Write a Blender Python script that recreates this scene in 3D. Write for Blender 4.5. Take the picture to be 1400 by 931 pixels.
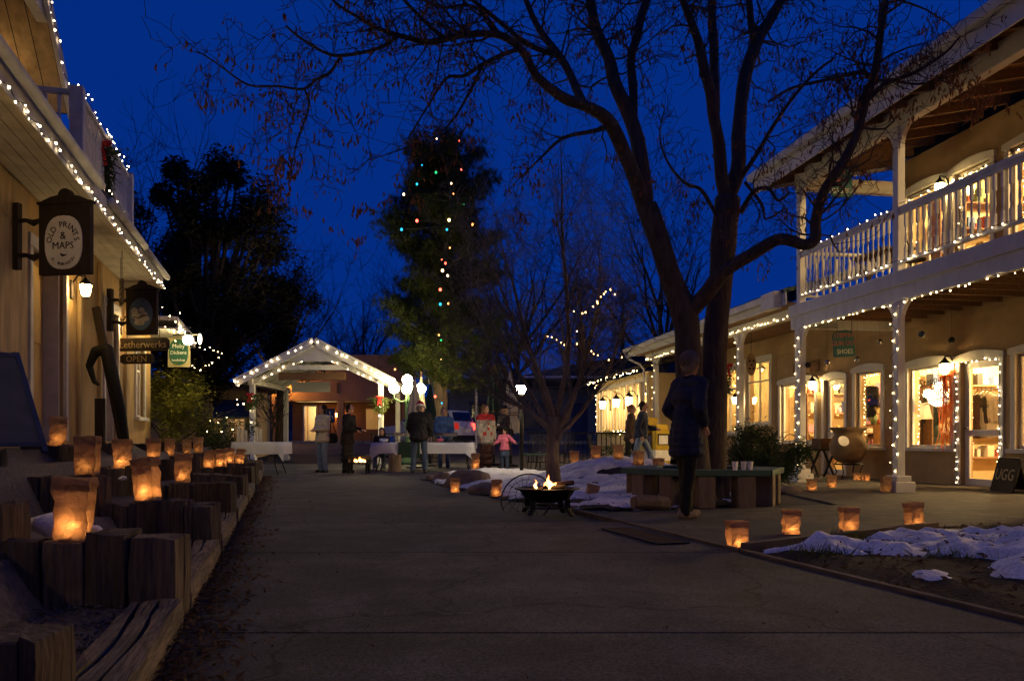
import bpy, bmesh, math, random
import numpy as np
from mathutils import Vector, Matrix, noise as mnoise
for o in list(bpy.data.objects): bpy.data.objects.remove(o)
SC = bpy.context.scene
COL = SC.collection
# ------------------------------------------------------------------ camera, sky, exposure
F = 1089.0; HX = 700.0; HY = 600.0; CH = 0.83
cam = bpy.data.cameras.new('camera'); camo = bpy.data.objects.new('camera', cam); COL.objects.link(camo)
camo.location = (0, 0, CH); camo.rotation_euler = (math.radians(90), 0, 0)
cam.sensor_width = 36.0; cam.lens = 36.0 * F / 1400.0; cam.shift_y = (HY - 465.5) / 1400.0
cam.clip_end = 3000; cam.clip_start = 0.05
SC.camera = camo
W = bpy.data.worlds.new('World'); SC.world = W; W.use_nodes = True
nt = W.node_tree; nt.nodes.clear()
wo = nt.nodes.new('ShaderNodeOutputWorld'); bg = nt.nodes.new('ShaderNodeBackground')
sky = nt.nodes.new('ShaderNodeTexSky'); sky.sky_type = 'NISHITA'; sky.sun_disc = False
sky.sun_elevation = math.radians(-3.0); sky.sun_rotation = math.radians(200)
sky.ozone_density = 6.0; sky.dust_density = 0.2; sky.air_density = 1.0
tint = nt.nodes.new('ShaderNodeMix'); tint.data_type = 'RGBA'; tint.blend_type = 'MIX'
tint.inputs[0].default_value = 0.86
tint.inputs[7].default_value = (0.0008, 0.0290, 0.250, 1)      # the even blue of late dusk
mul = nt.nodes.new('ShaderNodeVectorMath'); mul.operation = 'SCALE'; mul.inputs['Scale'].default_value = 0.10
nt.links.new(sky.outputs[0], mul.inputs[0]); nt.links.new(mul.outputs[0], tint.inputs[6])
nt.links.new(tint.outputs[2], bg.inputs[0]); bg.inputs[1].default_value = 1.0
nt.links.new(bg.outputs[0], wo.inputs[0])
sl = bpy.data.lights.new('sun', 'SUN'); so = bpy.data.objects.new('sun', sl); COL.objects.link(so)
sl.energy = 0.01; sl.angle = math.radians(40); sl.color = (0.75, 0.85, 1.0)   # last light of the western sky
so.rotation_euler = (math.radians(55), 0, math.radians(-20))
vs = SC.view_settings; vs.view_transform = 'Standard'; vs.look = 'None'; vs.gamma = 1; vs.use_curve_mapping = False
vs.exposure = 0.0
SC.cycles.use_light_tree = True
SC.cycles.max_bounces = 6; SC.cycles.transparent_max_bounces = 8
SC.cycles.sample_clamp_indirect = 3.0

# ------------------------------------------------------------------ helpers
R = random.Random(7)
def rad(a): return math.radians(a)
def P(x, y, z): return Vector(((x - HX) / F * z, z, CH + (HY - y) / F * z))     # pixel + distance
def G(x, y, h=0.0):                                                              # pixel on a level
    z = (CH - h) * F / (y - HY); return Vector(((x - HX) / F * z, z, h))
def tag(o, label=None, cat=None, group=None, kind=None):
    if label: o['label'] = label
    if cat: o['category'] = cat
    if group: o['group'] = group
    if kind: o['kind'] = kind
    return o
def thing(name, label, cat, loc=(0, 0, 0), rz=0.0, group=None, kind=None):
    o = bpy.data.objects.new(name, None); COL.objects.link(o); o.empty_display_size = .1
    o.location = loc; o.rotation_euler = (0, 0, rz)
    return tag(o, label, cat, group, kind)
def link(name, me, parent=None, loc=(0, 0, 0), rot=(0, 0, 0), sc=(1, 1, 1)):
    o = bpy.data.objects.new(name, me); COL.objects.link(o)
    o.parent = parent; o.location = loc; o.rotation_euler = rot; o.scale = sc
    return o
def copy_tree(o, parent=None):
    c = o.copy(); COL.objects.link(c); c.parent = parent
    for ch in list(o.children): copy_tree(ch, c)
    return c
class MB:
    def __init__(s): s.v = []; s.f = []; s.m = []
    def add(s, vs, fs, mi=0):
        b = len(s.v); s.v.extend([tuple(p) for p in vs]); s.f.extend([tuple(i + b for i in f) for f in fs]); s.m.extend([mi] * len(fs)); return s
    def box(s, lo, hi, mi=0, M=None):
        x0, y0, z0 = lo; x1, y1, z1 = hi
        vs = [Vector(p) for p in ((x0,y0,z0),(x1,y0,z0),(x1,y1,z0),(x0,y1,z0),(x0,y0,z1),(x1,y0,z1),(x1,y1,z1),(x0,y1,z1))]
        if M is not None: vs = [M @ p for p in vs]
        return s.add(vs, [(0,3,2,1),(4,5,6,7),(0,1,5,4),(1,2,6,5),(2,3,7,6),(3,0,4,7)], mi)
    def beam(s, a, b, w, h, mi=0):
        a = Vector(a); b = Vector(b); d = (b - a); L = d.length; d.normalize()
        up = Vector((0, 0, 1)) if abs(d.z) < .95 else Vector((0, 1, 0))
        x = d.cross(up).normalized(); u = x.cross(d)
        vs = []
        for q in (a, b):
            for i, j in ((-1,-1),(1,-1),(1,1),(-1,1)): vs.append(q + x*(i*w/2) + u*(j*h/2))
        return s.add(vs, [(0,1,2,3),(7,6,5,4),(0,4,5,1),(1,5,6,2),(2,6,7,3),(3,7,4,0)], mi)
    def tube(s, pts, rads, n=6, mi=0, cap=True):
        pts = [Vector(p) for p in pts]
        if not hasattr(rads, '__len__'): rads = [rads] * len(pts)
        x = None; vs = []
        for i, p in enumerate(pts):
            d = (pts[min(i+1, len(pts)-1)] - pts[max(i-1, 0)])
            if d.length < 1e-9: d = Vector((0, 0, 1))
            d.normalize()
            if x is None: x = d.orthogonal().normalized()
            else:
                x = x - d * x.dot(d)
                x = x.normalized() if x.length > 1e-6 else d.orthogonal().normalized()
            y = d.cross(x)
            for k in range(n):
                a = 2 * math.pi * k / n; vs.append(p + (x * math.cos(a) + y * math.sin(a)) * rads[i])
        fs = []
        for i in range(len(pts) - 1):
            for k in range(n):
                a = i*n + k; b = i*n + (k+1) % n; fs.append((a, b, b + n, a + n))
        if cap: fs.append(tuple(range(n))[::-1]); fs.append(tuple(range((len(pts)-1)*n, len(pts)*n)))
        return s.add(vs, fs, mi)
    def lathe(s, prof, n=12, mi=0, M=None, sq=1.0):
        vs = []; fs = []
        for r, z in prof:
            for k in range(n):
                a = 2*math.pi*(k + .5)/n; p = Vector((r*math.cos(a), r*sq*math.sin(a), z)); vs.append(M @ p if M is not None else p)
        for i in range(len(prof)-1):
            for k in range(n):
                a = i*n+k; b = i*n+(k+1) % n; fs.append((a, b, b+n, a+n))
        fs.append(tuple(range(n))[::-1]); fs.append(tuple(range((len(prof)-1)*n, len(prof)*n)))
        return s.add(vs, fs, mi)
    def ball(s, c, r, n=8, m=6, mi=0, M=None):
        if not hasattr(r, '__len__'): r = (r, r, r)
        c = Vector(c); vs = [c + Vector((0, 0, -r[2]))]; fs = []
        for i in range(1, m):
            t = -math.pi/2 + math.pi*i/m
            for k in range(n):
                a = 2*math.pi*k/n; vs.append(c + Vector((r[0]*math.cos(t)*math.cos(a), r[1]*math.cos(t)*math.sin(a), r[2]*math.sin(t))))
        vs.append(c + Vector((0, 0, r[2])))
        for k in range(n): fs.append((0, 1+(k+1) % n, 1+k)); fs.append((len(vs)-1, 1+(m-2)*n+k, 1+(m-2)*n+(k+1) % n))
        for i in range(m-2):
            for k in range(n):
                a = 1+i*n+k; b = 1+i*n+(k+1) % n; fs.append((a, b, b+n, a+n))
        if M is not None: vs = [M @ p for p in vs]
        return s.add(vs, fs, mi)
    def prism(s, poly, z0, z1, mi=0, M=None):
        n = len(poly); vs = [Vector((p[0], p[1], z0)) for p in poly] + [Vector((p[0], p[1], z1)) for p in poly]
        if M is not None: vs = [M @ p for p in vs]
        return s.add(vs, [tuple(range(n))[::-1], tuple(range(n, 2*n))] + [(k, (k+1) % n, (k+1) % n + n, k+n) for k in range(n)], mi)
    def mesh(s, name, mat, smooth=False):
        me = bpy.data.meshes.new(name); me.from_pydata(s.v, [], s.f)
        for m in (mat if isinstance(mat, (list, tuple)) else [mat]): me.materials.append(m)
        if any(s.m): me.polygons.foreach_set('material_index', s.m)
        if smooth: me.polygons.foreach_set('use_smooth', [True]*len(me.polygons))
        me.update(); return me
    def build(s, name, mat, parent=None, smooth=False, bevel=0, kind=None, label=None, cat=None, group=None, loc=(0,0,0), rot=(0,0,0)):
        o = link(name, s.mesh(name, mat, smooth), parent, loc, rot)
        if bevel: bev(o, bevel)
        return tag(o, label, cat, group, kind)
def bev(o, w, seg=2):
    m = o.modifiers.new('b', 'BEVEL'); m.width = w; m.segments = seg; m.limit_method = 'ANGLE'; m.angle_limit = rad(40); return o
def frame(o, d):     # matrix whose z is d
    d = Vector(d).normalized(); x = d.orthogonal().normalized(); y = d.cross(x)
    return Matrix(((x.x, y.x, d.x, o[0]), (x.y, y.y, d.y, o[1]), (x.z, y.z, d.z, o[2]), (0, 0, 0, 1)))
def evalmesh(ob):
    dg = bpy.context.evaluated_depsgraph_get(); me = bpy.data.meshes.new_from_object(ob.evaluated_get(dg)); return me
def blob(name, parts, voxel=.012, smooth=3):
    """one continuous skin round capsules (p0,r0,p1,r1) and ellipsoids (c,(rx,ry,rz))"""
    mb = MB()
    for q in parts:
        if len(q) == 4:
            a, ra, b, rb = Vector(q[0]), q[1], Vector(q[2]), q[3]; d = (b - a); L = max(d.length, 1e-4); M = frame(a, d if d.length > 1e-4 else (0,0,1))
            prof = [(ra*math.cos(t), ra*math.sin(t)) for t in (-1.5, -1.0, -.5, 0)] + [(rb*math.cos(t), L + rb*math.sin(t)) for t in (0, .5, 1.0, 1.5)]
            mb.lathe(prof, 10, 0, M)
        else: mb.ball(q[0], q[1], 12, 8)
    o = link(name, mb.mesh(name, []))
    m = o.modifiers.new('r', 'REMESH'); m.mode = 'VOXEL'; m.voxel_size = voxel; m.use_smooth_shade = True
    m = o.modifiers.new('s', 'SMOOTH'); m.iterations = smooth; m.factor = .5
    me = evalmesh(o); bpy.data.objects.remove(o); me.name = name
    return me

# ------------------------------------------------------------------ materials
def new_mat(name):
    m = bpy.data.materials.new(name); m.use_nodes = True; n = m.node_tree; n.nodes.clear()
    return m, n, n.nodes.new('ShaderNodeOutputMaterial')
def MAT(name, col, rough=.75, var=.25, scale=5., bump=.25, bscale=45., metal=0., stretch=(1,1,1), rnd=.12, col2=None, spec=.3, dist=.01, speck=0., sscale=220., crack=0.):
    m, n, out = new_mat(name); L = n.links.new
    b = n.nodes.new('ShaderNodeBsdfPrincipled'); b.inputs['Roughness'].default_value = rough; b.inputs['Metallic'].default_value = metal
    b.inputs['Specular IOR Level'].default_value = spec
    tc = n.nodes.new('ShaderNodeTexCoord'); mp = n.nodes.new('ShaderNodeMapping'); mp.inputs['Scale'].default_value = stretch
    L(tc.outputs['Object'], mp.inputs[0])
    oi = n.nodes.new('ShaderNodeObjectInfo')
    ad = n.nodes.new('ShaderNodeVectorMath'); ad.operation = 'ADD'; L(mp.outputs[0], ad.inputs[0])
    sc = n.nodes.new('ShaderNodeMath'); sc.operation = 'MULTIPLY'; sc.inputs[1].default_value = 37.; L(oi.outputs['Random'], sc.inputs[0]); L(sc.outputs[0], ad.inputs[1])
    nz = n.nodes.new('ShaderNodeTexNoise'); nz.inputs['Scale'].default_value = scale; nz.inputs['Detail'].default_value = 6; nz.inputs['Roughness'].default_value = .62
    L(ad.outputs[0], nz.inputs['Vector'])
    rp = n.nodes.new('ShaderNodeValToRGB'); rp.color_ramp.elements[0].position = .3; rp.color_ramp.elements[1].position = .72
    c2 = col2 or [min(1, c*(1+var)) for c in col]
    rp.color_ramp.elements[0].color = (*[c*(1-var) for c in col], 1); rp.color_ramp.elements[1].color = (*c2, 1)
    L(nz.outputs['Fac'], rp.inputs[0])
    mr = n.nodes.new('ShaderNodeMapRange'); mr.inputs[3].default_value = 1-rnd; mr.inputs[4].default_value = 1+rnd; L(oi.outputs['Random'], mr.inputs[0])
    mx = n.nodes.new('ShaderNodeVectorMath'); mx.operation = 'SCALE'; L(rp.outputs[0], mx.inputs[0]); L(mr.outputs[0], mx.inputs['Scale'])
    last = mx.outputs[0]
    if speck:
        n3 = n.nodes.new('ShaderNodeTexNoise'); n3.inputs['Scale'].default_value = sscale; n3.inputs['Detail'].default_value = 2; L(ad.outputs[0], n3.inputs['Vector'])
        m3 = n.nodes.new('ShaderNodeMapRange'); m3.inputs[1].default_value = .3; m3.inputs[2].default_value = .7; m3.inputs[3].default_value = 1-speck; m3.inputs[4].default_value = 1+speck; L(n3.outputs['Fac'], m3.inputs[0])
        s3 = n.nodes.new('ShaderNodeVectorMath'); s3.operation = 'SCALE'; L(last, s3.inputs[0]); L(m3.outputs[0], s3.inputs['Scale']); last = s3.outputs[0]
    if crack:
        dn = n.nodes.new('ShaderNodeTexNoise'); dn.inputs['Scale'].default_value = 1.6; dn.inputs['Detail'].default_value = 5; L(tc.outputs['Object'], dn.inputs['Vector'])
        dv = n.nodes.new('ShaderNodeVectorMath'); dv.operation = 'MULTIPLY_ADD'; dv.inputs[1].default_value = (.9, .9, .9); L(dn.outputs['Color'], dv.inputs[0]); L(tc.outputs['Object'], dv.inputs[2])
        vo = n.nodes.new('ShaderNodeTexVoronoi'); vo.feature = 'DISTANCE_TO_EDGE'; vo.inputs['Scale'].default_value = .42; L(dv.outputs[0], vo.inputs['Vector'])
        mk = n.nodes.new('ShaderNodeMapRange'); mk.inputs[1].default_value = .002; mk.inputs[2].default_value = .009; mk.inputs[3].default_value = 1-crack; mk.inputs[4].default_value = 1.; L(vo.outputs['Distance'], mk.inputs[0])
        n4 = n.nodes.new('ShaderNodeTexNoise'); n4.inputs['Scale'].default_value = .35; n4.inputs['Detail'].default_value = 3; L(tc.outputs['Object'], n4.inputs['Vector'])
        m4 = n.nodes.new('ShaderNodeMapRange'); m4.inputs[1].default_value = .4; m4.inputs[2].default_value = .62; m4.inputs[3].default_value = .72; m4.inputs[4].default_value = 1.15; L(n4.outputs['Fac'], m4.inputs[0])
        mm = n.nodes.new('ShaderNodeMath'); mm.operation = 'MULTIPLY'; L(mk.outputs[0], mm.inputs[0]); L(m4.outputs[0], mm.inputs[1])
        s4 = n.nodes.new('ShaderNodeVectorMath'); s4.operation = 'SCALE'; L(last, s4.inputs[0]); L(mm.outputs[0], s4.inputs['Scale']); last = s4.outputs[0]
    L(last, b.inputs['Base Color'])
    if bump:
        n2 = n.nodes.new('ShaderNodeTexNoise'); n2.inputs['Scale'].default_value = bscale; n2.inputs['Detail'].default_value = 5; L(ad.outputs[0], n2.inputs['Vector'])
        bp = n.nodes.new('ShaderNodeBump'); bp.inputs['Strength'].default_value = bump; bp.inputs['Distance'].default_value = dist; L(n2.outputs['Fac'], bp.inputs['Height']); L(bp.outputs[0], b.inputs['Normal'])
    L(b.outputs[0], out.inputs[0]); return m
def EMIT(name, col, s):
    m, n, out = new_mat(name); e = n.nodes.new('ShaderNodeEmission'); e.inputs[0].default_value = (*col, 1); e.inputs[1].default_value = s
    n.links.new(e.outputs[0], out.inputs[0]); return m
def GLASS(name, refl=1.0, tintc=(.96, .97, .96)):
    m, n, out = new_mat(name); L = n.links.new
    t = n.nodes.new('ShaderNodeBsdfTransparent'); t.inputs[0].default_value = (*tintc, 1); g = n.nodes.new('ShaderNodeBsdfGlossy'); g.inputs['Roughness'].default_value = .02
    fr = n.nodes.new('ShaderNodeLayerWeight'); fr.inputs[0].default_value = .5; pw = n.nodes.new('ShaderNodeMath'); pw.operation = 'POWER'; pw.inputs[1].default_value = 5.; mu = n.nodes.new('ShaderNodeMath'); mu.operation = 'MULTIPLY_ADD'; mu.inputs[1].default_value = .96*refl; mu.inputs[2].default_value = .05*refl
    L(fr.outputs['Facing'], pw.inputs[0]); L(pw.outputs[0], mu.inputs[0]); mx = n.nodes.new('ShaderNodeMixShader'); L(mu.outputs[0], mx.inputs[0]); L(t.outputs[0], mx.inputs[1]); L(g.outputs[0], mx.inputs[2]); L(mx.outputs[0], out.inputs[0]); return m
def THIN(name, col, trans=.45, rough=.8, bscale=30, bump=.5, dist=.01, var=.15):
    m, n, out = new_mat(name); L = n.links.new
    tc = n.nodes.new('ShaderNodeTexCoord'); nz = n.nodes.new('ShaderNodeTexNoise'); nz.inputs['Scale'].default_value = bscale; nz.inputs['Detail'].default_value = 4; L(tc.outputs['Object'], nz.inputs['Vector'])
    rp = n.nodes.new('ShaderNodeValToRGB'); rp.color_ramp.elements[0].color = (*[c*(1-var) for c in col], 1); rp.color_ramp.elements[1].color = (*[min(1, c*(1+var)) for c in col], 1); L(nz.outputs['Fac'], rp.inputs[0])
    bp = n.nodes.new('ShaderNodeBump'); bp.inputs['Strength'].default_value = bump; bp.inputs['Distance'].default_value = dist; L(nz.outputs['Fac'], bp.inputs['Height'])
    d = n.nodes.new('ShaderNodeBsdfDiffuse'); t = n.nodes.new('ShaderNodeBsdfTranslucent')
    for q in (d, t): L(rp.outputs[0], q.inputs['Color']); L(bp.outputs[0], q.inputs['Normal'])
    mx = n.nodes.new('ShaderNodeMixShader'); mx.inputs[0].default_value = trans; L(d.outputs[0], mx.inputs[1]); L(t.outputs[0], mx.inputs[2]); L(mx.outputs[0], out.inputs[0]); return m
m_asphalt = MAT('asphalt', (.061, .058, .059), .85, .42, 2.6, .8, 160, dist=.008, rnd=.08, speck=.6, sscale=75, crack=.6)
m_ground = MAT('ground', (.045, .042, .040), .9, .4, 1.2, .6, 60)
m_gravelpave = MAT('gravel_paving', (.070, .060, .051), .9, .5, 5, .9, 90, rnd=.04, dist=.015, speck=.7, sscale=60)
m_soil = MAT('soil', (.036, .026, .018), .95, .5, 9, 1., 40, dist=.03)
m_gravel = MAT('gravel', (.12, .10, .085), .9, .5, 30, .8, 60)
m_timber = MAT('timber', (.095, .072, .054), .88, .55, 2.0, 1., 9, stretch=(4.5, 4.5, .45), rnd=.3, dist=.03, speck=.3, sscale=11)
m_tie = MAT('timber_lying', (.13, .10, .076), .88, .55, 3.2, .9, 8, stretch=(7, .6, 7), rnd=.2, dist=.035, speck=.35, sscale=14)
m_edge = MAT('edging_wood', (.10, .075, .055), .88, .4, 4, .6, 20)
m_stucco = MAT('stucco_tan', (.42, .29, .15), .9, .32, .9, .5, 70, dist=.012)
m_stuccoL = MAT('stucco_ochre', (.46, .30, .12), .9, .35, 1.6, .5, 50, stretch=(1, 1, .5), dist=.012)
m_peel = MAT('peeling_paint', (.42, .30, .16), .9, .35, 3, .6, 30, stretch=(3, 3, .5))
m_adobe = MAT('stucco_orange', (.52, .25, .11), .9, .15, 2.0, .4, 60)
m_white = MAT('white_paint', (.62, .60, .56), .6, .12, 5, .15, 40, stretch=(1, 1, .4), rnd=.05)
m_whiteL = MAT('white_paint_old', (.60, .57, .52), .65, .2, 4, .25, 40, rnd=.05)
m_brownwood = MAT('brown_wood', (.16, .085, .04), .75, .35, 4, .4, 12, stretch=(1, 6, 6))
m_darkwood = MAT('dark_wood', (.032, .021, .014), .75, .35, 5, .4, 14, stretch=(5, 5, 1))
m_greenroof = MAT('green_metal_roof', (.035, .075, .060), .45, .2, 2, .1, 20, metal=.2)
m_roof = MAT('brown_roof', (.06, .05, .045), .9, .3, 8, .4, 40)
m_snow = MAT('snow', (.70, .69, .67), .75, .22, 4, .5, 30, rnd=.02, dist=.03, speck=.22, sscale=40)
m_concrete = MAT('concrete', (.26, .24, .21), .85, .25, 5, .5, 50)
m_rock = MAT('rock', (.17, .13, .10), .9, .4, 4, .9, 16, dist=.03)
m_bark = MAT('bark', (.075, .055, .042), .95, .5, 3, 1., 9, stretch=(5, 5, .9), dist=.03)
m_twig = MAT('twig', (.060, .045, .036), .9, .3, 6, .3, 30)
m_barkp = MAT('pale_bark', (.16, .12, .085), .9, .4, 4, .8, 14, stretch=(4, 4, 1), dist=.02)
m_greytwig = MAT('grey_twig', (.125, .110, .090), .9, .3, 6, .3, 30)
m_pod = THIN('dry_leaf', (.20, .085, .035), .3)
m_litter = THIN('leaf_litter', (.115, .070, .036), .2)
m_leafdark = THIN('dark_leaf', (.050, .046, .028), .35)
m_leafbush = THIN('bush_leaf', (.20, .20, .035), .4)
m_needle = THIN('needle', (.075, .095, .030), .25)
m_juniper = THIN('juniper', (.045, .065, .030), .2)
m_greenbench = MAT('green_paint', (.040, .085, .062), .6, .2, 6, .3, 30, stretch=(.6, 4, 4))
m_block = MAT('split_wood', (.15, .11, .078), .9, .3, 4, .6, 12, stretch=(4, 4, .8))
m_iron = MAT('black_iron', (.018, .017, .016), .5, .3, 8, .2, 60, metal=.6)
m_green_iron = MAT('green_iron', (.10, .20, .09), .5, .2, 8, .1, 40)
m_paper = THIN('bag_paper', (.50, .33, .19), .5, bscale=22, bump=.9, dist=.02, var=.2)
m_sand = MAT('sand', (.30, .24, .16), .95)
m_wax = THIN('wax', (.8, .75, .6), .5)
m_cloth = MAT('tablecloth', (.62, .62, .66), .9, .06, 5, .2, 30)
m_glass = GLASS('window_glass')
m_carglass = MAT('car_glass', (.008, .009, .012), .08, .1, 2, 0, spec=.6)
m_carpaint = MAT('car_white', (.55, .56, .58), .25, .04, 2, 0, spec=.5)
m_tyre = MAT('tyre', (.015, .015, .015), .8)
m_chrome = MAT('steel', (.5, .5, .5), .25, .1, 5, 0, metal=1.)
m_cream = MAT('cream_wall', (.68, .53, .28), .85, .08, 2, .1, 30)
m_floorw = MAT('wood_floor', (.22, .12, .05), .5, .3, 3, .1, 20, stretch=(1, 8, 1))
m_beige = MAT('beige_canvas', (.42, .36, .26), .9, .1, 5, .3, 60)
m_dkgreen = MAT('green_canvas', (.016, .035, .026), .9, .2, 5, .3, 60)
m_yellow = MAT('yellow_plastic', (.62, .40, .02), .45, .1, 4, .1, 30)
m_red = MAT('red_velvet', (.42, .02, .02), .8, .2, 8, .2, 40)
m_blue = MAT('blue_paint', (.018, .032, .11), .6, .2, 5, .2, 40)
m_board = MAT('sign_white', (.80, .76, .68), .7, .15, 6, .2, 40)
m_ink = MAT('ink', (.012, .011, .010), .7, .1, 5, 0)
m_teal = MAT('teal_paint', (.03, .13, .14), .6, .2, 5, .2, 40)
m_signgreen = MAT('sign_green', (.03, .11, .07), .6, .2, 5, .2, 40)
m_gilt = MAT('gilt', (.42, .34, .20), .6, .1, 5, 0)
m_pink = MAT('sign_pink', (.55, .14, .16), .6, .1, 5, 0)
m_clay = MAT('clay', (.20, .13, .07), .8, .35, 4, .4, 18)
m_skin = MAT('skin', (.42, .24, .16), .6, .08, 10, 0, rnd=.05)
m_bulb = EMIT('warm_bulb', (1., .68, .28), 36.)
m_bulbw = EMIT('white_bulb', (1., .75, .42), 36.)
m_lamp = EMIT('lamp_glass', (1., .66, .24), 85.)
m_globe = EMIT('globe_glass', (1., .80, .38), 100.)
m_flood = EMIT('flood_glass', (1., .78, .36), 200.)
m_ceil = EMIT('ceiling_lamp', (1., .70, .34), 8.)
BC = [EMIT('bulb_'+n, c, s) for n, c, s in (('red', (1, .09, .05), 8.), ('orange', (1, .30, .07), 8.), ('green', (.02, .55, .14), 3.), ('blue', (.02, .34, .55), 3.), ('cream', (1, .60, .26), 9.))]

def point(name, parent, loc, power, col=(1, .62, .28), r=.02):
    l = bpy.data.lights.new(name, 'POINT'); l.energy = power; l.color = col; l.shadow_soft_size = r
    o = bpy.data.objects.new(name, l); COL.objects.link(o); o.parent = parent; o.location = loc; return o

# ------------------------------------------------------------------ the setting: ground, road, paths
def terrain(x, z):
    t = min(1., max(0., (z - 27) / 20.)); return .72*t*t*(3-2*t) + max(0, z - 47)*.012
def LX(L, z): return L - .287*z            # the left-hand direction (path, terraces, left building)
xs = [-400, -200, -100, -60, -40, -30, -24, -18, -14, -10, -7, -4, -2, 0, 2, 4, 6, 8, 10, 14, 18, 24, 30, 40, 60, 100, 200, 400]
zs = [-30, -10, -4, 0, 3, 6, 9, 12, 15, 18, 21, 24] + list(range(26, 52, 2)) + [56, 64, 80, 110, 160, 240, 400]
mb = MB(); vv = [(x, z, terrain(x, z) - .02) for z in zs for x in xs]; n = len(xs)
mb.add(vv, [(j*n+i, j*n+i+1, (j+1)*n+i+1, (j+1)*n+i) for j in range(len(zs)-1) for i in range(n-1)])
mb.build('ground', m_ground, kind='structure', smooth=True)
path = thing('path', None, None, kind='structure')
joint = [-2.5, .9, 3.37, 5.77, 7.87, 11.6, 16.2, 21., 26.]
for a, b in zip(joint[:-1], joint[1:]):
    g = .007; m2 = MB(); sl_ = []
    def er(z): return 3.30 if z < 9 else (2.75 if z < 17 else 6.0)
    def el(z): return -.43 if z < 17.6 else -3.0
    N = 6; zz = [a+g + (b-a-2*g)*k/N for k in range(N+1)]
    poly = [(LX(el(z), z), z) for z in zz] + [(LX(er((a+b)/2), z), z) for z in zz[::-1]]
    m2.prism(poly[::-1], -.1, .012); m2.build('paving_slab', m_asphalt, path, bevel=.004)
# plaza paving in front of the right-hand shops
mb = MB(); mb.prism([(LX(3.42, 8.9)+.02, 8.9), (3.9, 7.5), (8.6, 8.2), (9.6, 4.0), (9.9, 2), (11, 2), (6.0, 27), (3.2, 27), (3.6, 21), (4.3, 15), (4.1, 10)], -.1, .006)
mb.build('plaza_paving', m_gravelpave, kind='structure')
# asphalt strip running across behind the planter bed
mb = MB(); mb.prism([(LX(3.36, 6.0), 6.05), (3.9, 7.48), (LX(3.42, 8.9)+.0, 8.88), (LX(3.34, 8.9), 8.9)], -.1, .009); mb.build('side_path', m_asphalt, kind='structure')
# the street crossing behind the pavilion
mb = MB(); v2 = []
for z in (33, 35, 37, 39, 41): v2 += [(x, z, terrain(x, z) + .004) for x in (-60, -20, 0, 20, 60)]
mb.add(v2, [(j*5+i, j*5+i+1, (j+1)*5+i+1, (j+1)*5+i) for j in range(4) for i in range(4)]); mb.build('street', m_asphalt, kind='structure')
mb = MB()
for i in range(24):
    x0 = -14 + i*.9; mb.beam((x0, 41.2, terrain(0, 41.2)+.05), (x0+.88, 41.2, terrain(0, 41.2)+.05), .18, .2)
mb.build('kerb', m_concrete, kind='structure', bevel=.02)
# edging boards of the path and of the planter bed
edg = thing('path_edging', None, None, kind='structure')
for a, b in ((1.2, 3.4), (3.42, 5.78), (5.8, 7.9), (7.92, 9.6)):
    mb = MB(); mb.beam((LX(3.335, a), a, .0), (LX(3.335, b), b, .0), .05, .06); mb.build('edging_board', m_edge, edg, bevel=.006)
mb = MB(); mb.beam((1.72, 5.92, .02), (3.95, 7.42, .02), .06, .08); mb.build('edging_board', m_edge, edg, bevel=.008)
# hills behind
mb = MB(); hv = []; N = 60
for i in range(N+1):
    x = -420 + 840*i/N; h = 26 + 34*max(0, math.sin((x+60)/170)) + 9*mnoise.noise((x*.012, 3, 0))
    hv += [(x, 380, 0), (x, 480, h)]
mb.add(hv, [(2*i, 2*i+2, 2*i+3, 2*i+1) for i in range(N)]); mb.build('hills', MAT('hill_wood', (.02, .024, .02), .95, .5, .05, 0), kind='structure', smooth=True)

# ------------------------------------------------------------------ string lights, lamps, wreaths
SG = 'white fairy light strings'
def resample(pts, d, jit=0, rng=R):
    pts = [Vector(p) for p in pts]; out = []; acc = 0.
    for a, b in zip(pts[:-1], pts[1:]):
        L = (b - a).length
        while acc < L:
            q = a.lerp(b, acc/L) if L > 0 else a.copy(); out.append(q + Vector((rng.uniform(-1, 1), rng.uniform(-1, 1), rng.uniform(-1, 1)))*jit); acc += d*rng.uniform(.55, 1.5)
        acc -= L
    return out
def fairy(label, pts, d=.16, jit=.015, r=.014, mat=None, parent=None, sag=0, explicit=None):
    t = thing('string_lights', label, 'string lights', group=SG)
    if parent is not None: t.matrix_world = parent_mats[parent.name]
    q = explicit or resample(pts, d, jit)
    if sag: q = [p - Vector((0, 0, sag*abs(math.sin(i*1.9)))) for i, p in enumerate(q)]
    w = MB(); w.tube([p + Vector((0, 0, r*.8)) for p in q], .0045, 3, cap=False); w.build('wire', m_iron, t)
    b = MB()
    for p in q:
        if R.random() < .07: continue
        rr = r*.52*R.choice((.7, .9, 1., 1., 1.15, 1.3)); b.ball(p, (rr, rr, rr*1.2), 6, 4)
    b.build('bulbs', mat or m_bulb, t, smooth=True, kind='stuff'); return t
parent_mats = {}
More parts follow.
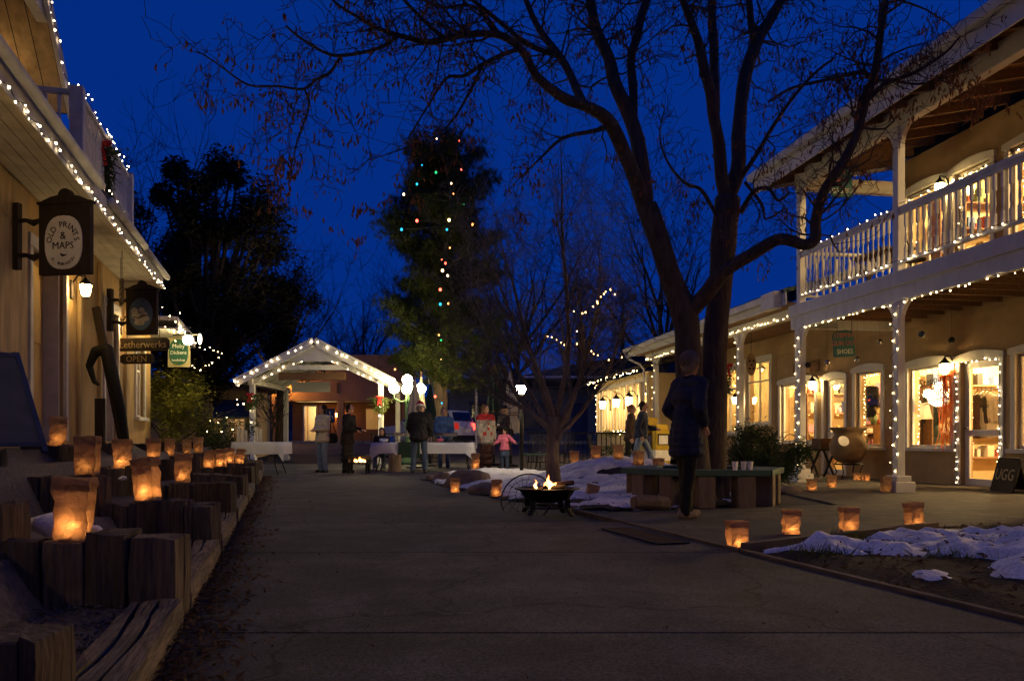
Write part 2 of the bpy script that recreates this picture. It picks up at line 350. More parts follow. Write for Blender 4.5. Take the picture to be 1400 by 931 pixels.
def lantern(name, label, root, loc, out=(0, 1, 0), s=1.0, power=None, group='wall lanterns', mat=None):
    """carriage lantern: wall plate, curved arm, cap, cage, frosted glass"""
    t = thing(name, label, 'lantern', group=group); t.matrix_world = parent_mats[root.name] @ Matrix.Translation(loc) if root else Matrix.Translation(loc)
    o = Vector(out)
    a = MB(); a.box((-.05*s, -.01, -.14*s), (.05*s, .02, .10*s)) if abs(o.y) > .5 else a.box((-.02, -.05*s, -.14*s), (.01, .05*s, .10*s)); a.build('wall_plate', m_darkwood, t, bevel=.006)
    c = o*(.17*s)
    a = MB(); a.tube([o*.01 + Vector((0, 0, .06*s)), o*(.08*s) + Vector((0, 0, .17*s)), c + Vector((0, 0, .17*s)), c + Vector((0, 0, .11*s))], .010*s, 6); a.build('arm', m_iron, t, smooth=True)
    a = MB(); a.lathe([(.085*s, .055*s), (.075*s, .075*s), (.03*s, .12*s), (.012*s, .15*s), (.004*s, .17*s)], 10, M=Matrix.Translation(c)); a.build('cap', m_iron, t, smooth=True)
    a = MB(); a.lathe([(.035*s, -.10*s), (.052*s, -.07*s), (.072*s, .03*s), (.070*s, .052*s)], 10, M=Matrix.Translation(c)); a.build('glass', mat or m_lamp, t, smooth=True)
    a = MB()
    for k in range(5):
        q = 2*math.pi*k/5; a.tube([c + Vector((.037*s*math.cos(q), .037*s*math.sin(q), -.10*s)), c + Vector((.078*s*math.cos(q), .078*s*math.sin(q), .05*s))], .004*s, 4)
    a.lathe([(.04*s, -.115*s), (.038*s, -.10*s)], 10, M=Matrix.Translation(c)); a.build('cage', m_iron, t); return t
def textmesh(body, size, mat, extrude=.002):
    cu = bpy.data.curves.new('t', 'FONT'); cu.body = body; cu.size = size; cu.extrude = extrude; cu.align_x = 'CENTER'; cu.align_y = 'CENTER'; cu.resolution_u = 2
    ob = bpy.data.objects.new('t', cu); COL.objects.link(ob); me = evalmesh(ob); bpy.data.objects.remove(ob)
    me.materials.clear(); me.materials.append(mat); return me
def lettering(parent, body, size, loc, mat, rot=(math.pi/2, 0, 0), sx=1.0, name='lettering', extrude=.002):
    return link(name, textmesh(body, size, mat, extrude), parent, loc, rot, (sx, 1, 1))
def arc_text(parent, body, size, c, rad_, a0, a1, mat):
    for k, ch in enumerate(body):
        if ch == ' ': continue
        a = a0 + (a1-a0)*k/(len(body)-1); x = c[0] + rad_[0]*math.sin(a); z = c[2] + rad_[1]*math.cos(a)
        lettering(parent, ch, size, (x, c[1], z), mat, (math.pi/2, a if True else 0, 0), name='letter')

# ------------------------------------------------------------------ right-hand buildings (local x runs along the front, local y towards the street)
RR = math.atan2(.987, -.158)
def MR(): return Matrix.Translation((10.2, 0, 0)) @ Matrix.Rotation(RR, 4, 'Z')
def sR(px, Lw): z = Lw/((px-HX)/F + .16); return 1.0127*z + .158*(10.2 - Lw)
def building(name, label, mtx):
    t = thing(name, label, 'building'); t.matrix_world = mtx; parent_mats[t.name] = mtx; return t
def wall_open(mb, s0, s1, h0, h1, ops, y0, y1):
    ops = sorted(ops); x = s0
    for a, b, c, d in ops:
        if a > x: mb.box((x, y0, h0), (a, y1, h1))
        if c > h0: mb.box((a, y0, h0), (b, y1, c))
        if d < h1: mb.box((a, y0, d), (b, y1, h1))
        x = b
    if x < s1: mb.box((x, y0, h0), (s1, y1, h1))
def window(root, a, b, c, d, y=0., mull=0, trans=0, arch=True, mat=None, tw=.10, out=1, glass=None):
    mat = mat or m_white; e = .035*out
    f = MB(); yy = sorted((y-.05*out, y+e))
    f.box((a-tw, yy[0], c), (a, yy[1], d)); f.box((b, yy[0], c), (b+tw, yy[1], d))
    if arch:
        n = 6; lo = []; 
        pts = [(a-tw-.03, d), (b+tw+.03, d)] + [(b+tw+.03-(b-a+2*tw+.06)*k/n, d+.10+.07*math.sin(math.pi*k/n)) for k in range(n+1)]
        vs = [Vector((p[0], yy[0], p[1])) for p in pts] + [Vector((p[0], yy[1]+.02*out, p[1])) for p in pts]; k = len(pts)
        f.add(vs, [tuple(range(k)), tuple(range(k, 2*k))[::-1]] + [(i, i+k, (i+1) % k+k, (i+1) % k) for i in range(k)])
    else: f.box((a-tw-.03, yy[0], d), (b+tw+.03, yy[1]+(.02 if out > 0 else 0), d+.12))
    w = f.build('window', mat, root, bevel=.006)
    s = MB(); ys = sorted((y-.05*out, y+.09*out)); s.box((a-tw-.05, ys[0], c-.07), (b+tw+.05, ys[1], c)); s.build('sill', mat, w, bevel=.008)
    g = MB(); ym = y-.08*out; g.box((a, ym-.004, c), (b, ym+.004, d)); g.build('pane', glass or m_glass, w)
    m = MB(); q = .02
    for k in range(1, mull+1): x = a+(b-a)*k/(mull+1); m.box((x-q, ym-.02, c), (x+q, ym+.02, d))
    for k in range(1, trans+1): z = c+(d-c)*k/(trans+1) if trans > 1 else c+(d-c)*.68; m.box((a, ym-.018, z-q), (b, ym+.018, z+q))
    m.box((a, ym-.022, c), (a+.04, ym+.022, d)); m.box((b-.04, ym-.022, c), (b, ym+.022, d)); m.box((a+.04, ym-.022, c), (b-.04, ym+.022, c+.05)); m.box((a+.04, ym-.022, d-.05), (b-.04, ym+.022, d))
    m.build('sash', mat, w); return w
def door(root, a, b, c, d, y=0., lite=.45, mat=None, arch=True, tw=.10):
    mat = mat or m_white
    f = MB(); f.box((a-tw, y-.05, c), (a, y+.03, d)); f.box((b, y-.05, c), (b+tw, y+.03, d))
    n = 6; pts = [(a-tw-.03, d), (b+tw+.03, d)] + [(b+tw+.03-(b-a+2*tw+.06)*k/n, d+.10+(.08*math.sin(math.pi*k/n) if arch else 0)) for k in range(n+1)]
    k = len(pts); f.add([(p[0], y-.05, p[1]) for p in pts] + [(p[0], y+.05, p[1]) for p in pts], [tuple(range(k)), tuple(range(k, 2*k))[::-1]] + [(i, i+k, (i+1) % k+k, (i+1) % k) for i in range(k)])
    w = f.build('door', mat, root, bevel=.006)
    ym = y-.10; m = MB(); q = .11
    m.box((a, ym-.02, c), (a+q, ym+.02, d)); m.box((b-q, ym-.02, c), (b, ym+.02, d)); m.box((a+q, ym-.02, d-.12), (b-q, ym+.02, d)); m.box((a+q, ym-.02, c), (b-q, ym+.02, c+.12+lite*.0))
    m.box((a+q, ym-.018, c+.86), (b-q, ym+.018, c+.97)); m.build('leaf', mat, w, bevel=.006)
    g = MB(); g.box((a+q, ym-.004, c+.12), (b-q, ym+.004, d-.12)); g.build('pane', m_glass, w)
    h = MB(); h.tube([(b-.05, ym+.02, c+1.0), (b-.05, ym+.07, c+1.0), (b-.12, ym+.07, c+1.0)], .012, 6); h.build('handle', m_iron, w); return w
def sIn(px, d): return sR(px, 10.2 + d*1.013)
def room(root, s0, s1, h0, h1, y0, y1, wallm=None, lamps=2, power=40, col=(1, .66, .28)):
    wallm = wallm or m_cream
    m = MB(); t = .06
    m.box((s0, y0-t, h0), (s1, y0, h1)); m.box((s0-t, y0, h0), (s0, y1, h1)); m.box((s1, y0, h0), (s1+t, y1, h1)); m.box((s0, y0, h1), (s1, y1, h1+t)); m.build('interior_wall', wallm, root)
    m = MB(); m.box((s0, y0, h0-t), (s1, y1, h0+.008)); m.build('interior_floor', m_floorw, root)
    for k in range(lamps):
        x = s0+(s1-s0)*(k+.5)/lamps; c = ((x), (y0+y1)/2+.2, h1-.30)
        m = MB(); m.lathe([(.02, .28), (.02, .10), (.16, .0), (.15, -.01), (.02, .08)], 12, M=Matrix.Translation(c)); l = m.build('ceiling_lamp', m_iron, root, smooth=True)
        m = MB(); m.ball((c[0], c[1], c[2]-.03), .06, 10, 6); m.build('lamp_bulb', m_ceil, l, smooth=True)
        point('lamp_light', root, (c[0], c[1], c[2]-.14), power*5, col, .08)
def bracket_post(root, s, t, h0, h1, w=.13, brk=.42, base=True, dirs=(1, -1)):
    p = MB(); p.box((s-w/2, t-w/2, h0), (s+w/2, t+w/2, h1)); p.box((s-w/2-.015, t-w/2-.015, h1-.10), (s+w/2+.015, t+w/2+.015, h1-.003))
    o = p.build('porch_post', m_white, root, bevel=.012)
    if base: b = MB(); b.box((s-.17, t-.17, h0-.001), (s+.17, t+.17, h0+.17)); b.box((s-.13, t-.13, h0+.17), (s+.13, t+.13, h0+.26)); b.build('plinth', m_white, o, bevel=.015)
    for d in dirs:
        n = 7; inner = [(d*(w/2 + brk*(1-math.cos(math.pi/2*k/n)))*1.0, h1 - brk*1.5 + brk*1.5*math.sin(math.pi/2*k/n)) for k in range(n+1)]
        poly = [(d*w/2, h1-brk*1.5-.02)] + inner[1:] + [(d*w/2, h1)]
        m = MB(); vs = [(s+p[0], t-.035, p[1]) for p in poly] + [(s+p[0], t+.035, p[1]) for p in poly]; k = len(poly)
        m.add(vs, [tuple(range(k)), tuple(range(k, 2*k))[::-1]] + [(i, i+k, (i+1) % k+k, (i+1) % k) for i in range(k)]); m.build('bracket', m_white, o)
def turned_baluster(h):
    m = MB(); a = .019
    m.box((-a, -a, 0), (a, a, h*.27)); m.box((-a, -a, h*.70), (a, a, h))
    m.lathe([(.012, h*.27), (.019, h*.30), (.010, h*.33), (.020, h*.42), (.017, h*.50), (.011, h*.62), (.017, h*.66), (.012, h*.70)], 8); return m.mesh('baluster', m_white)

# ---- two-storey shop with the balcony
B1 = building('shop_building', 'tan two storey shop building with white balcony and lit windows on the right', MR())
ZP = 2.17
s_p1, s_p2 = 15.84, 12.90; s_end = 16.15; DK = 3.42
opsG = [(11.55, 13.02, .67, 2.20), (13.37, 14.28, .02, 2.18), (14.52, 15.70, .67, 2.20), (16.55, 17.45, .67, 2.25), (17.88, 18.70, .02, 2.18), (19.10, 20.75, .75, 2.22), (8.6, 10.6, .67, 2.2), (5.2, 7.4, .67, 2.2), (3.9, 4.8, .02, 2.18), (.8, 3.2, .67, 2.2), (-2.6, -.2, .67, 2.2), (-4.4, -3.5, .02, 2.18), (-7.6, -5.2, .67, 2.2)]  # the unseen near openings are added so room light reaches the foreground
opsU = [(11.45, 13.15, DK+.30, 5.55), (13.57, 14.43, DK+.02, 5.55), (14.68, 15.75, DK+.30, 5.55), (8.6, 10.4, DK+.3, 5.55)]
mb = MB(); wall_open(mb, -9.0, 21.0, -.1, 2.98, opsG, -.24, 0); mb.build('wall', m_stucco, B1)
mb = MB(); wall_open(mb, -9.0, s_end, 2.98, 6.25, opsU, -.24, -.001); mb.box((s_end-.24, -6, 2.98), (s_end, -.24, 6.25)); mb.build('wall', m_stucco, B1)
for i, (a, b, c, d) in enumerate(opsG):
    if c < .1: door(B1, a, b, c, d)
    else: window(B1, a, b, c, d, arch=True, mull=0)
for i, (a, b, c, d) in enumerate(opsU):
    if c < DK+.1: door(B1, a, b, c, d)
    else: window(B1, a, b, c, d, arch=True, mull=1 if i == 2 else 0)
room(B1, 12.0, 16.1, .0, 2.8, -3.2, -.25, lamps=2, power=150)
room(B1, 16.25, 20.9, .0, 2.8, -3.2, -.25, lamps=2, power=100)
room(B1, 3.0, 11.9, .0, 2.8, -3.2, -.25, lamps=3, power=80)  # added lit room out of view, warming the snow and path
room(B1, -8.8, 2.9, .0, 2.8, -3.2, -.25, lamps=3, power=9)  # lit room behind the camera, added as warm fill for the foreground
room(B1, 2.5, 15.85, DK, 6.0, -3.2, -.25, lamps=4, power=110)
# deck: fascia, joists, boards
mb = MB(); mb.box((-9., ZP-.05, 2.96), (s_end, ZP+.05, 3.20)); mb.box((-9., ZP-.07, 3.20), (s_end+.02, ZP+.09, DK)); mb.build('deck_fascia', m_white, B1, bevel=.01)
mb = MB(); mb.box((s_end-.14, .001, 2.98), (s_end, ZP-.07, DK-.002)); mb.build('deck_fascia', m_white, B1, bevel=.01)
for k in range(30):
    s = 2.3+k*.46
    if s < s_end-.2 and s > 9: mb = MB(); mb.box((s-.025, .002, 3.10), (s+.025, ZP-.07, 3.28)); mb.build('joist', m_brownwood, B1)
mb = MB(); mb.box((-9., .002, 3.285), (s_end-.145, ZP-.072, 3.33)); mb.build('deck_soffit', m_brownwood, B1)
mb = MB()
for k in range(14): mb.box((-9., .002+k*.15, 3.335), (s_end-.145, .145+k*.15, DK-.01))
mb.build('deck_boards', m_brownwood, B1)
for s in (s_p1, s_p2, 9.96, 7.02, 4.08, 1.14, -1.8, -4.74):
    bracket_post(B1, s, ZP, .0, 2.955, .13, .30, dirs=(1, -1) if s < 15 else (-1,))
    bracket_post(B1, s, ZP, DK, 5.66, .13, .30, base=False, dirs=(1, -1) if s < 15 else (-1,))
# railing
bm_ = turned_baluster(.72); rl = MB()
rl.box((-9.0, ZP-.045, 4.36), (s_p1-.07, ZP+.045, 4.42)); rl.box((-9.0, ZP-.03, 4.30), (s_p1-.07, ZP+.03, 4.36)); rl.box((-9.0, ZP-.035, 3.54), (s_p1-.07, ZP+.035, 3.585))
rl.box((s_p1-.045, .05, 4.36), (s_p1+.045, ZP-.07, 4.42)); rl.box((s_p1-.035, .05, 3.54), (s_p1+.035, ZP-.07, 3.585))
rail = rl.build('balcony_railing', m_white, B1, bevel=.01)
s = s_p1-.19
while s > 9.0:
    if min(abs(s-q) for q in (s_p2, 9.96)) > .1: link('baluster', bm_, rail, (s, ZP, 3.583))
    s -= .139
for k in range(14): link('baluster', bm_, rail, (s_p1, .18+k*.139, 3.583))
# eave beam, roof, rafters, gutter
mb = MB(); mb.box((-9., ZP-.08, 5.665), (s_p1+.10, ZP+.08, 5.95)); mb.box((s_p1-.06, .0, 5.60), (s_p1+.10, ZP-.081, 5.85)); mb.build('eave_beam', m_white, B1, bevel=.01)
ey = 2.78
def rz_(y): return 5.93 + (ey - y)*.20
mb = MB(); A = [(-9.5, ey, rz_(ey)), (s_end+.35, ey, rz_(ey)), (s_end+.35, -3.2, rz_(-3.2)), (-9.5, -3.2, rz_(-3.2))]
mb.add(A + [(p[0], p[1], p[2]+.12) for p in A], [(3,2,1,0), (4,5,6,7), (0,1,5,4), (1,2,6,5), (2,3,7,6), (3,0,4,7)]); mb.build('roof', m_roof, B1)
mb = MB()
for k in range(40):
    y = ey-.14*k-.01
    mb.beam((1.6, y-.07, rz_(y-.07)-.015), (s_end+.33, y-.07, rz_(y-.07)-.015), .132, .02)
    if y < .2: break
mb.build('roof_boards', m_brownwood, B1)
for k in range(28):
    s = 3.0+k*.60
    if s > 8.5 and s < s_end+.3: mb = MB(); mb.beam((s, ey-.02, rz_(ey)-.10), (s, -.02, rz_(0)-.10), .05, .15); mb.build('rafter', m_brownwood, B1)
mb = MB(); mb.box((-9.5, ey, 5.68), (s_end+.36, ey+.03, 6.06)); mb.beam((s_end+.36, ey, rz_(ey)-.06), (s_end+.36, -3.2, rz_(-3.2)-.06), .03, .26); mb.build('fascia_board', m_white, B1, bevel=.006)
mb = MB(); pts = []
prof = [(0, 0), (.04, -.10), (.13, -.10), (.15, -.04), (.15, .02), (.135, .02), (.125, -.085), (.045, -.085), (.012, .0)]
mb.add([(x, ey+.032+p[0], 6.03+p[1]) for x in (-9.5, s_end+.37) for p in prof], [(k, (k+1) % 9, (k+1) % 9+9, k+9) for k in range(9)] + [tuple(range(9)), tuple(range(9, 18))[::-1]]); mb.build('gutter', m_whiteL, B1)
mb = MB(); mb.box((s_p1+.085, ZP-.02, .02), (s_p1+.155, ZP+.05, 3.45)); mb.build('downpipe', m_white, B1, bevel=.01)
# grey plates on the stucco
for s in (18.9, 19.7): mb = MB(); mb.box((s, .001, 2.42), (s+.42, .025, 2.70)); mb.build('vent_plate', m_brownwood, B1, bevel=.02)
# fairy lights on the building
MB1 = B1
fairy('fairy lights along the top handrail of the right balcony', [(-8.5, ZP+.03, 4.445), (s_p1-.1, ZP+.03, 4.445)], .21, .02, .016, m_bulbw, B1)
fairy('fairy lights along the bottom rail of the right balcony', [(9.2, ZP+.07, 3.57), (s_p1-.05, ZP+.07, 3.57)], .20, .02, .016, m_bulbw, B1)
def scallop(a, b, n, h, t, dip=.05): return [(a+(b-a)*k/n, t, h - dip*math.sin(math.pi*(k/n))) for k in range(n+1)]
fairy('fairy lights under the deck fascia between the two near porch posts', [(-8.5, ZP+.06, 2.93), (s_p2-.12, ZP+.06, 2.93)], .15, .02, .015, None, B1)
fairy('fairy lights under the deck fascia by the corner porch post', [(s_p2+.12, ZP+.06, 2.93), (s_p1-.12, ZP+.06, 2.93)], .15, .02, .015, None, B1)
for s, lb in ((s_p1, 'corner porch post beside the juniper'), (s_p2, 'near porch post beside the shoe shop window')):
    q = []
    for k in range(19): q.append(Vector((s + (.085 if k % 2 else -.085)*(1 if k % 3 else .3), ZP+.085, .33+k*.135)))
    fairy('fairy lights wound round the '+lb, None, r=.015, explicit=q, parent=B1)
def outline(lb, a, b, c, d, y, sides='LTR', dd=.12, r=.012, mat=None):
    p = []
    if 'L' in sides: p += [(b, y, c), (b, y, d)]
    if 'T' in sides: p += [(b, y, d), (a, y, d)]
    if 'R' in sides: p += [(a, y, d), (a, y, c)]
    if 'B' in sides: p += [(a, y, c), (b, y, c)]
    return fairy(lb, p, dd, .02, r, mat, B1)
outline('fairy lights framing the open shop door', 13.33, 14.32, .08, 2.17, .055, 'LTR', .11, .014, m_bulbw)
outline('fairy lights inside the shoe shop window beside the orange swag', 14.62, 15.60, .72, 2.12, -.16, 'LT', .09)
outline('fairy lights inside the shop window at the right edge', 11.7, 12.92, .75, 2.12, -.16, 'LT', .09)
outline('fairy lights thick round the narrow window with the black coat', 16.62, 17.38, .72, 2.18, -.16, 'LT', .055)
outline('fairy lights down the window behind the corner porch post', 19.2, 20.6, .8, 2.15, -.16, 'RT', .08)
outline('fairy lights over the upper window nearest the balcony corner', 14.75, 15.68, DK+.35, 5.47, -.16, 'LT', .12)
outline('fairy lights over the upper balcony door', 13.62, 14.38, DK+.1, 5.47, -.05, 'LT', .12)
outline('fairy lights round the upper window at the right edge', 11.6, 13.05, DK+.35, 5.47, -.16, 'LT', .12)
lantern('wall_lantern', 'lit wall lantern above the orange swag by the shop door', B1, (14.42, .002, 2.10), s=1.2)
lantern('wall_lantern', 'lit wall lantern between the far shop door and window', B1, (18.88, .002, 2.10), s=1.2)
lantern('wall_lantern', 'lit wall lantern on the upper floor behind the balcony railing', B1, (14.55, .002, 5.35), s=1.2)
lantern('wall_lantern', 'added unseen lantern beyond the right edge by the shop wall', B1, (8.0, .002, 2.12), s=1.5)  # out of view, added for warm light from the right
for s_, lb in ((3.5, 'nearest to the camera on the right wall'), (-.0, 'behind the camera on the right wall'), (-4.9, 'farthest behind the camera on the right wall')): lantern('wall_lantern', 'added unseen lantern '+lb, B1, (s_, .002, 2.12), s=1.2)  # unseen lanterns, added to warm the foreground

# ---- single-storey part with green roof
B2 = building('porch_building', 'low stucco shop with green metal roof and white porch posts behind the big tree', MR())
opsB = [(21.35, 22.75, 1.25, 2.95), (23.3, 24.6, 1.0, 2.9)]
mb = MB(); wall_open(mb, 21.02, 26.2, -.1, 3.68, opsB, -.24, -.001); mb.box((25.96, -4, -.1), (26.2, -.24, 3.68)); mb.box((16.2, -.24, 2.985), (21.02, -.002, 3.75)); mb.build('wall', m_stucco, B2)
for a, b, c, d in opsB: window(B2, a, b, c, d, mull=1, trans=1, arch=False)
room(B2, 21.1, 25.9, .3, 3.3, -3., -.25, lamps=2, power=36)
tp = 1.78
for s in (s for s in (sR(1012, 8.4), 22.2, sR(897, 8.4))): bracket_post(B2, s, tp, .0, 3.30, .14, .36)
mb = MB(); mb.box((16.3, tp-.08, 3.30), (26.0, tp+.08, 3.50)); mb.build('eave_beam', m_white, B2, bevel=.01)
def gr(y): return 3.70 + (2.3-y)*.30
mb = MB(); A = [(16.2, 2.3, gr(2.3)), (26.5, 2.3, gr(2.3)), (26.5, -3, gr(-3)), (16.2, -3, gr(-3))]
mb.add(A + [(p[0], p[1], p[2]+.05) for p in A], [(3,2,1,0), (4,5,6,7), (0,1,5,4), (1,2,6,5), (2,3,7,6), (3,0,4,7)]); g2 = mb.build('roof', m_greenroof, B2)
for k in range(22): mb = MB(); mb.beam((16.3+k*.48, 2.3, gr(2.3)+.065), (16.3+k*.48, -3, gr(-3)+.065), .03, .035); mb.build('roof_seam', m_greenroof, g2)
mb = MB(); mb.box((16.25, .001, 3.50), (26.4, 2.28, 3.53)); mb.build('porch_ceiling', m_brownwood, B2)
mb = MB(); mb.box((16.2, 2.27, 3.46), (26.5, 2.30, 3.72)); mb.build('fascia_board', m_white, B2)
mb = MB(); mb.add([(x, 2.302+p[0], 3.70+p[1]) for x in (16.9, 26.55) for p in prof], [(k, (k+1) % 9, (k+1) % 9+9, k+9) for k in range(9)] + [tuple(range(9)), tuple(range(9, 18))[::-1]]); mb.build('gutter', m_whiteL, B2)
mb = MB(); mb.box((16.35, 2.30, 3.42), (16.9, 2.48, 3.76)); mb.build('gutter_box', m_whiteL, B2, bevel=.015)
mb = MB(); mb.tube([(26.5, 2.38, 3.60), (26.45, 2.3, 3.42), (26.2, tp+.2, 3.22), (26.1, tp+.1, 3.05), (26.1, tp+.1, .3)], .035, 8); mb.build('downpipe', m_whiteL, B2, smooth=True)
mb = MB(); N = 24; sv = []
for i in range(N+1):
    for y in (2.33, 2.15, 1.8): sv.append((16.3+(26.4-16.3)*i/N, y + .05*R.uniform(-1, 1), gr(y)+.055+(.035 if y > 1.9 else -.03)))
mb.add(sv, [(i*3+j, i*3+j+1, i*3+j+4, i*3+j+3) for i in range(N) for j in range(2)]); mb.build('roof_snow', m_snow, B2, smooth=True)
fairy('fairy lights along the eave of the green roofed porch', [(16.4, tp+.12, 3.34), (25.9, tp+.12, 3.34)], .17, .025, .016, None, B2)
for s, lb in ((sR(1012, 8.4), 'porch post beside the wreath'), (sR(897, 8.4), 'far end post of the green roofed porch')):
    fairy('fairy lights down the '+lb, None, r=.016, explicit=[Vector((s+(.09 if k % 2 else -.08), tp+.09, .9+k*.17)) for k in range(14)], parent=B2)
lantern('wall_lantern', 'lit lantern on the stucco between the porch windows', B2, (23.02, .002, 1.95), s=1.2)

# ---- glazed sun room beyond
B3 = building('sunroom', 'glazed sun room with white columns and glowing lamps beyond the porch', MR())
s0, s1, yf = 26.6, 33.0, 1.55
ops = [(s0+.15+k*.79, s0+.15+k*.79+.66, 1.1, 2.75) for k in range(8)]
mb = MB(); wall_open(mb, s0, s1, -.1, 3.05, ops, yf-.14, yf); mb.box((s1-.14, -2, -.1), (s1, yf-.14, 3.05)); mb.build('wall', m_cream, B3)
for a, b, c, d in ops: window(B3, a, b, c, d, y=yf, trans=0, arch=False, tw=.05)
room(B3, s0+.1, s1-.15, .2, 2.95, -2., yf-.16, lamps=3, power=60)
mb = MB(); mb.add([(s0-.1, yf+.35, 3.10), (s1+.3, yf+.35, 3.10), (s1+.3, -3, 4.3), (s0-.1, -3, 4.3), (s0-.1, yf+.35, 3.22), (s1+.3, yf+.35, 3.22), (s1+.3, -3, 4.42), (s0-.1, -3, 4.42)], [(3,2,1,0), (4,5,6,7), (0,1,5,4), (1,2,6,5), (2,3,7,6), (3,0,4,7)]); mb.build('roof', m_roof, B3)
fairy('thick fairy lights along the eave of the sun room', [(s0+.1, yf+.37, 3.06), (s1+.2, yf+.37, 3.06)], .11, .06, .022, None, B3)
fairy('fairy lights down the far corner of the sun room', [(s1-.1, yf+.08, 3.0), (s1-.1, yf+.08, 1.2)], .2, .03, .024, None, B3)
for k, s in enumerate((27.9, 29.4, 31.2)): lantern('wall_lantern', 'large glowing lantern on the sun room front, %s from the porch' % ('first', 'second', 'third')[k], B3, (s-.25, yf+.03, 2.15), s=1.8)
gl = thing('garland', 'evergreen garland with lights on the sun room sill', 'garland'); gl.matrix_world = MR()
mb = MB()
for k in range(500):
    x = s0+.2+R.random()*5; c = Vector((x, yf+.12+R.gauss(0, .05), 1.05+R.gauss(0, .07))); d = Vector((R.gauss(0, 1), R.gauss(0, 1), R.gauss(0, .7)+.2)).normalized()*.12; q = d.orthogonal().normalized()*.012
    mb.add([c-q, c+q, c+d], [(0, 1, 2)])
mb.build('greenery', m_needle, gl)
fairy('cluster of fairy lights in the sun room garland', [(s0+.6, yf+.2, 1.08), (s0+3.6, yf+.2, 1.05)], .16, .07, .022, None, B3)

# ------------------------------------------------------------------ left-hand building (local x runs towards the camera, local y towards the path)
def ML(): return Matrix.Translation((-2.8, 0, 0)) @ Matrix.Rotation(math.atan2(-.961, .276), 4, 'Z')
def sL(px, L): z = L/((px-HX)/F + .287); return 1.0404*z - .276*(L+2.8)
LB = building('gallery_building', 'ochre stucco gallery with white balcony and fairy lit eave on the left', ML())
opsL = [(-10.55, -9.15, .80, 2.95), (-16.6, -15.7, 1.25, 2.6), (-13.9, -12.9, .80, 2.9), (-7.0, -5.6, 1.3, 2.7), (-3.2, -1.4, 1.2, 2.8), (1.2, 3.2, 1.2, 2.8), (4.6, 6.4, 1.2, 2.8)]  # the last windows are out of view, added to light the foreground
mb = MB(); wall_open(mb, -17.5, 9.0, -.2, 3.62, opsL, -.3, 0); mb.box((-17.5, -5, -.2), (-17.25, -.3, 3.62)); mb.build('wall', m_stuccoL, LB)
# deep doorway with white casings and an ochre reveal
for a, b, c, d in (opsL[0], opsL[2]):
    f = MB(); f.box((a-.10, -.04, c), (a, .04, d)); f.box((b, -.04, c), (b+.10, .04, d)); f.box((a-.14, -.04, d), (b+.14, .05, d+.14)); f.box((a, -.28, c), (a+.05, -.04, d)); f.box((b-.05, -.28, c), (b, -.04, d))
    w = f.build('door', m_whiteL, LB, bevel=.008)
    f = MB(); f.box((a+.05, -.26, c), (b-.05, -.22, d)); 
    for k in range(2):
        for j in range(2): f.box((a+.18+k*(b-a-.2)/2, -.222, c+.2+j*1.0), (a+.05+(k+1)*(b-a-.2)/2, -.205, c+1.0+j*1.0))
    f.build('leaf', m_stuccoL, w, bevel=.006)
    f = MB(); f.ball((b-.16, -.17, c+1.0), .03, 8, 6); f.build('handle', m_gilt, w, smooth=True)
for a, b, c, d in (opsL[1], opsL[3], opsL[4], opsL[5], opsL[6]): window(LB, a, b, c, d, mull=1, trans=1, arch=False, mat=m_whiteL)
room(LB, -17.2, -4.2, .8, 3.3, -3.0, -.31, lamps=3, power=8)
room(LB, -4.1, 8.8, .8, 3.3, -3.0, -.31, lamps=3, power=9)  # added lit room beside and behind the camera, never in view
mb = MB(); mb.box((-9.12+.15, .001, .78), (-7.3, .03, 3.5)); mb.build('plank_cladding', m_peel, LB)
for x in (-11.3, -12.55, -14.6): mb = MB(); mb.box((x-.06, .001, .78), (x+.06, .05, 3.5)); mb.build('wall_batten', m_peel, LB, bevel=.01)
# eave: soffit boards, fascia, gutter
mb = MB()
for k in range(5): mb.box((-14.3, .01+k*.125, 3.55), (9.0, .128+k*.125, 3.57))
mb.build('soffit_boards', m_whiteL, LB)
mb = MB(); mb.box((-14.33, .64, 3.46), (9., .67, 3.70)); mb.box((-14.35, -.3, 3.46), (-14.33, .67, 3.75)); mb.build('fascia_board', m_whiteL, LB, bevel=.005)
for a, b in ((-14.35, -12.1), (-9.05, 9.0), (-12.0, -9.7)):
    mb = MB(); mb.tube([(a, .735, 3.66), (b, .72, 3.66)], .05, 10); mb.build('gutter', m_whiteL, LB, smooth=True)
mb = MB(); q = [(-14.35, .67, 3.70), (9, .67, 3.70), (9, -.9, 3.95), (-14.35, -.9, 3.95)]
mb.add(q + [(p[0], p[1], p[2]+.06) for p in q], [(3,2,1,0), (4,5,6,7), (0,1,5,4), (1,2,6,5), (2,3,7,6), (3,0,4,7)]); mb.build('lower_roof', m_roof, LB)
mb = MB(); mb.box((-19.45, -.2, 3.02), (-16.4, .64, 3.06)); mb.box((-19.45, .64, 2.98), (-16.4, .68, 3.20)); mb.box((-19.5, -.2, 2.98), (-19.45, .68, 3.24)); mb.box((-19.45, -3, 3.2), (-16.4, .66, 3.28)); mb.build('side_awning', m_whiteL, LB, bevel=.005)
mb = MB(); mb.box((-19.4, -4, -.2), (-17.52, -.32, 3.02)); mb.build('wall', m_stuccoL, LB)
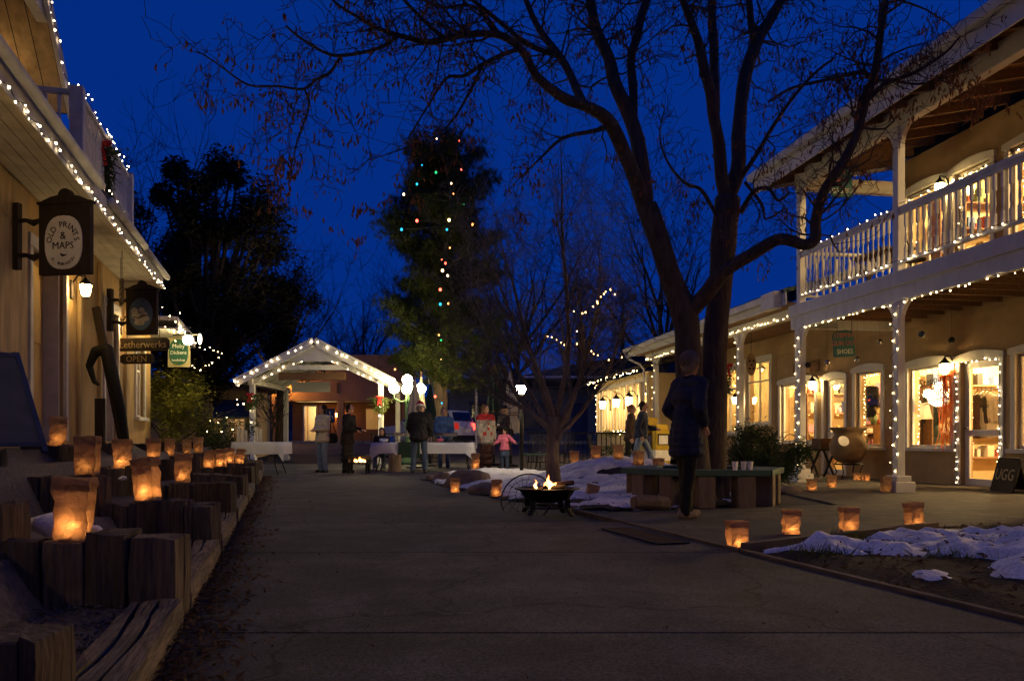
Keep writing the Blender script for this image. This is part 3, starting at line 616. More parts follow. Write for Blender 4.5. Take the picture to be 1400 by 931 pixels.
# balcony
mb = MB(); mb.box((-12.2, -.9, 3.98), (-9.1, .50, 4.04)); mb.build('balcony_deck', m_whiteL, LB)
rl = MB(); rl.box((-12.14, .44, 4.66), (-9.2, .52, 4.72)); rl.box((-12.14, .455, 4.10), (-9.2, .505, 4.14)); rl.box((-9.17, -.88, 4.66), (-9.09, .40, 4.72)); rl.box((-9.155, -.88, 4.10), (-9.105, .40, 4.14)); rl.box((-12.18, -.88, 4.66), (-12.1, .40, 4.72)); rl.box((-12.17, -.88, 4.10), (-12.11, .40, 4.14))
for x in (-9.13, -10.6, -12.14): rl.box((x-.07, .41, 3.80), (x+.07, .55, 4.76))
lrail = rl.build('balcony_railing', m_whiteL, LB, bevel=.01)
bl = turned_baluster(.53)
for k in range(20):
    x = -9.28-k*.14
    if abs(x+10.6) > .09: link('baluster', bl, lrail, (x, .48, 4.135))
for k in range(8): link('baluster', bl, lrail, (-9.13, .30-k*.14, 4.135)); link('baluster', bl, lrail, (-12.14, .30-k*.14, 4.135))
# upper gable
ops2 = [(-8.9, -7.9, 4.2, 5.6)]
mb = MB(); wall_open(mb, -9.55, -4.0, 3.9, 5.1, [(-8.9, -7.9, 4.2, 5.1)], -1.1, -.9)
mb.add([(-9.55, -.9, 5.1), (-4., -.9, 5.1), (-6.8, -.9, 7.4), (-9.55, -1.1, 5.1), (-4., -1.1, 5.1), (-6.8, -1.1, 7.4)], [(0, 1, 2), (5, 4, 3), (0, 2, 5, 3), (1, 4, 5, 2)]); mb.box((-9.55, -4, 3.9), (-9.35, -1.1, 5.1)); mb.build('gable_wall', m_stuccoL, LB)
window(LB, -8.9, -7.9, 4.2, 5.1, y=-.9, mull=1, arch=True, mat=m_whiteL)
mb = MB(); sl_ = .84
def rake(x): return 7.45 + (x+6.8)*sl_ if x < -6.8 else 7.45 - (x+6.8)*sl_
for x0, x1 in ((-10.0, -6.8), (-6.8, -3.6)):
    q = [(x0, .19, rake(x0)), (x1, .19, rake(x1)), (x1, -4, rake(x1)), (x0, -4, rake(x0))]
    mb.add(q + [(p[0], p[1], p[2]+.10) for p in q], [(3,2,1,0), (4,5,6,7), (0,1,5,4), (1,2,6,5), (2,3,7,6), (3,0,4,7)])
mb.build('gable_roof', m_roof, LB)
mb = MB()
for x0, x1 in ((-9.98, -6.8), (-6.8, -3.6)):
    for k in range(6):
        y1, y0 = .17-k*.19, -.01-k*.19; mb.add([(x0, y1, rake(x0)-.012), (x1, y1, rake(x1)-.012), (x1, y0, rake(x1)-.012), (x0, y0, rake(x0)-.012)], [(0, 1, 2, 3)])
mb.build('gable_soffit', m_peel, LB)
lantern('wall_lantern', 'lit lantern on the gable wall above the left balcony', LB, (-9.25, -.86, 5.0), s=.85)
lantern('wall_lantern', 'added unseen lantern beyond the left edge lighting the old prints sign', LB, (-5.3, .04, 2.7), s=1.3)  # added out of view to light the front of the hanging sign
mb = MB(); mb.beam((-10.02, .215, rake(-10.02)+.02), (-6.8, .215, rake(-6.8)+.02), .04, .20); mb.beam((-6.8, .216, rake(-6.8)+.02), (-3.6, .216, rake(-3.6)+.02), .04, .20); mb.beam((-9.95, -.9, rake(-9.95)-.02), (-6.8, -.9, rake(-6.8)-.02), .05, .12); mb.build('rake_board', m_whiteL, LB)
mb = MB(); mb.box((-6.95, .05, 3.85), (-6.75, .19, 6.4)); mb.build('porch_post', m_whiteL, LB, bevel=.012)
mb = MB(); mb.box((-9.3, .06, 5.45), (-4.2, .18, 5.62)); mb.build('tie_beam', m_whiteL, LB, bevel=.01)
# lights on the left building
fairy('fairy lights along the top rail of the left balcony', [(-9.1, .53, 4.74), (-12.2, .53, 4.74)], .12, .03, .013, m_bulbw, LB)
fairy('fairy lights along the foot of the left balcony', [(-9.3, .58, 3.93), (-12.2, .58, 3.93)], .15, .03, .013, m_bulbw, LB)
fairy('thick fairy lights under the eave of the left building', [(8.5, .69, 3.47), (-5.5, .69, 3.50), (-14.3, .69, 3.47)], .13, .03, .014, m_bulbw, LB)
fairy('fairy lights up the gable rake above the left balcony', [(-9.95, .25, rake(-9.95)-.03), (-7.4, .25, rake(-7.4)-.03)], .12, .02, .013, m_bulbw, LB)
fairy('short row of fairy lights on the tie beam at the top left corner', [(-9.2, .22, 5.62), (-6.5, .22, 5.62)], .09, .02, .013, m_bulbw, LB)
fairy('zigzag of fairy lights hanging off the far eave corner', None, r=.018, explicit=[P(x, y, 15.5) for x, y in ((222, 420), (232, 432), (226, 447), (238, 455), (250, 452), (240, 466), (258, 460), (246, 428), (240, 440))])
fairy('loop of fairy lights hanging in the air beyond the floodlight', None, r=.02, explicit=[P(x, y, 19.) for x, y in ((264, 474), (273, 475), (280, 478), (287, 475), (292, 479), (298, 481), (303, 483), (299, 489), (295, 492), (290, 496), (286, 499), (281, 500), (274, 506), (266, 503), (263, 500))])
fairy('fairy lights along the low awning beside the floodlight', [(-16.5, .70, 3.08), (-19.4, .70, 3.08)], .09, .02, .015, m_bulbw, LB)
lantern('wall_lantern', 'lit wall lantern below the old prints sign', LB, (-10.72, .05, 2.78), s=1.0, group='wall lanterns')
lantern('wall_lantern', 'lit wall lantern half hidden behind the painted bird sign', LB, (-14.05, .05, 2.75), s=1.1, group='wall lanterns')
fl = thing('floodlight', 'bright double floodlight at the far end of the left awning', 'lamp'); fl.location = P(257, 465, 16.1)
mb = MB(); mb.ball((0, 0, 0), .10, 12, 8); mb.build('bulb', m_flood, fl, smooth=True)
mb = MB(); mb.ball((.24, .0, .02), (.04, .04, .11), 10, 8); mb.build('bulb', EMIT('side_bulb', (1, .85, .6), 10), fl, smooth=True)
mb = MB(); mb.tube([(-.35, .12, .12), (0, .08, .12), (.24, .05, .12)], .018, 6); mb.lathe([(.03, .08), (.06, .10), (.05, .16)], 10); mb.build('bracket', m_iron, fl)
# ---- signs of the left building
def hang_sign(name, label, x0, x1, y0, y1, z, wallx):
    c = P((x0+x1)/2, y1, z); w = (x1-x0)/F*z; h = (y1-y0)/F*z
    t = thing(name, label, 'sign', c, 0, group='hanging shop signs'); t.rotation_euler = (0, 0, rad(-8))
    b = MB(); b.box((-w/2, -.03, 0), (w/2, .03, h)); b.box((-w/2-.02, -.04, h), (w/2+.02, .04, h+.03))
    n = 8; poly = [(-w/2*.9, h+.03), (w/2*.9, h+.03), (w/2*.55, h+.07), (w*.14, h+.085)] + [(w*.12*math.cos(a), h+.085+w*.12*math.sin(a)) for a in np.linspace(0, math.pi, n)] + [(-w*.14, h+.085), (-w/2*.55, h+.07)]
    k = len(poly); b.add([(p[0], -.025, p[1]) for p in poly] + [(p[0], .025, p[1]) for p in poly], [tuple(range(k))[::-1], tuple(range(k, 2*k))] + [((i+1) % k, i, i+k, (i+1) % k+k) for i in range(k)])
    b.build('board', m_darkwood, t, bevel=.008)
    e = (c.x - P(wallx, y1, z).x)
    a = MB()
    for hz in (h*.30, h*.80): a.tube([(-w/2+.01, 0, hz), (-w/2-.08, 0, hz-.03), (-w/2-.16, 0, hz), (-e+.04, 0, hz)], [.02, .035, .022, .03], 8)
    a.box((-e-.03, -.03, h*.1), (-e+.05, .03, h*1.05)); a.build('bracket', m_darkwood, t, smooth=False)
    return t, w, h
t, w, h = hang_sign('shop_sign', 'dark hanging sign with white arched panel reading old prints and maps', 52, 129, 280, 376, 8.1, 14)
pn = MB(); cw, chh = w*.36, h*.58; poly = [(-cw, .12*h), (cw, .12*h)] ; poly = [(cw*math.copysign(abs(math.cos(a))**.75, math.cos(a)), h*.45 + (h*.38)*math.copysign(abs(math.sin(a))**.85, math.sin(a))) for a in np.linspace(0, 2*math.pi, 28, endpoint=False)]
k = len(poly); pn.add([(p[0], -.045, p[1]) for p in poly] + [(p[0], -.031, p[1]) for p in poly], [tuple(range(k)), tuple(range(k, 2*k))[::-1]] + [(i, i+k, (i+1) % k+k, (i+1) % k) for i in range(k)]); pn.build('panel', m_board, t)
arc_text(t, 'OLD PRINTS', .085, (0, -.048, h*.43), (cw*.74, h*.27), -1.35, 1.35, m_ink)
lettering(t, '&', .11, (0, -.048, h*.54), m_ink); lettering(t, 'MAPS', .10, (0, -.048, h*.40), m_ink)
mb = MB(); mb.ball((.0, -.048, h*.265), (.028, .003, .011), 10, 6); mb.ball((-.022, -.048, h*.285), (.010, .003, .009), 8, 6); mb.ball((.03, -.048, h*.272), (.014, .003, .005), 8, 6); mb.build('duck_emblem', m_ink, t)
for kk, ch in enumerate('G. ROBINSON'):
    if ch != ' ': a = -.75+1.5*kk/10; lettering(t, ch, .042, (cw*.80*math.sin(a), -.048, h*.43-h*.29*math.cos(a)), m_ink, (math.pi/2, -a, 0), name='letter')
t, w, h = hang_sign('shop_sign', 'dark hanging sign with oval painting of a pale figure on blue', 172, 217, 397, 458, 12.4, 146)
pn = MB(); pn.prism([(w*.38*math.cos(a), h*.36*math.sin(a)) for a in np.linspace(0, 2*math.pi, 24, endpoint=False)], .031, .042, M=Matrix.Translation((0, 0, h*.46)) @ Matrix.Rotation(math.pi/2, 4, 'X')); pn.build('panel', MAT('painted_blue', (.10, .16, .22), .7, .3, 6), t)
mb = MB(); 
for (cx, cz, rx, rz2) in ((-.06, .42, .10, .045), (.02, .36, .13, .05), (.06, .44, .06, .05), (-.10, .52, .06, .06), (.02, .55, .05, .035), (-.02, .27, .09, .05)): mb.ball((cx, -.043, h*cz/.46*.46), (rx, .006, rz2), 10, 6)
mb.build('painted_figure', MAT('painted_cream', (.42, .38, .30), .7, .3, 9), t)
mb = MB(); mb.tube([(-.12, -.05, h*.40), (-.02, -.052, h*.37), (.10, -.05, h*.44)], .007, 5); mb.tube([(-.03, -.05, h*.36), (.05, -.052, h*.46)], .006, 5); mb.build('painted_lines', m_ink, t)
def plank_sign(name, label, x0, x1, y0, y1, z, text, size, mat=m_darkwood, tm=m_gilt, rz=-8, wall=None):
    c = P((x0+x1)/2, y1, z); w = (x1-x0)/F*z; h = (y1-y0)/F*z; t = thing(name, label, 'sign', c, rad(rz))
    b = MB(); poly = [(-w/2, h*.2), (-w/2+.05, 0), (w/2-.05, 0), (w/2, h*.2), (w/2, h*.8), (w/2-.05, h), (-w/2+.05, h), (-w/2, h*.8)]
    k = 8; b.add([(p[0], -.02, p[1]) for p in poly] + [(p[0], .02, p[1]) for p in poly], [tuple(range(k)), tuple(range(k, 2*k))[::-1]] + [(i, i+k, (i+1) % k+k, (i+1) % k) for i in range(k)]); b.build('board', mat, t, bevel=.006)
    lettering(t, text, size, (0, -.023, h*.47), tm); return t, w, h
t, w, h = plank_sign('shop_sign', 'long dark plank sign reading letherwerks', 158, 234, 462, 480, 13.6, 'Letherwerks', .17)
mb = MB(); mb.tube([(-w/2, 0, h*.5), (-w/2-.35, .02, h*.5)], .014, 6); mb.tube([(-.3, 0, h), (-.3, 0, h+.5)], .005, 4); mb.tube([(.3, 0, h), (.3, 0, h+.5)], .005, 4); mb.build('bracket', m_iron, t)
t, w, h = plank_sign('shop_sign', 'small dark plank sign reading open under the letherwerks sign', 163, 212, 484, 497.5, 13.6, 'OPEN', .15)
mb = MB()
for x in (-.2, .2): mb.tube([(x, 0, h), (x, 0, h+.05)], .004, 4)
mb.build('chain', m_iron, t)
c = P(245, 502, 17.2); t = thing('shop_sign', 'green shop sign with cream frame reading moby dickens bookshop', 'sign', c, rad(-6)); w, h = .50, .64
mb = MB(); mb.box((-w/2, -.02, 0), (w/2, .02, h)); mb.build('board', MAT('sign_cream', (.40, .34, .18), .7), t, bevel=.006)
mb = MB(); poly = [(.21*math.cos(a)*1.02, .28*math.copysign(abs(math.sin(a))**.6, math.sin(a))) for a in np.linspace(0, 2*math.pi, 24, endpoint=False)]; mb.prism(poly, .021, .030, M=Matrix.Translation((0, 0, h/2)) @ Matrix.Rotation(math.pi/2, 4, 'X')); mb.build('panel', m_signgreen, t)
for tx, sz, zz in (('Moby', .125, .45), ('Dickens', .115, .31), ('bookshop', .075, .15)): lettering(t, tx, sz, (0, -.033, zz), m_board)
mb = MB(); mb.tube([(-.2, 0, h), (-.2, 0, h+.22)], .005, 4); mb.tube([(.2, 0, h), (.2, 0, h+.22)], .005, 4); mb.tube([(-.6, 0, h+.22), (.27, 0, h+.22)], .012, 6); mb.build('bracket', m_iron, t)
# tilted small plank sign hung by chains under the eave
c = P(166, 400, 11.4); t = thing('shop_sign', 'tilted wooden board hung on chains between the two hanging signs', 'sign', c, rad(-62))
mb = MB(); mb.box((-.33, -.02, -.17), (.33, .02, .17), M=Matrix.Rotation(rad(4), 4, 'Y')); mb.build('board', m_darkwood, t, bevel=.008)
mb = MB(); mb.tube([(-.25, 0, .17), (-.25, 0, .55)], .006, 4); mb.tube([(.25, 0, .17), (.25, 0, .55)], .006, 4); mb.build('chain', m_iron, t)
mb = MB()
for k in range(3): mb.box((-.26, -.023, -.10+k*.085), (.24-.05*k, -.020, -.06+k*.085), M=Matrix.Rotation(rad(4), 4, 'Y'))
mb.build('lettering', m_gilt, t)
# carved wooden figure and leaning plank beside the wall
c = P(160, 606, 11.2); t = thing('carved_figure', 'black carved curved figure on a leaning plank against the ochre wall', 'sculpture', c)
base = c
def rel(x, y, dz=0): return P(x, y, 11.2+dz) - base
mb = MB(); mb.beam(rel(131, 420, .25), rel(168, 606, -.05), .11, .05); mb.build('plank', m_darkwood, t, bevel=.01)
me = blob('carving', [(rel(129, 522, -.1), .035, rel(122, 500, -.1), .05), (rel(122, 500, -.1), .05, rel(131, 480, -.1), .07), (rel(131, 480, -.1), .07, rel(146, 478, -.1), .09), (rel(146, 478, -.1), .09, rel(153, 510, -.1), .085), (rel(153, 510, -.1), .085, rel(165, 560, -.1), .07), (rel(165, 560, -.1), .07, rel(172, 602, -.1), .055), (rel(129, 522, -.1), .035, rel(135, 526, -.1), .025)], .02, 2); me.materials.append(m_ink); link('carving', me, t)
mb = MB(); mb.box((-.06, -.04, 0), (.06, .04, .62)); p_ = mb.build('wooden_stake', m_darkwood, loc=P(137, 606, 11.0), bevel=.01, label='short dark wooden stake beside the carved figure', cat='post')
# A-frame sign board
c = P(22, 619, 6.8); t = thing('sandwich_board', 'blue framed sandwich board leaning at the left edge', 'sign', c, rad(62))
Mx = Matrix.Rotation(rad(-26), 4, 'X')
mb = MB()
for a, b in (((-.25, 0, 0), (-.25, 0, 1.0)), ((.25, 0, 0), (.25, 0, 1.0)), ((-.25, 0, .08), (.25, 0, .08)), ((-.25, 0, .97), (.25, 0, .97))): mb.beam(Mx @ Vector(a), Mx @ Vector(b), .05, .04)
mb.build('frame', m_blue, t, bevel=.006)
mb = MB(); mb.box((-.235, -.008, .10), (.235, .012, .95), M=Mx); mb.build('board', MAT('slate_board', (.045, .05, .058), .4, .3, 6, .1, 30, spec=.5), t)
mb = MB(); mb.beam((-.25, .80, 0), (-.25, .45, .9), .04, .04); mb.beam((.25, .80, 0), (.25, .45, .9), .04, .04); mb.build('back_leg', m_blue, t)
# wreath on the left balcony
def swag(label, loc, w, h, bow=True, seed=1, ring=False):
    rg = random.Random(seed); t = thing('wreath', label, 'wreath', loc, 0, group='green wreaths with red bows'); mb = MB()
    for k in range(420):
        if ring: a = rg.random()*6.283; rr = 1+rg.gauss(0, .13); c = Vector((w*math.cos(a)*rr, rg.gauss(0, .04), h*math.sin(a)*rr))
        else: u = rg.random(); c = Vector((rg.gauss(0, w*(.6-.35*u)), rg.gauss(0, .05), -h*u*1.0+h*.4))
        d = Vector((rg.gauss(0, .7), rg.gauss(0, .5), rg.gauss(-.4, .6))).normalized()*.13; q = d.orthogonal().normalized()*.013; mb.add([c-q, c+q, c+d], [(0, 1, 2)])
    mb.build('greenery', m_needle, t)
    m = MB(); z0 = h*.35
    for sx in (-1, 1): m.ball((sx*.07, -.09, z0+.02), (.07, .025, .045), 10, 6); m.beam((sx*.015, -.09, z0), (sx*.06, -.09, z0-.26), .045, .012)
    m.ball((0, -.10, z0+.01), .03, 8, 6); m.build('bow', m_red, t, smooth=False); return t
swag('evergreen swag with red bow on the left balcony railing', P(143, 225, 10.2), .16, .62, seed=3)
# ------------------------------------------------------------------ timber terraces beside the path
rows = [(2.15, 6, -1.23), (3.6, 13, None), (5.6, 12, None), (7.6, 12, None), (9.8, 11, None), (12.4, 10, None), (14.4, 10, None), (17.4, 8, None)]
names = ['nearest to the camera at the lower left corner', 'second from the camera carrying the big glowing bag', 'third from the camera with the tilted bag', 'fourth from the camera', 'fifth from the camera', 'sixth from the camera', 'second farthest from the camera', 'farthest from the camera by the table']
POSTS = []
def timber_mesh(w, d, h, seed):
    rg = random.Random(seed); nz_ = 6; mb = MB(); vs = []
    ring = [(-1,-1)]; cr = [rg.uniform(-.7, .7)]; dp = rg.choice((.985, .97, .95, .88))
    for q in cr: ring += [(q-.04, -1.0+rg.uniform(-.03, .03)), (q, -dp), (q+.04, -1.0+rg.uniform(-.03, .03))]
    ring += [(1,-1),(1.02,-.08),(.94, .0),(1.02,.07),(1,1),(0,1),(-1,1),(-1.02,0)]
    off = [rg.uniform(-.04, .04) for _ in ring]
    for j in range(nz_+1):
        for i, (a, b) in enumerate(ring):
            e = 1+off[i]+rg.uniform(-.03, .03); zz = h*j/nz_
            if j == nz_: zz += rg.uniform(-.018, .010); e *= .96
            vs.append((a*w/2*e, b*d/2*e, zz))
    n = len(ring); fs = [(j*n+k, j*n+(k+1) % n, (j+1)*n+(k+1) % n, (j+1)*n+k) for j in range(nz_) for k in range(n)]
    c = len(vs); vs.append((0, 0, h-.006)); fs += [(nz_*n+k, nz_*n+(k+1) % n, c) for k in range(n)]
    mb.add(vs, fs); return mb
for ri, (z, cnt, xr) in enumerate(rows):
    t = thing('timber_wall', 'row of upright timbers in the terraced bed, '+names[ri], 'retaining wall', group='rows of upright timbers')
    x = xr if xr is not None else LX(-.46, z)
    for k in range(cnt):
        w = R.uniform(.175, .225); L = (x-w/2) + .287*z
        hh = .40 if L > -1.2 else (.57 if L > -1.92 else .77)
        if ri == 0: hh = .30
        hh += R.uniform(-.025, .02); zz = z + R.uniform(-.025, .025)
        if L < -2.55: break
        m = timber_mesh(w-.012, R.uniform(.17, .22), hh + .05, ri*40+k); o = m.build('timber_post', m_timber, t, loc=(x-w/2, zz, -.05), rot=(R.uniform(-.015, .015), R.uniform(-.02, .02), R.uniform(-.06, .06)))
        bev(o, .008, 2); POSTS.append((x-w/2, zz, hh, w)); x -= w
# lying timbers at the path side and on the steps
ties = [(1.2, 3.45, -.55, .13, 'lying timber with long cracks beside the path, nearest'), (3.75, 5.45, -.55, .14, 'lying timber beside the path between the second and third rows'), (5.75, 7.45, -.55, .14, 'lying timber beside the path between the third and fourth rows'), (7.75, 9.65, -.55, .15, 'lying timber beside the path between the fourth and fifth rows'), (10, 12.2, -.55, .15, 'lying timber beside the path before the sixth row'), (14.6, 17.2, -.55, .15, 'lying timber beside the path before the farthest row'), (2.3, 3.5, -1.32, .34, 'lying timber on the upper step at the left edge')]
for a, b, L, h, lb in ties:
    rg = random.Random(int(a*10)); c = Vector((LX(L, (a+b)/2), (a+b)/2, 0)); ln = (b-a)*1.04; mb = MB(); vs = []; N = 14
    ring = [(-.10, -.05), (.105, -.05), (.11, h*.5), (.10, h), (.035, h+.004), (.030, h-.03), (.022, h-.028), (.017, h+.004), (-.035, h+.003), (-.040, h-.035), (-.050, h-.03), (-.056, h+.002), (-.10, h), (-.105, h*.5)]
    for j in range(N+1):
        y = -ln/2+ln*j/N; wob = [rg.uniform(-.006, .006) for _ in ring]; sh = .012*math.sin(j*.8)
        for i, (px, pz) in enumerate(ring): vs.append((px + (sh if 3 < i < 12 else 0)+wob[i], y, pz + wob[(i+3) % len(ring)]))
    n = len(ring); mb.add(vs, [(j*n+k, j*n+(k+1) % n, (j+1)*n+(k+1) % n, (j+1)*n+k) for j in range(N) for k in range(n)] + [tuple(range(n))[::-1], tuple(range(N*n, (N+1)*n))])
    o = mb.build('lying_timber', m_tie, loc=c, rot=(0, 0, math.atan(.287)), label=lb, cat='timber', group='lying timbers of the terrace')
# soil and gravel of the beds
mb = MB(); bv = []; bz = np.arange(1.0, 21.01, .22); bl_ = [-.50, -.62, -.75, -.9, -1.05, -1.2, -1.35, -1.5, -1.65, -1.8, -1.95, -2.1, -2.3, -2.5, -2.75, -3.2]
for z in bz:
    for L in bl_:
        h = .07 if L > -1.12 else (.30 if L > -1.8 else .62); h += .05*mnoise.noise((L*2, z*1.3, 0))+.02*mnoise.noise((L*9, z*7, 4))
        if L < -2.2: h = .74+.02*mnoise.noise((L*2, z, 0))
        bv.append((LX(L, z), z, h if L < -.52 else .02))
n = len(bl_); mb.add(bv, [(j*n+i+1, j*n+i, (j+1)*n+i, (j+1)*n+i+1) for j in range(len(bz)-1) for i in range(n-1)])
mb.build('terrace_bed', m_gravel, kind='structure', smooth=True)
rg = random.Random(5); mb = MB()
for k in range(2600):
    z = 1.5+rg.random()**1.7*9; L = -.62-rg.random()*.5
    c = Vector((LX(L, z), z, .085+.05*mnoise.noise((L*2, z*1.3, 0)))); r_ = rg.uniform(.006, .018)
    vs = [c+Vector((rg.uniform(.6, 1)*r_*a, rg.uniform(.6, 1)*r_*b, rg.uniform(.4, .8)*r_*d)) for a, b, d in ((1,0,0),(-1,0,0),(0,1,0),(0,-1,0),(0,0,1),(0,0,-1))]
    mb.add(vs, [(0,2,4),(2,1,4),(1,3,4),(3,0,4),(2,0,5),(1,2,5),(3,1,5),(0,3,5)])
mb.build('gravel_stones', m_gravel, kind='stuff', label='small grey brown gravel between the timbers', cat='gravel')
mb = MB()
def leaf_at(c, s, rg):
    M = Matrix.Translation(c) @ Matrix.Rotation(rg.random()*6.28, 4, 'Z') @ Matrix.Rotation(rg.gauss(0, .35), 4, 'X') @ Matrix.Rotation(rg.gauss(0, .35), 4, 'Y')
    return [M @ Vector(p) for p in ((-s, 0, 0), (-.2*s, -.4*s, .15*s), (s, 0, .2*s), (-.2*s, .4*s, .15*s))]
for k in range(6200):
    z = 2.2+rg.random()**1.5*15; L = -.43+abs(rg.gauss(0, .13))*(1 if rg.random() < .96 else 3)+.0
    if rg.random() < .25: L = -.5-rg.random()*.9
    hh = .02+rg.random()*.03*max(0, 1-(L+.43)*4) if L > -.45 else .09+rg.random()*.03
    mb.add(leaf_at((LX(L, z), z, hh), rg.uniform(.010, .028), rg), [(0, 1, 2, 3)])
for k in range(800):
    z = 1.5+rg.random()**1.3*14; L = -.4+rg.random()*3.7; mb.add(leaf_at((LX(L, z), z, .017), rg.uniform(.004, .014), rg), [(0, 1, 2, 3)])
mb.build('fallen_leaves', m_litter, kind='stuff', label='dry brown leaves drifted along the path edge', cat='leaves')
# patches of snow between the posts
for i, (x, y, z, s, lb) in enumerate(((60, 722, 3.9, .10, 'white snow lump left of the big glowing bag'), (128, 726, 3.8, .045, 'small white snow lump right of the big glowing bag'), (167, 655, 6.9, .045, 'thin snow lump beside the upright timbers'))):
    me = blob('snow', [((R.uniform(-1, 1)*s*.6, R.uniform(-1, 1)*s*.4, R.uniform(0, .3)*s), (s*.5, s*.45, s*R.uniform(.3, .7))) for _ in range(7)], .02, 2); me.materials.append(m_snow)
    c = P(x, y, z); tag(link('snow_lump', me, None, c), lb, 'snow')

# ------------------------------------------------------------------ paper bag lanterns
def bag_mesh(seed):
    rg = random.Random(seed); m = MB(); vs = []; lv = [0, .03, .075, .125, .175, .215, .25, .275]
    ring = [(-1,-1),(-.33,-1),(.33,-1),(1,-1),(.82,0),(1,1),(.33,1),(-.33,1),(-1,1),(-.82,0)]
    w, d = .068, .046
    for z in lv:
        fl = 1+.06*z/.27
        for a, b in ring: vs.append((a*w*fl+rg.gauss(0, .0055), b*d*fl+rg.gauss(0, .0055), z+(rg.gauss(0, .004) if z > .26 else 0)))
    n = len(ring); m.add(vs, [(j*n+k, j*n+(k+1) % n, (j+1)*n+(k+1) % n, (j+1)*n+k) for j in range(len(lv)-1) for k in range(n)] + [tuple(range(n))[::-1]])
    v2 = []
    for z in (.278, .250, .222):
        for k, (a, b) in enumerate(ring): v2.append((a*w*1.12+rg.gauss(0, .003), b*d*1.14+rg.gauss(0, .003), z+rg.gauss(0, .003)))
    m.add(v2, [(j*n+k, j*n+(k+1) % n, (j+1)*n+(k+1) % n, (j+1)*n+k) for j in range(2) for k in range(n)])
    return m.mesh('paper', m_paper)
BAGS = [bag_mesh(k) for k in range(6)]
mb = MB(); mb.box((-.06, -.038, .002), (.06, .038, .022)); SAND = mb.mesh('sand', m_sand)
mb = MB(); mb.lathe([(.018, .022), (.018, .045)], 8); WAX = mb.mesh('candle', m_wax)
mb = MB(); mb.lathe([(.002, .047), (.006, .055), (.004, .066), (.001, .075)], 6); FLAME = mb.mesh('flame', EMIT('candle_flame', (1, .55, .16), 30))
BI = [0]
def bag(label, loc, s=1.0, power=1.0, rz=0., tilt=0., hs=1.0):
    t = thing('paper_lantern', label, 'paper lantern', loc, rz, group='paper bag lanterns'); t.rotation_euler = (0, tilt, rz); t.scale = (s, s, s*hs)
    k = BI[0]; BI[0] += 1
    link('paper', BAGS[k % 6], t, rot=(0, 0, math.pi*(k % 2))); link('sand', SAND, t); c = link('candle', WAX, t)
    if power > 0: link('flame', FLAME, c); point('candle_light', t, (0, -.006, .066), power*.42, (1, .46, .15), .012)
    return t
def post_bag(x, y, z, label, power=1., tilt=0., s=1., rz=0.):
    X = (x-HX)/F*z; best = min(POSTS, key=lambda p: abs(p[0]-X)*1.0+abs(p[1]-z)*1.3); bag(label, (best[0]*.5+X*.5 if abs(best[0]-X) < .09 else best[0], best[1], best[2]-.004), s, power, rz, tilt)
post_bag(97, 728, 3.6, 'tall glowing paper bag on the timbers, largest and nearest', 1.7, .03, 1.02, .2)
post_bag(203, 683, 5.6, 'crooked glowing paper bag leaning left on the third timber row', 2.2, -.12, 1.1, -.2)
post_bag(250, 663, 7.6, 'squat dim orange paper bag right of the crooked one', .8, .02, 1., .3)
post_bag(148, 637, 7.3, 'glowing paper bag on the upper timbers above the crooked one', 1.3, 0, 1.02, .1)
post_bag(114, 650, 5.6, 'dim paper bag just behind the tallest glowing bag', .25, 0, 1.0, .1)
post_bag(79, 606, 7.6, 'dim red glowing paper bag high against the ochre wall', .5, .02, 1., .5)
post_bag(212, 636, 9.8, 'dim glowing paper bag on the upper timbers left of the bush', .8, 0, 1., .2)
post_bag(231, 624, 12.4, 'pale upright paper bag in front of the bush', .25, 0, 1., .3)
post_bag(256, 621, 14.4, 'left of two unlit paper bags beyond the bush', .08, 0, 1., .3)
post_bag(272, 617, 14.4, 'right of two unlit paper bags beyond the bush', .08, 0, 1.05, .0)
post_bag(287, 649, 12.4, 'first from the left of four glowing bags near the path end', 1.0, 0, 1., .1)
post_bag(301, 643, 12.4, 'second from the left of four glowing bags near the path end', 1.7, .03, 1., -.1)
post_bag(313, 636, 14.4, 'third from the left of four glowing bags near the path end', 1.3, 0, .98, .1)
post_bag(325, 631, 14.4, 'leaning glowing bag at the right of four near the path end', 1.0, .14, .98, -.1)
bag('glowing paper bag at the tip of the right planter bed', G(1007, 750), .98, 1.3, .2, .02, .78)
bag('glowing paper bag behind the right planter edge, second from the tip', G(1082, 731), .98, 1.3, -.1, 0, .80)
bag('glowing paper bag behind the right planter edge, third from the tip', G(1160, 727), 1.02, 1.1, .1, .02, .78)
bag('glowing paper bag in front of the right snow heap', G(1250, 722), 1.02, .8, .3, -.06, .85)
bag('glowing paper bag on the path beside the brown rock, left', G(622, 674), .98, 1.2, .2, 0, .85)
bag('glowing paper bag on the path edge right of the rock', G(679, 679), .98, .8, -.2, 0, .9)
bag('paper bag tipped over beside the fire pit', G(806, 684), 1.0, 1.4, .2, .28, .8)
bag('small reddish bag at the foot of the corner porch post', G(1110, 671), .95, .5, .1, 0, .72)
bag('small glowing bag standing behind the porch step, between posts', G(1137, 667), .95, .5, .1, 0, .8)
bag('dim paper bag beside the near porch post plinth', G(1211, 673.5), .95, .06, .1, 0, .95)
bag('glowing bag under the clay urn stand, left', G(1172, 656.5), .9, .6, .1, 0, .6)
bag('glowing bag under the clay urn stand, right', G(1184, 657), .9, .7, .1, 0, .6)

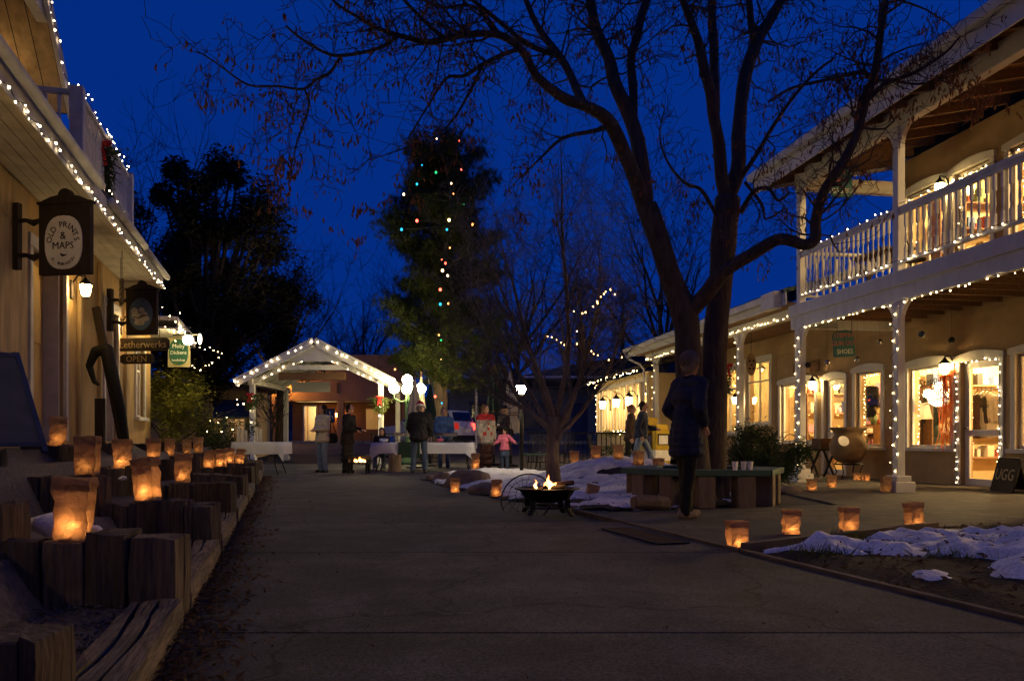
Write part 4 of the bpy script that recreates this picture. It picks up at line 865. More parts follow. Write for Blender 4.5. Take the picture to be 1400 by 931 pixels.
# ------------------------------------------------------------------ snowy tree island
def inpoly(x, y, poly):
    c = False; j = len(poly)-1
    for i in range(len(poly)):
        if (poly[i][1] > y) != (poly[j][1] > y) and x < (poly[j][0]-poly[i][0])*(y-poly[i][1])/(poly[j][1]-poly[i][1])+poly[i][0]: c = not c
        j = i
    return c
def pdist(x, y, poly):
    best = 9
    for i in range(len(poly)):
        a = Vector(poly[i-1]); b = Vector(poly[i]); p = Vector((x, y)); d = b-a; t = max(0, min(1, (p-a).dot(d)/max(1e-9, d.dot(d)))); best = min(best, (p-a-d*t).length)
    return best
ISL = [(-1.75, 16.6), (-1.35, 14.6), (-.75, 12.9), (-.2, 11.4), (.45, 9.9), (1.2, 9.35), (2.0, 9.6), (3.4, 10.4), (3.9, 11.8), (3.7, 13.6), (3.0, 15.0), (1.6, 16.6), (.7, 19.2), (-.6, 20.4), (-1.7, 18.6)]
def isl_h(x, y):
    m = max(0., 1 - math.hypot((x-1.9)/2.2, (y-13.9)/2.0)); return min(1, pdist(x, y, ISL)/.5)*.05 + .42*m*m*(3-2*m)
def field(name, poly, res, hf, mat, keep=None, label=None, cat=None, kind=None, lift=.0):
    x0 = min(p[0] for p in poly); x1 = max(p[0] for p in poly); y0 = min(p[1] for p in poly); y1 = max(p[1] for p in poly)
    nx = int((x1-x0)/res)+2; ny = int((y1-y0)/res)+2; idx = {}; vs = []; fs = []
    def vid(i, j):
        if (i, j) not in idx:
            x = x0+i*res+.35*res*mnoise.noise((i*1.7, j*1.3, 1)); y = y0+j*res+.35*res*mnoise.noise((i*1.1, j*1.9, 5)); idx[(i, j)] = len(vs); vs.append((x, y, hf(x, y)+lift))
        return idx[(i, j)]
    for i in range(nx):
        for j in range(ny):
            cx, cy = x0+(i+.5)*res, y0+(j+.5)*res
            if inpoly(cx, cy, poly) and (keep is None or keep(cx, cy)): fs.append((vid(i, j), vid(i+1, j), vid(i+1, j+1), vid(i, j+1)))
    m = MB(); m.add(vs, fs); return m.build(name, mat, smooth=True, label=label, cat=cat, kind=kind)
field('island_soil', ISL, .16, lambda x, y: isl_h(x, y)+.02*mnoise.noise((x*5, y*5, 0)), m_soil, kind='structure')
def sn(x, y): return mnoise.fractal((x*1.15, y*1.15, 2.3), 1.0, 2.0, 4)+.45*mnoise.noise((x*.5+3, y*.5, 9))
def snow_amt(x, y):
    e = min(1, pdist(x, y, ISL)/.55); return .55*mnoise.fractal((x*3.3, y*3.3, 8.1), 1.0, 2.0, 3) + (sn(x, y)*.8+.80)*e - .16 - (.5 if math.hypot(x-2.6, y-10.6) < .9 else 0)
def snow_h(x, y):
    a = snow_amt(x, y); return isl_h(x, y)+.004+(min(.07, a*.09) if a > 0 else max(-.09, a*.35))+.022*mnoise.noise((x*5, y*5, 3))+.005*mnoise.noise((x*15, y*15, 6))
field('snow', ISL, .055, snow_h, m_snow, lambda x, y: snow_amt(x, y) > -.25, kind='stuff', label='trampled snow lying on the tree island round the fire pit', cat='snow')
for k, (x, y, z) in enumerate(((785, 641, 14.2), (815, 640, 13.9), (845, 638.5, 13.6), (873, 639, 13.2), (900, 640, 12.9))):
    c = P(x, y, z); c.z = isl_h(c.x, c.y)+.05
    bag('unlit paper bag behind the snow, %s of five from the left' % ('first', 'second', 'third', 'fourth', 'fifth')[k], c, 1.08, .10, .15*k, 0, .8)
c = G(650, 642, .20); bag('glowing paper bag standing on the brown rock', P(650, 641, 14.2), 1.0, .9, .1, 0, 1.0)
# rocks
def rock(label, c, s, seed, flat=.6, name='rock', mat=None):
    rg = random.Random(seed); bm = bmesh.new(); bmesh.ops.create_icosphere(bm, subdivisions=3, radius=1); a, b, d = rg.uniform(.8, 1.3), rg.uniform(.7, 1.1), flat
    for v in bm.verts:
        q = v.co.copy(); f_ = 1+.30*mnoise.noise(q*1.3+Vector((seed*3.1, 0, 0)))+.12*mnoise.noise(q*3.7+Vector((0, seed, 0)))+.04*mnoise.noise(q*9); v.co = Vector((q.x*a*f_, q.y*b*f_, max(-.25, q.z)*d*f_))*s
    me = bpy.data.meshes.new('rock'); bm.to_mesh(me); bm.free(); me.materials.append(mat or m_rock); me.polygons.foreach_set('use_smooth', [True]*len(me.polygons)); return tag(link(name, me, None, c, (0, 0, rg.random()*6)), label, 'rock')
rock('small brown rock at the tip of the snowy island', G(605, 657), .22, 1, .8)
rock('large brown rock on the island edge with a bag on top', Vector((-.72, 14.1, .0)), .34, 2, .85)
rock('low flat rock right of the large island rock', G(662, 672), .26, 5, .55)
rock('round rock beside the tip of the island', G(590, 655), .12, 8, .8)
rock('flat stone lying at the foot of the juniper', G(1075, 672), .28, 9, .35)
# split log lying by the bench
mb = MB(); mb.tube([(-.22, 0, .08), (-.1, .01, .09), (.1, 0, .09), (.24, .01, .08)], [.075, .085, .085, .08], 9); mb.build('log', m_block, loc=G(888, 697), rot=(0, .05, rad(20)), label='short split log lying in front of the green bench', cat='log', bevel=.01)
# ------------------------------------------------------------------ right planter bed with old snow
BED = [(1.70, 5.84), (2.32, 3.5), (2.9, 1.4), (6.5, 1.4), (7.6, 7.6), (5.6, 7.9), (3.95, 7.36)]
def bed_h(x, y): return min(1, pdist(x, y, BED)/.3)*.05+.02*mnoise.noise((x*4, y*4, 2))
field('planter_soil', BED, .10, bed_h, m_soil, kind='structure')
def bsn(x, y):
    e = min(1, pdist(x, y, BED)/.35); a = mnoise.fractal((x*1.2+4, y*1.2, 7.7), 1.0, 2.0, 4)
    big = 1.25*max(0, 1-math.hypot((x-3.9)/2.0, (y-5.75)/1.75)); b2 = .75*max(0, 1-math.hypot((x-2.25)/.75, (y-5.85)/.5)); c_ = mnoise.fractal((x*3.1, y*3.1, 1.7), 1.0, 2.0, 3); return (a*.75+c_*.62+big+b2-.30)*e-.06
def bsn_h(x, y): a = bsn(x, y); return bed_h(x, y)-.01+(min(.11, a*.12) if a > 0 else max(-.12, a*.4))+.035*abs(mnoise.noise((x*3.4, y*3.4, 3)))+.02*mnoise.noise((x*7, y*7, 1))+.004*mnoise.noise((x*19, y*19, 6))
field('snow', BED, .035, bsn_h, m_snow, lambda x, y: bsn(x, y) > -.3, kind='stuff', label='lumpy old snow heaped in the right planter bed', cat='snow')
mb = MB(); rg = random.Random(12)
for k in range(3600):
    x, y = rg.uniform(1.6, 5.6), rg.uniform(3.2, 7.7)
    if inpoly(x, y, BED):
        b = bsn(x, y)
        if b > .05 and rg.random() < .72: continue
        mb.add(leaf_at((x, y, (bsn_h(x, y)+.008 if b > -.05 else bed_h(x, y)+.012)), rg.uniform(.012, .035), rg), [(0, 1, 2, 3)])
for k in range(2600):
    x, y = rg.uniform(-1.6, 3.6), rg.uniform(9.3, 15)
    if inpoly(x, y, ISL) and (snow_amt(x, y) < .06 or rg.random() < .12): mb.add(leaf_at((x, y, max(isl_h(x, y), snow_h(x, y) if snow_amt(x, y) > -.02 else 0)+.015), rg.uniform(.012, .03), rg), [(0, 1, 2, 3)])
mb.build('fallen_leaves', m_litter, kind='stuff', label='dry leaves and bark litter in the planting beds', cat='leaves')
mb = MB()
for cx, cy in ((2.9, 5.2), (3.3, 4.9), (2.1, 5.4), (5.6, 7.2), (5.2, 7.0), (2.6, 6.2)):
    for k in range(90):
        c = Vector((cx+rg.gauss(0, .10), cy+rg.gauss(0, .08), .05)); d = Vector((rg.gauss(0, .5), rg.gauss(0, .5), 1)).normalized()*rg.uniform(.04, .12); q = d.orthogonal().normalized()*.008; mb.add([c-q, c+q, c+d], [(0, 1, 2)])
mb.build('ground_plants', THIN('weed', (.10, .12, .03), .3), kind='stuff', label='low green weeds poking through the planter snow', cat='plants')
# drain grate
t = thing('drain_grate', 'rusty iron drain grate beside the path edging', 'grate', Vector((1.10, 6.72, .014)), math.atan(.287))
mb = MB(); mb.box((-.14, -.56, 0), (-.12, .56, .012)); mb.box((.12, -.56, 0), (.14, .56, .012)); mb.box((-.12, -.56, 0), (.12, -.54, .012)); mb.box((-.12, .54, 0), (.12, .56, .012)); mb.build('frame', m_iron, t)
gb = MB(); gb.box((-.12, -.008, 0), (.12, .008, .010)); gb = gb.mesh('bar', MAT('rusty_iron', (.09, .055, .03), .8, .4, 20))
for k in range(27): link('bar', gb, t, (0, -.52+k*.04, 0))
mb = MB(); mb.box((-.12, -.54, -.001), (.12, .54, .0008)); mb.build('pit', m_ink, t)  # flat black sheet; its colour stands for the shade below the bars
# ------------------------------------------------------------------ fire pit
c = G(748, 703); t = thing('fire_pit', 'black iron fire pit with burning logs on the path', 'fire pit', c)
mb = MB(); mb.lathe([(.10, .13), (.20, .155), (.27, .21), (.31, .275), (.36, .28), (.36, .292), (.30, .292), (.26, .22), (.19, .17), (.05, .15)], 28); mb.build('bowl', m_iron, t, smooth=True)
for k in range(4):
    a = rad(45+90*k+8); d = Vector((math.cos(a), math.sin(a), 0)); m = MB(); q = [d*.30+Vector((0, 0, .27)), d*.265+Vector((0, 0, .18)), d*.27+Vector((0, 0, .08)), d*.33+Vector((0, 0, .0))]
    for u, v in zip(q[:-1], q[1:]): m.beam(u, v, .06, .025)
    m.build('leg', m_iron, t, bevel=.004)
mb = MB(); mb.tube([(.25*math.cos(a), .25*math.sin(a), .085) for a in np.linspace(0, 2*math.pi, 24)], .010, 6); mb.build('lower_ring', m_iron, t, smooth=True)
for k, (x, y, r_, a) in enumerate(((-.05, .02, .035, 20), (.07, -.03, .03, -40), (.02, .07, .032, 75), (.14, .03, .028, 10))):
    m = MB(); d = Vector((math.cos(rad(a)), math.sin(rad(a)), .12)); p_ = Vector((x, y, .27+.02*k)); m.tube([p_-d*.16, p_, p_+d*.16], [r_, r_*1.05, r_*.95], 8); m.build('log', m_darkwood, t)
def flame_mat():
    m, n, out = new_mat('fire'); L = n.links.new; tc = n.nodes.new('ShaderNodeTexCoord'); sp = n.nodes.new('ShaderNodeSeparateXYZ'); L(tc.outputs['Generated'], sp.inputs[0])
    rp = n.nodes.new('ShaderNodeValToRGB'); e = rp.color_ramp.elements; e[0].color = (1, .62, .22, 1); e[1].color = (1, .22, .03, 1); L(sp.outputs[2], rp.inputs[0])
    em = n.nodes.new('ShaderNodeEmission'); em.inputs[1].default_value = 7; L(rp.outputs[0], em.inputs[0]); L(em.outputs[0], out.inputs[0]); return m
m_fire = flame_mat()
for (x, y, h, r_, lean) in ((.03, -.02, .15, .032, -.03), (-.02, .0, .07, .035, .02), (.07, .0, .065, .035, .02), (-.12, -.05, .10, .016, -.02), (.11, .02, .05, .028, .01), (.0, -.07, .06, .025, .01)):
    m = MB(); n_ = 7; m.tube([(x+lean*u*u+.014*math.sin(u*7+x*30), y+.01*math.sin(u*5), .29+h*u) for u in np.linspace(0, 1, n_)], [r_*q for q in (.55, 1., .92, .66, .42, .2, .03)], 8); m.build('flame', m_fire, t, smooth=True)
point('fire_light', t, (.02, -.02, .42), 6, (1, .42, .12), .08)
lid = thing('spark_screen', 'round mesh spark lid propped behind the fire pit', 'spark screen', c+Vector((-.22, .30, .16))); M_ = Matrix.Rotation(rad(62), 4, 'X') @ Matrix.Rotation(rad(-15), 4, 'Y')
mb = MB(); mb.tube([M_ @ Vector((.30*math.cos(a), .30*math.sin(a), 0)) for a in np.linspace(0, 2*math.pi, 28)], .009, 6); mb.build('rim', m_iron, lid, smooth=True)
mb = MB()
for k in range(9):
    a = math.pi*k/9; mb.tube([M_ @ Vector((.30*math.cos(a)*u, .30*math.sin(a)*u, .12*(1-u*u))) for u in np.linspace(-1, 1, 9)], .003, 4)
for rr in (.1, .2): mb.tube([M_ @ Vector((rr*math.cos(a), rr*math.sin(a), .12*(1-(rr/.3)**2))) for a in np.linspace(0, 2*math.pi, 20)], .003, 4)
mb.build('mesh_dome', m_iron, lid)
# ------------------------------------------------------------------ bench round the big tree
BC_ = Vector((2.52, 10.52, 0)); t = thing('tree_bench', 'green six sided bench on wooden blocks round the big tree', 'bench', BC_, rad(4))
ro, ri = 1.10, .72
for k in range(6):
    a0, a1 = rad(-120+60*k), rad(-60+60*k)
    for j, (r0, r1) in enumerate(((ri, (ri+ro)/2-.008), ((ri+ro)/2+.008, ro))):
        g_ = .012; pol = [(r0*math.cos(a0+g_), r0*math.sin(a0+g_)), (r1*math.cos(a0+g_), r1*math.sin(a0+g_)), (r1*math.cos(a1-g_), r1*math.sin(a1-g_)), (r0*math.cos(a1-g_), r0*math.sin(a1-g_))]
        m = MB(); m.prism(pol, .38, .455); m.build('seat_plank', m_greenbench, t, bevel=.01)
    for a in (a0+rad(13), a1-rad(13)):
        rr = (ri+ro)/2*.93; M_ = Matrix.Translation((rr*math.cos(a), rr*math.sin(a), 0)) @ Matrix.Rotation((a0+a1)/2+math.pi/2, 4, 'Z'); m = MB(); m.box((-.11, -.13, -.01), (.11, .13, .38), M=M_); m.build('leg', m_block, t, bevel=.015)
def cup(label, p):
    m = MB(); m.lathe([(.026, 0), (.036, .10), (.038, .103), (.034, .10), (.025, .004)], 12); m.build('paper_cup', m_board, loc=p, smooth=False, label=label, cat='cup', group='white cups on the bench')
for x, lb in ((1005, 'left white cup standing on the green bench'), (1019, 'middle white cup standing on the green bench'), (1028, 'right white cup standing on the green bench')):
    cup(lb, Vector(((x-HX)/F*9.55, 9.55 if x < 1010 else 9.62, .456)))

# ------------------------------------------------------------------ trees
def wander(p, d, L, n, rg, wig=.25, droop=0., up=0.):
    pts = [p.copy()]; d = d.normalized()
    for i in range(n):
        d = (d + Vector((rg.gauss(0, wig), rg.gauss(0, wig), rg.gauss(0, wig)+up-droop*(i/n)))).normalized(); pts.append(pts[-1]+d*(L/n))
    return pts
def branch(mbs, p, d, L, r, lev, rg, tips, kid=(4, 5), wig=.28, droop=.05, up=.03, spread=.9, nmin=.004):
    n = max(3, int(L/.16)); n = min(n, 8); pts = wander(p, d, L, n, rg, wig, droop, up); rads = [max(nmin*.7, r*(1-.75*i/n)) for i in range(n+1)]
    mbs.tube(pts, rads, 5 if r > .02 else (4 if r > .008 else 3), cap=False)
    if lev <= 0: tips.append((pts[-1], (pts[-1]-pts[-2]).normalized())); return
    for k in range(rg.randint(*kid)):
        i = rg.randint(1, n); dd = (pts[i]-pts[i-1]).normalized(); side = dd.cross(Vector((rg.gauss(0, 1), rg.gauss(0, 1), rg.gauss(0, 1)))).normalized()
        branch(mbs, pts[i], (dd*rg.uniform(.4, .9)+side*spread), L*rg.uniform(.42, .68), max(nmin, rads[i]*rg.uniform(.45, .65)), lev-1, rg, tips, kid, wig, droop, up, spread, nmin)
    tips.append((pts[-1], (pts[-1]-pts[-2]).normalized()))
def smooth_path(ctrl, sub=5):
    out = []
    for i in range(len(ctrl)-1):
        p0 = ctrl[max(0, i-1)]; p1 = ctrl[i]; p2 = ctrl[i+1]; p3 = ctrl[min(len(ctrl)-1, i+2)]
        for k in range(sub):
            u = k/sub; out.append(tuple(.5*((2*b)+(-a+c)*u+(2*a-5*b+4*c-d)*u*u+(-a+3*b-3*c+d)*u**3) for a, b, c, d in zip(p0, p1, p2, p3)))
    out.append(tuple(ctrl[-1])); return out
# the big bare locust: limbs as (pixel x, pixel y, width in px, depth)
limbs = {
 'trunk': [(962, 705, 60, 10.55), (952, 660, 44, 10.5), (944, 560, 38, 10.5), (941, 480, 36, 10.5), (936, 430, 37, 10.5), (917, 380, 31, 10.45), (900, 325, 29, 10.4), (884, 282, 29, 10.4)],
 'trunk2': [(975, 705, 54, 10.8), (974, 660, 42, 10.8), (975, 560, 36, 10.8), (978, 460, 35, 10.85), (985, 390, 33, 10.9), (990, 320, 35, 10.9), (995, 272, 34, 10.95)],
 'a': [(884, 282, 24, 10.4), (866, 240, 21, 10.2), (836, 172, 19, 9.9), (802, 146, 16, 9.6), (767, 133, 14, 9.4), (733, 103, 12, 9.2), (714, 69, 11, 9.1), (686, 48, 10, 9.0), (640, 47, 9, 8.9), (607, 54, 9, 8.8), (585, 58, 8, 8.8), (545, 48, 7, 8.7), (516, 38, 6, 8.6), (497, 27, 5, 8.6), (464, 7, 4, 8.5), (440, -20, 3, 8.5)],
 'b': [(884, 282, 24, 10.4), (880, 240, 22, 10.4), (866, 172, 20, 10.5), (845, 125, 19, 10.5), (832, 82, 17, 10.6), (819, 47, 15, 10.6), (806, 0, 13, 10.7), (790, -70, 9, 10.8), (770, -150, 5, 10.9)],
 'c': [(800, 146, 13, 9.6), (780, 103, 12, 9.8), (767, 77, 11, 9.9), (746, 52, 10, 10), (724, 13, 8, 10.1), (705, -40, 6, 10.2), (680, -110, 4, 10.3)],
 'd': [(866, 175, 13, 10.5), (864, 86, 12, 10.8), (870, 52, 12, 11), (883, 0, 11, 11.2), (890, -80, 7, 11.4), (900, -150, 4, 11.6)],
 'e': [(995, 272, 20, 10.95), (986, 240, 18, 10.9), (982, 185, 17, 10.8), (973, 142, 16, 10.7), (961, 86, 14, 10.6), (952, 47, 12, 10.5), (935, 9, 10, 10.4), (915, -50, 7, 10.3), (890, -120, 4, 10.2)],
 'f': [(978, 160, 13, 10.8), (976, 86, 13, 11.0), (974, 0, 11, 11.2), (975, -90, 7, 11.4), (980, -160, 4, 11.5)],
 'g': [(995, 272, 22, 10.95), (1008, 232, 20, 11), (1010, 172, 19, 11.1), (1016, 112, 18, 11.2), (1034, 56, 16, 11.3), (1060, 17, 13, 11.4), (1085, -40, 9, 11.5), (1110, -120, 4, 11.6)],
 'h': [(1030, 66, 11, 11.3), (1026, 30, 10, 11.2), (1024, -20, 8, 11.1), (1015, -100, 4, 11)],
 'i': [(1012, 245, 7, 11), (1025, 225, 6, 10.8), (1047, 189, 6, 10.6), (1072, 150, 5, 10.4), (1111, 103, 4, 10.2), (1140, 80, 3, 10.1)],
 'j': [(938, 432, 24, 10.5), (965, 400, 21, 10.3), (990, 372, 20, 10.1), (1030, 347, 18, 9.9), (1066, 327, 17, 9.7), (1098, 335, 16, 9.6), (1114, 326, 16, 9.6), (1115, 305, 15, 9.6), (1127, 266, 14, 9.5), (1156, 217, 13, 9.4), (1179, 158, 12, 9.4), (1197, 90, 11, 9.3), (1206, 23, 10, 9.2), (1212, -40, 8, 9.2), (1225, -120, 5, 9.1)],
 'k': [(545, 49, 5, 8.7), (516, 66, 5, 8.6), (470, 75, 4.5, 8.5), (445, 72, 4, 8.4), (410, 52, 3.5, 8.4), (390, 35, 3, 8.4)],
 'l': [(465, 74, 4, 8.5), (450, 100, 4, 8.5), (435, 108, 4, 8.5), (415, 122, 4, 8.5), (380, 118, 3.5, 8.5), (340, 116, 3, 8.5), (300, 90, 2.2, 8.5), (268, 70, 1.5, 8.5)],
 'm': [(417, 122, 3, 8.5), (422, 150, 3, 8.5), (405, 200, 2.5, 8.5), (396, 250, 1.6, 8.5)],
 'n': [(712, 66, 7, 9.1), (690, 75, 6, 9), (660, 90, 6, 8.9), (635, 105, 5, 8.9), (612, 108, 4, 8.9), (585, 145, 3, 8.9), (560, 185, 2, 8.9)],
 'o': [(660, 90, 5, 8.9), (640, 130, 4, 8.9), (620, 165, 3, 8.9), (590, 190, 2.4, 8.9), (545, 205, 2, 8.9), (500, 220, 1.4, 8.9)],
 'p': [(836, 172, 8, 9.9), (810, 180, 6, 9.8), (770, 190, 5, 9.7), (740, 215, 3., 9.6), (715, 238, 1.8, 9.6), (690, 268, 1., 9.6)],
 'q': [(1190, 108, 7, 9.3), (1175, 100, 6, 9.2), (1130, 110, 5, 9.1), (1085, 120, 4, 9), (1050, 140, 3, 9)],
 'r': [(1184, 140, 7, 9.4), (1210, 115, 6, 9.3), (1250, 100, 5, 9.2), (1290, 75, 3.5, 9.1), (1315, 50, 2.2, 9.1)],
 's': [(1165, 195, 6, 9.4), (1185, 120, 5, 9.6), (1215, 110, 4, 9.6), (1260, 115, 3, 9.4), (1330, 95, 2, 9.2)],
 'u': [(985, 300, 6, 10.9), (960, 262, 5, 10.7), (935, 250, 4, 10.5), (910, 215, 3, 10.4), (903, 185, 2., 10.4), (908, 150, 1., 10.4)],
 'v': [(1012, 290, 8, 10.9), (1030, 262, 6, 10.6), (1050, 258, 5, 10.4), (1065, 275, 4, 10.3), (1080, 262, 2.5, 10.2)],
 'w': [(1020, 250, 5, 10.9), (1040, 280, 4, 10.6), (1045, 300, 3, 10.5), (1075, 285, 2, 10.4)],
 'x': [(767, 77, 8, 9.9), (720, 60, 7, 9.6), (670, 20, 6, 9.4), (620, -20, 4, 9.2)],
 'y': [(607, 54, 6, 8.8), (570, 20, 5, 8.6), (540, -15, 4, 8.5)],
 'z': [(686, 48, 6, 9), (650, 10, 5, 8.8), (600, 10, 4, 8.6), (560, -10, 3, 8.5)],
}
BT = thing('bare_tree', 'big bare locust tree with dark forked trunks rising through the bench', 'tree', (2.6, 10.6, 0))
off = Vector((2.6, 10.6, 0)); rg = random.Random(21); tr = MB(); lm = MB(); tw = MB(); tips = []
for kname, ctrl in limbs.items():
    cp = [tuple(P(x, y, z) - off) + (w/2/F*z,) for x, y, w, z in ctrl]
    sp = smooth_path(cp, 4); pts = [Vector(p[:3]) for p in sp]; rads = [max(.003, p[3]) for p in sp]
    big = kname.startswith('trunk')
    rr = [r_*(1+(.10*mnoise.noise(p*3))) for r_, p in zip(rads, pts)]
    (tr if big else lm).tube([p + Vector((mnoise.noise(p*2.3), mnoise.noise(p*2.3+Vector((9, 0, 0))), 0))*.03*(0 if big else 1) for p in pts], rr, 14 if big else 8)
    if big: continue
    n = len(pts); total = sum((pts[i+1]-pts[i]).length for i in range(n-1)); cnt = int(total*(7.0 if kname not in 'klmno' else 9)); st = .45 if kname in 'abefgj' else .12
    for q in range(cnt):
        u = st+(1-st)*rg.random(); i = min(n-2, int(u*(n-1))); dd = (pts[i+1]-pts[i]).normalized(); side = dd.cross(Vector((rg.gauss(0, 1), rg.gauss(0, .8), rg.gauss(0, 1)))).normalized()
        Lb = rg.uniform(.35, .95)*(1.2 if rads[i] > .03 else .8); branch(tw, pts[i], dd*.5+side*.9, Lb, max(.005, min(.016, rads[i]*.4)), 2, rg, tips, (2, 4), .34, .10, .02, .9, .0048)
tr.build('trunk', m_bark, BT, smooth=True); lm.build('limbs', m_bark, BT, smooth=True); tw.build('twigs', m_twig, BT, kind='stuff')
# hanging dry leaves and pods
pd = MB()
def pod_cluster(p, n, s, rg):
    for k in range(n):
        c = p+Vector((rg.gauss(0, .05), rg.gauss(0, .05), -abs(rg.gauss(0, .07)))); l = rg.uniform(.05, .11)*s; q = Vector((rg.gauss(0, 1), rg.gauss(0, 1), 0)).normalized()*.013*s; d = Vector((rg.gauss(0, .3), rg.gauss(0, .3), -1)).normalized()*l
        pd.add([c, c+d*.5+q, c+d, c+d*.5-q], [(0, 1, 2, 3)])
for p, d in tips:
    if rg.random() < .13: pod_cluster(p, rg.randint(3, 9), 1., rg)
for x, y, z, n_ in ((388, 215, 8.5, 70), (382, 235, 8.5, 60), (394, 250, 8.5, 40), (390, 270, 8.5, 26), (335, 125, 8.5, 30), (318, 118, 8.5, 18), (360, 128, 8.5, 20), (520, 265, 8.9, 25), (480, 270, 8.9, 22), (505, 165, 8.9, 20), (560, 270, 9, 20), (437, 285, 8.9, 16), (480, 320, 9, 14), (1240, 80, 9.3, 30), (1290, 100, 9.2, 45), (1310, 120, 9.2, 50), (1330, 100, 9.2, 30), (1350, 135, 9.2, 60), (1335, 145, 9.2, 40), (1228, 145, 9.3, 50), (1160, 105, 9.2, 40), (1145, 108, 9.1, 40), (1180, 110, 9.2, 30), (1095, 75, 9.1, 30), (850, 40, 10.6, 40), (880, 60, 10.8, 30), (905, 240, 10.4, 24), (735, 240, 9.6, 20), (715, 150, 9.6, 20), (765, 290, 9.7, 18), (860, 215, 10.3, 16)): 
    p = P(x, y, z)-off
    for q in range(max(2, n_//9)): pod_cluster(p+Vector((rg.gauss(0, .09), rg.gauss(0, .1), rg.gauss(0, .06))), 10, 1.05, rg)
pd.build('dry_leaves', m_pod, BT, kind='stuff')
m_amber = EMIT('amber_bulb', (1., .50, .15), 14.)
# the small bare tree behind the fire pit
ST = thing('bare_tree', 'small many stemmed bare tree with a few fairy lights behind the fire pit', 'tree', (.66, 12.6, .04)); rg = random.Random(4); tr = MB(); tw = MB(); tips = []
tr.tube([(0, 0, -.1), (.0, .0, .1), (-.02, 0, .5), (-.01, .01, .85), (.01, .0, 1.15)], [.17, .125, .10, .098, .10], 12)
for k, (dx, dy, L, up_, r_) in enumerate(((-.75, .1, 2.6, .8, .055), (-.42, -.3, 3.2, 1., .06), (-.15, .3, 3.8, 1.1, .065), (.1, -.2, 4.0, 1.2, .065), (.35, .25, 3.5, 1., .06), (.62, -.1, 3.0, .8, .06), (.95, .2, 2.5, .7, .055), (-.8, -.1, 2.2, .85, .045), (.75, .5, 2.8, .9, .05), (-.5, .5, 3.0, .9, .05))):
    p = Vector((rg.uniform(-.05, .05), rg.uniform(-.05, .05), rg.uniform(.75, 1.12))); d = Vector((dx, dy, up_))
    n_ = 9; pts = wander(p, d, L, n_, rg, .10, 0, .09); rads = [r_*.78*(1-.85*i/n_) for i in range(n_+1)]; tr.tube(pts, rads, 8)
    for q in range(20):
        i = rg.randint(2, n_); dd = (pts[i]-pts[i-1]).normalized(); side = dd.cross(Vector((rg.gauss(0, 1), rg.gauss(0, 1), rg.gauss(0, .5)))).normalized(); branch(tw, pts[i], dd*.8+side*.6+Vector((0, 0, .25)), rg.uniform(.5, 1.25), max(.007, rads[i]*.5), 3, rg, tips, (2, 4), .14, -.02, .05, .6, .0034)
tr.build('trunk', m_barkp, ST, smooth=True); tw.build('twigs', m_greytwig, ST, kind='stuff')
for lb, pts_ in (('short fairy light run high in the small tree', [(800, 428), (806, 422), (812, 418), (815, 412), (820, 405), (826, 401), (833, 395), (836, 397), (840, 403), (818, 415), (829, 399)]), ('fairy light run along the left branch of the small tree', [(749, 459), (754, 461), (760, 463), (766, 468), (771, 471), (789, 453), (789, 469)]), ('fairy lights trailing down the right branch of the small tree', [(804, 474), (808, 480), (812, 483), (817, 485), (833, 493), (850, 489)]), ('fairy lights in the top left fork of the small tree', [(774, 419), (778, 421), (784, 427), (795, 427)])):
    fairy(lb, None, r=.018, mat=m_amber, explicit=[P(x+R.uniform(-1.5, 1.5), y+R.uniform(-1.5, 1.5), 12.3) for x, y in pts_])
# leafy dark tree on the left
def leafy(name, label, c, H, rx, ry, trunk_h, seed, nleaf, ls, lmat, bark, crown_lo=.25, lobes=26, twl=2):
    rg = random.Random(seed); t = thing(name, label, 'tree', c); tr = MB(); tips = []
    tr.tube([(0, 0, -.2), (.03, 0, trunk_h*.5), (.0, .05, trunk_h)], [H*.032, H*.024, H*.02], 10)
    lob = []
    for k in range(lobes):
        a = rg.random()*6.283; u = rg.random(); zz = crown_lo*H+(H-crown_lo*H)*u; rr = math.sqrt(rg.random())*(1-(2*u-1)**2*.55 if u > .5 else 1-.3*(1-2*u)); p = Vector((rx*.85*rr*math.cos(a), ry*.85*rr*math.sin(a), zz*.95)); s = rg.uniform(.10, .2)*H*(.62 if lobes < 60 else .42); lob.append((p, s))
        b0 = Vector((0, 0, trunk_h*rg.uniform(.7, 1.0))); pts = [b0.lerp(p, v)+Vector((rg.gauss(0, .1), rg.gauss(0, .1), .25*math.sin(v*3.1)))*(1 if 0 < v < 1 else 0) for v in (0, .25, .5, .75, 1)]; tr.tube(pts, [H*.011*(1-.7*v) for v in (0, .25, .5, .75, 1)], 6)
        for q in range(5): branch(tr, pts[rg.randint(2, 4)], Vector((rg.gauss(0, 1), rg.gauss(0, 1), rg.gauss(.3, .6))), s*rg.uniform(.9, 1.6), .02, twl-1, rg, tips, (2, 3), .25, .03, .03, .8, .006)
    tr.build('trunk', bark, t); lf = MB()
    for k in range(nleaf):
        p, s = lob[rg.randrange(lobes)]; d = Vector((rg.gauss(0, 1), rg.gauss(0, 1), rg.gauss(0, 1))).normalized(); q = p+d*s*(rg.random()**.5)*Vector((1, 1, .75)).length/1.6
        if mnoise.noise(q*1.1+Vector((seed, 0, 0))) < -.24: continue
        lf.add(leaf_at(q, ls*rg.uniform(.6, 1.3), rg), [(0, 1, 2, 3)])
    lf.build('crown', lmat, t, kind='stuff'); return t
leafy('leafy_tree', 'broad dark leafy tree rising behind the left building', (-11.0, 28.5, .1), 11.2, 3.9, 3., 3.0, 3, 60000, .11, m_leafdark, m_bark, .22, 90)
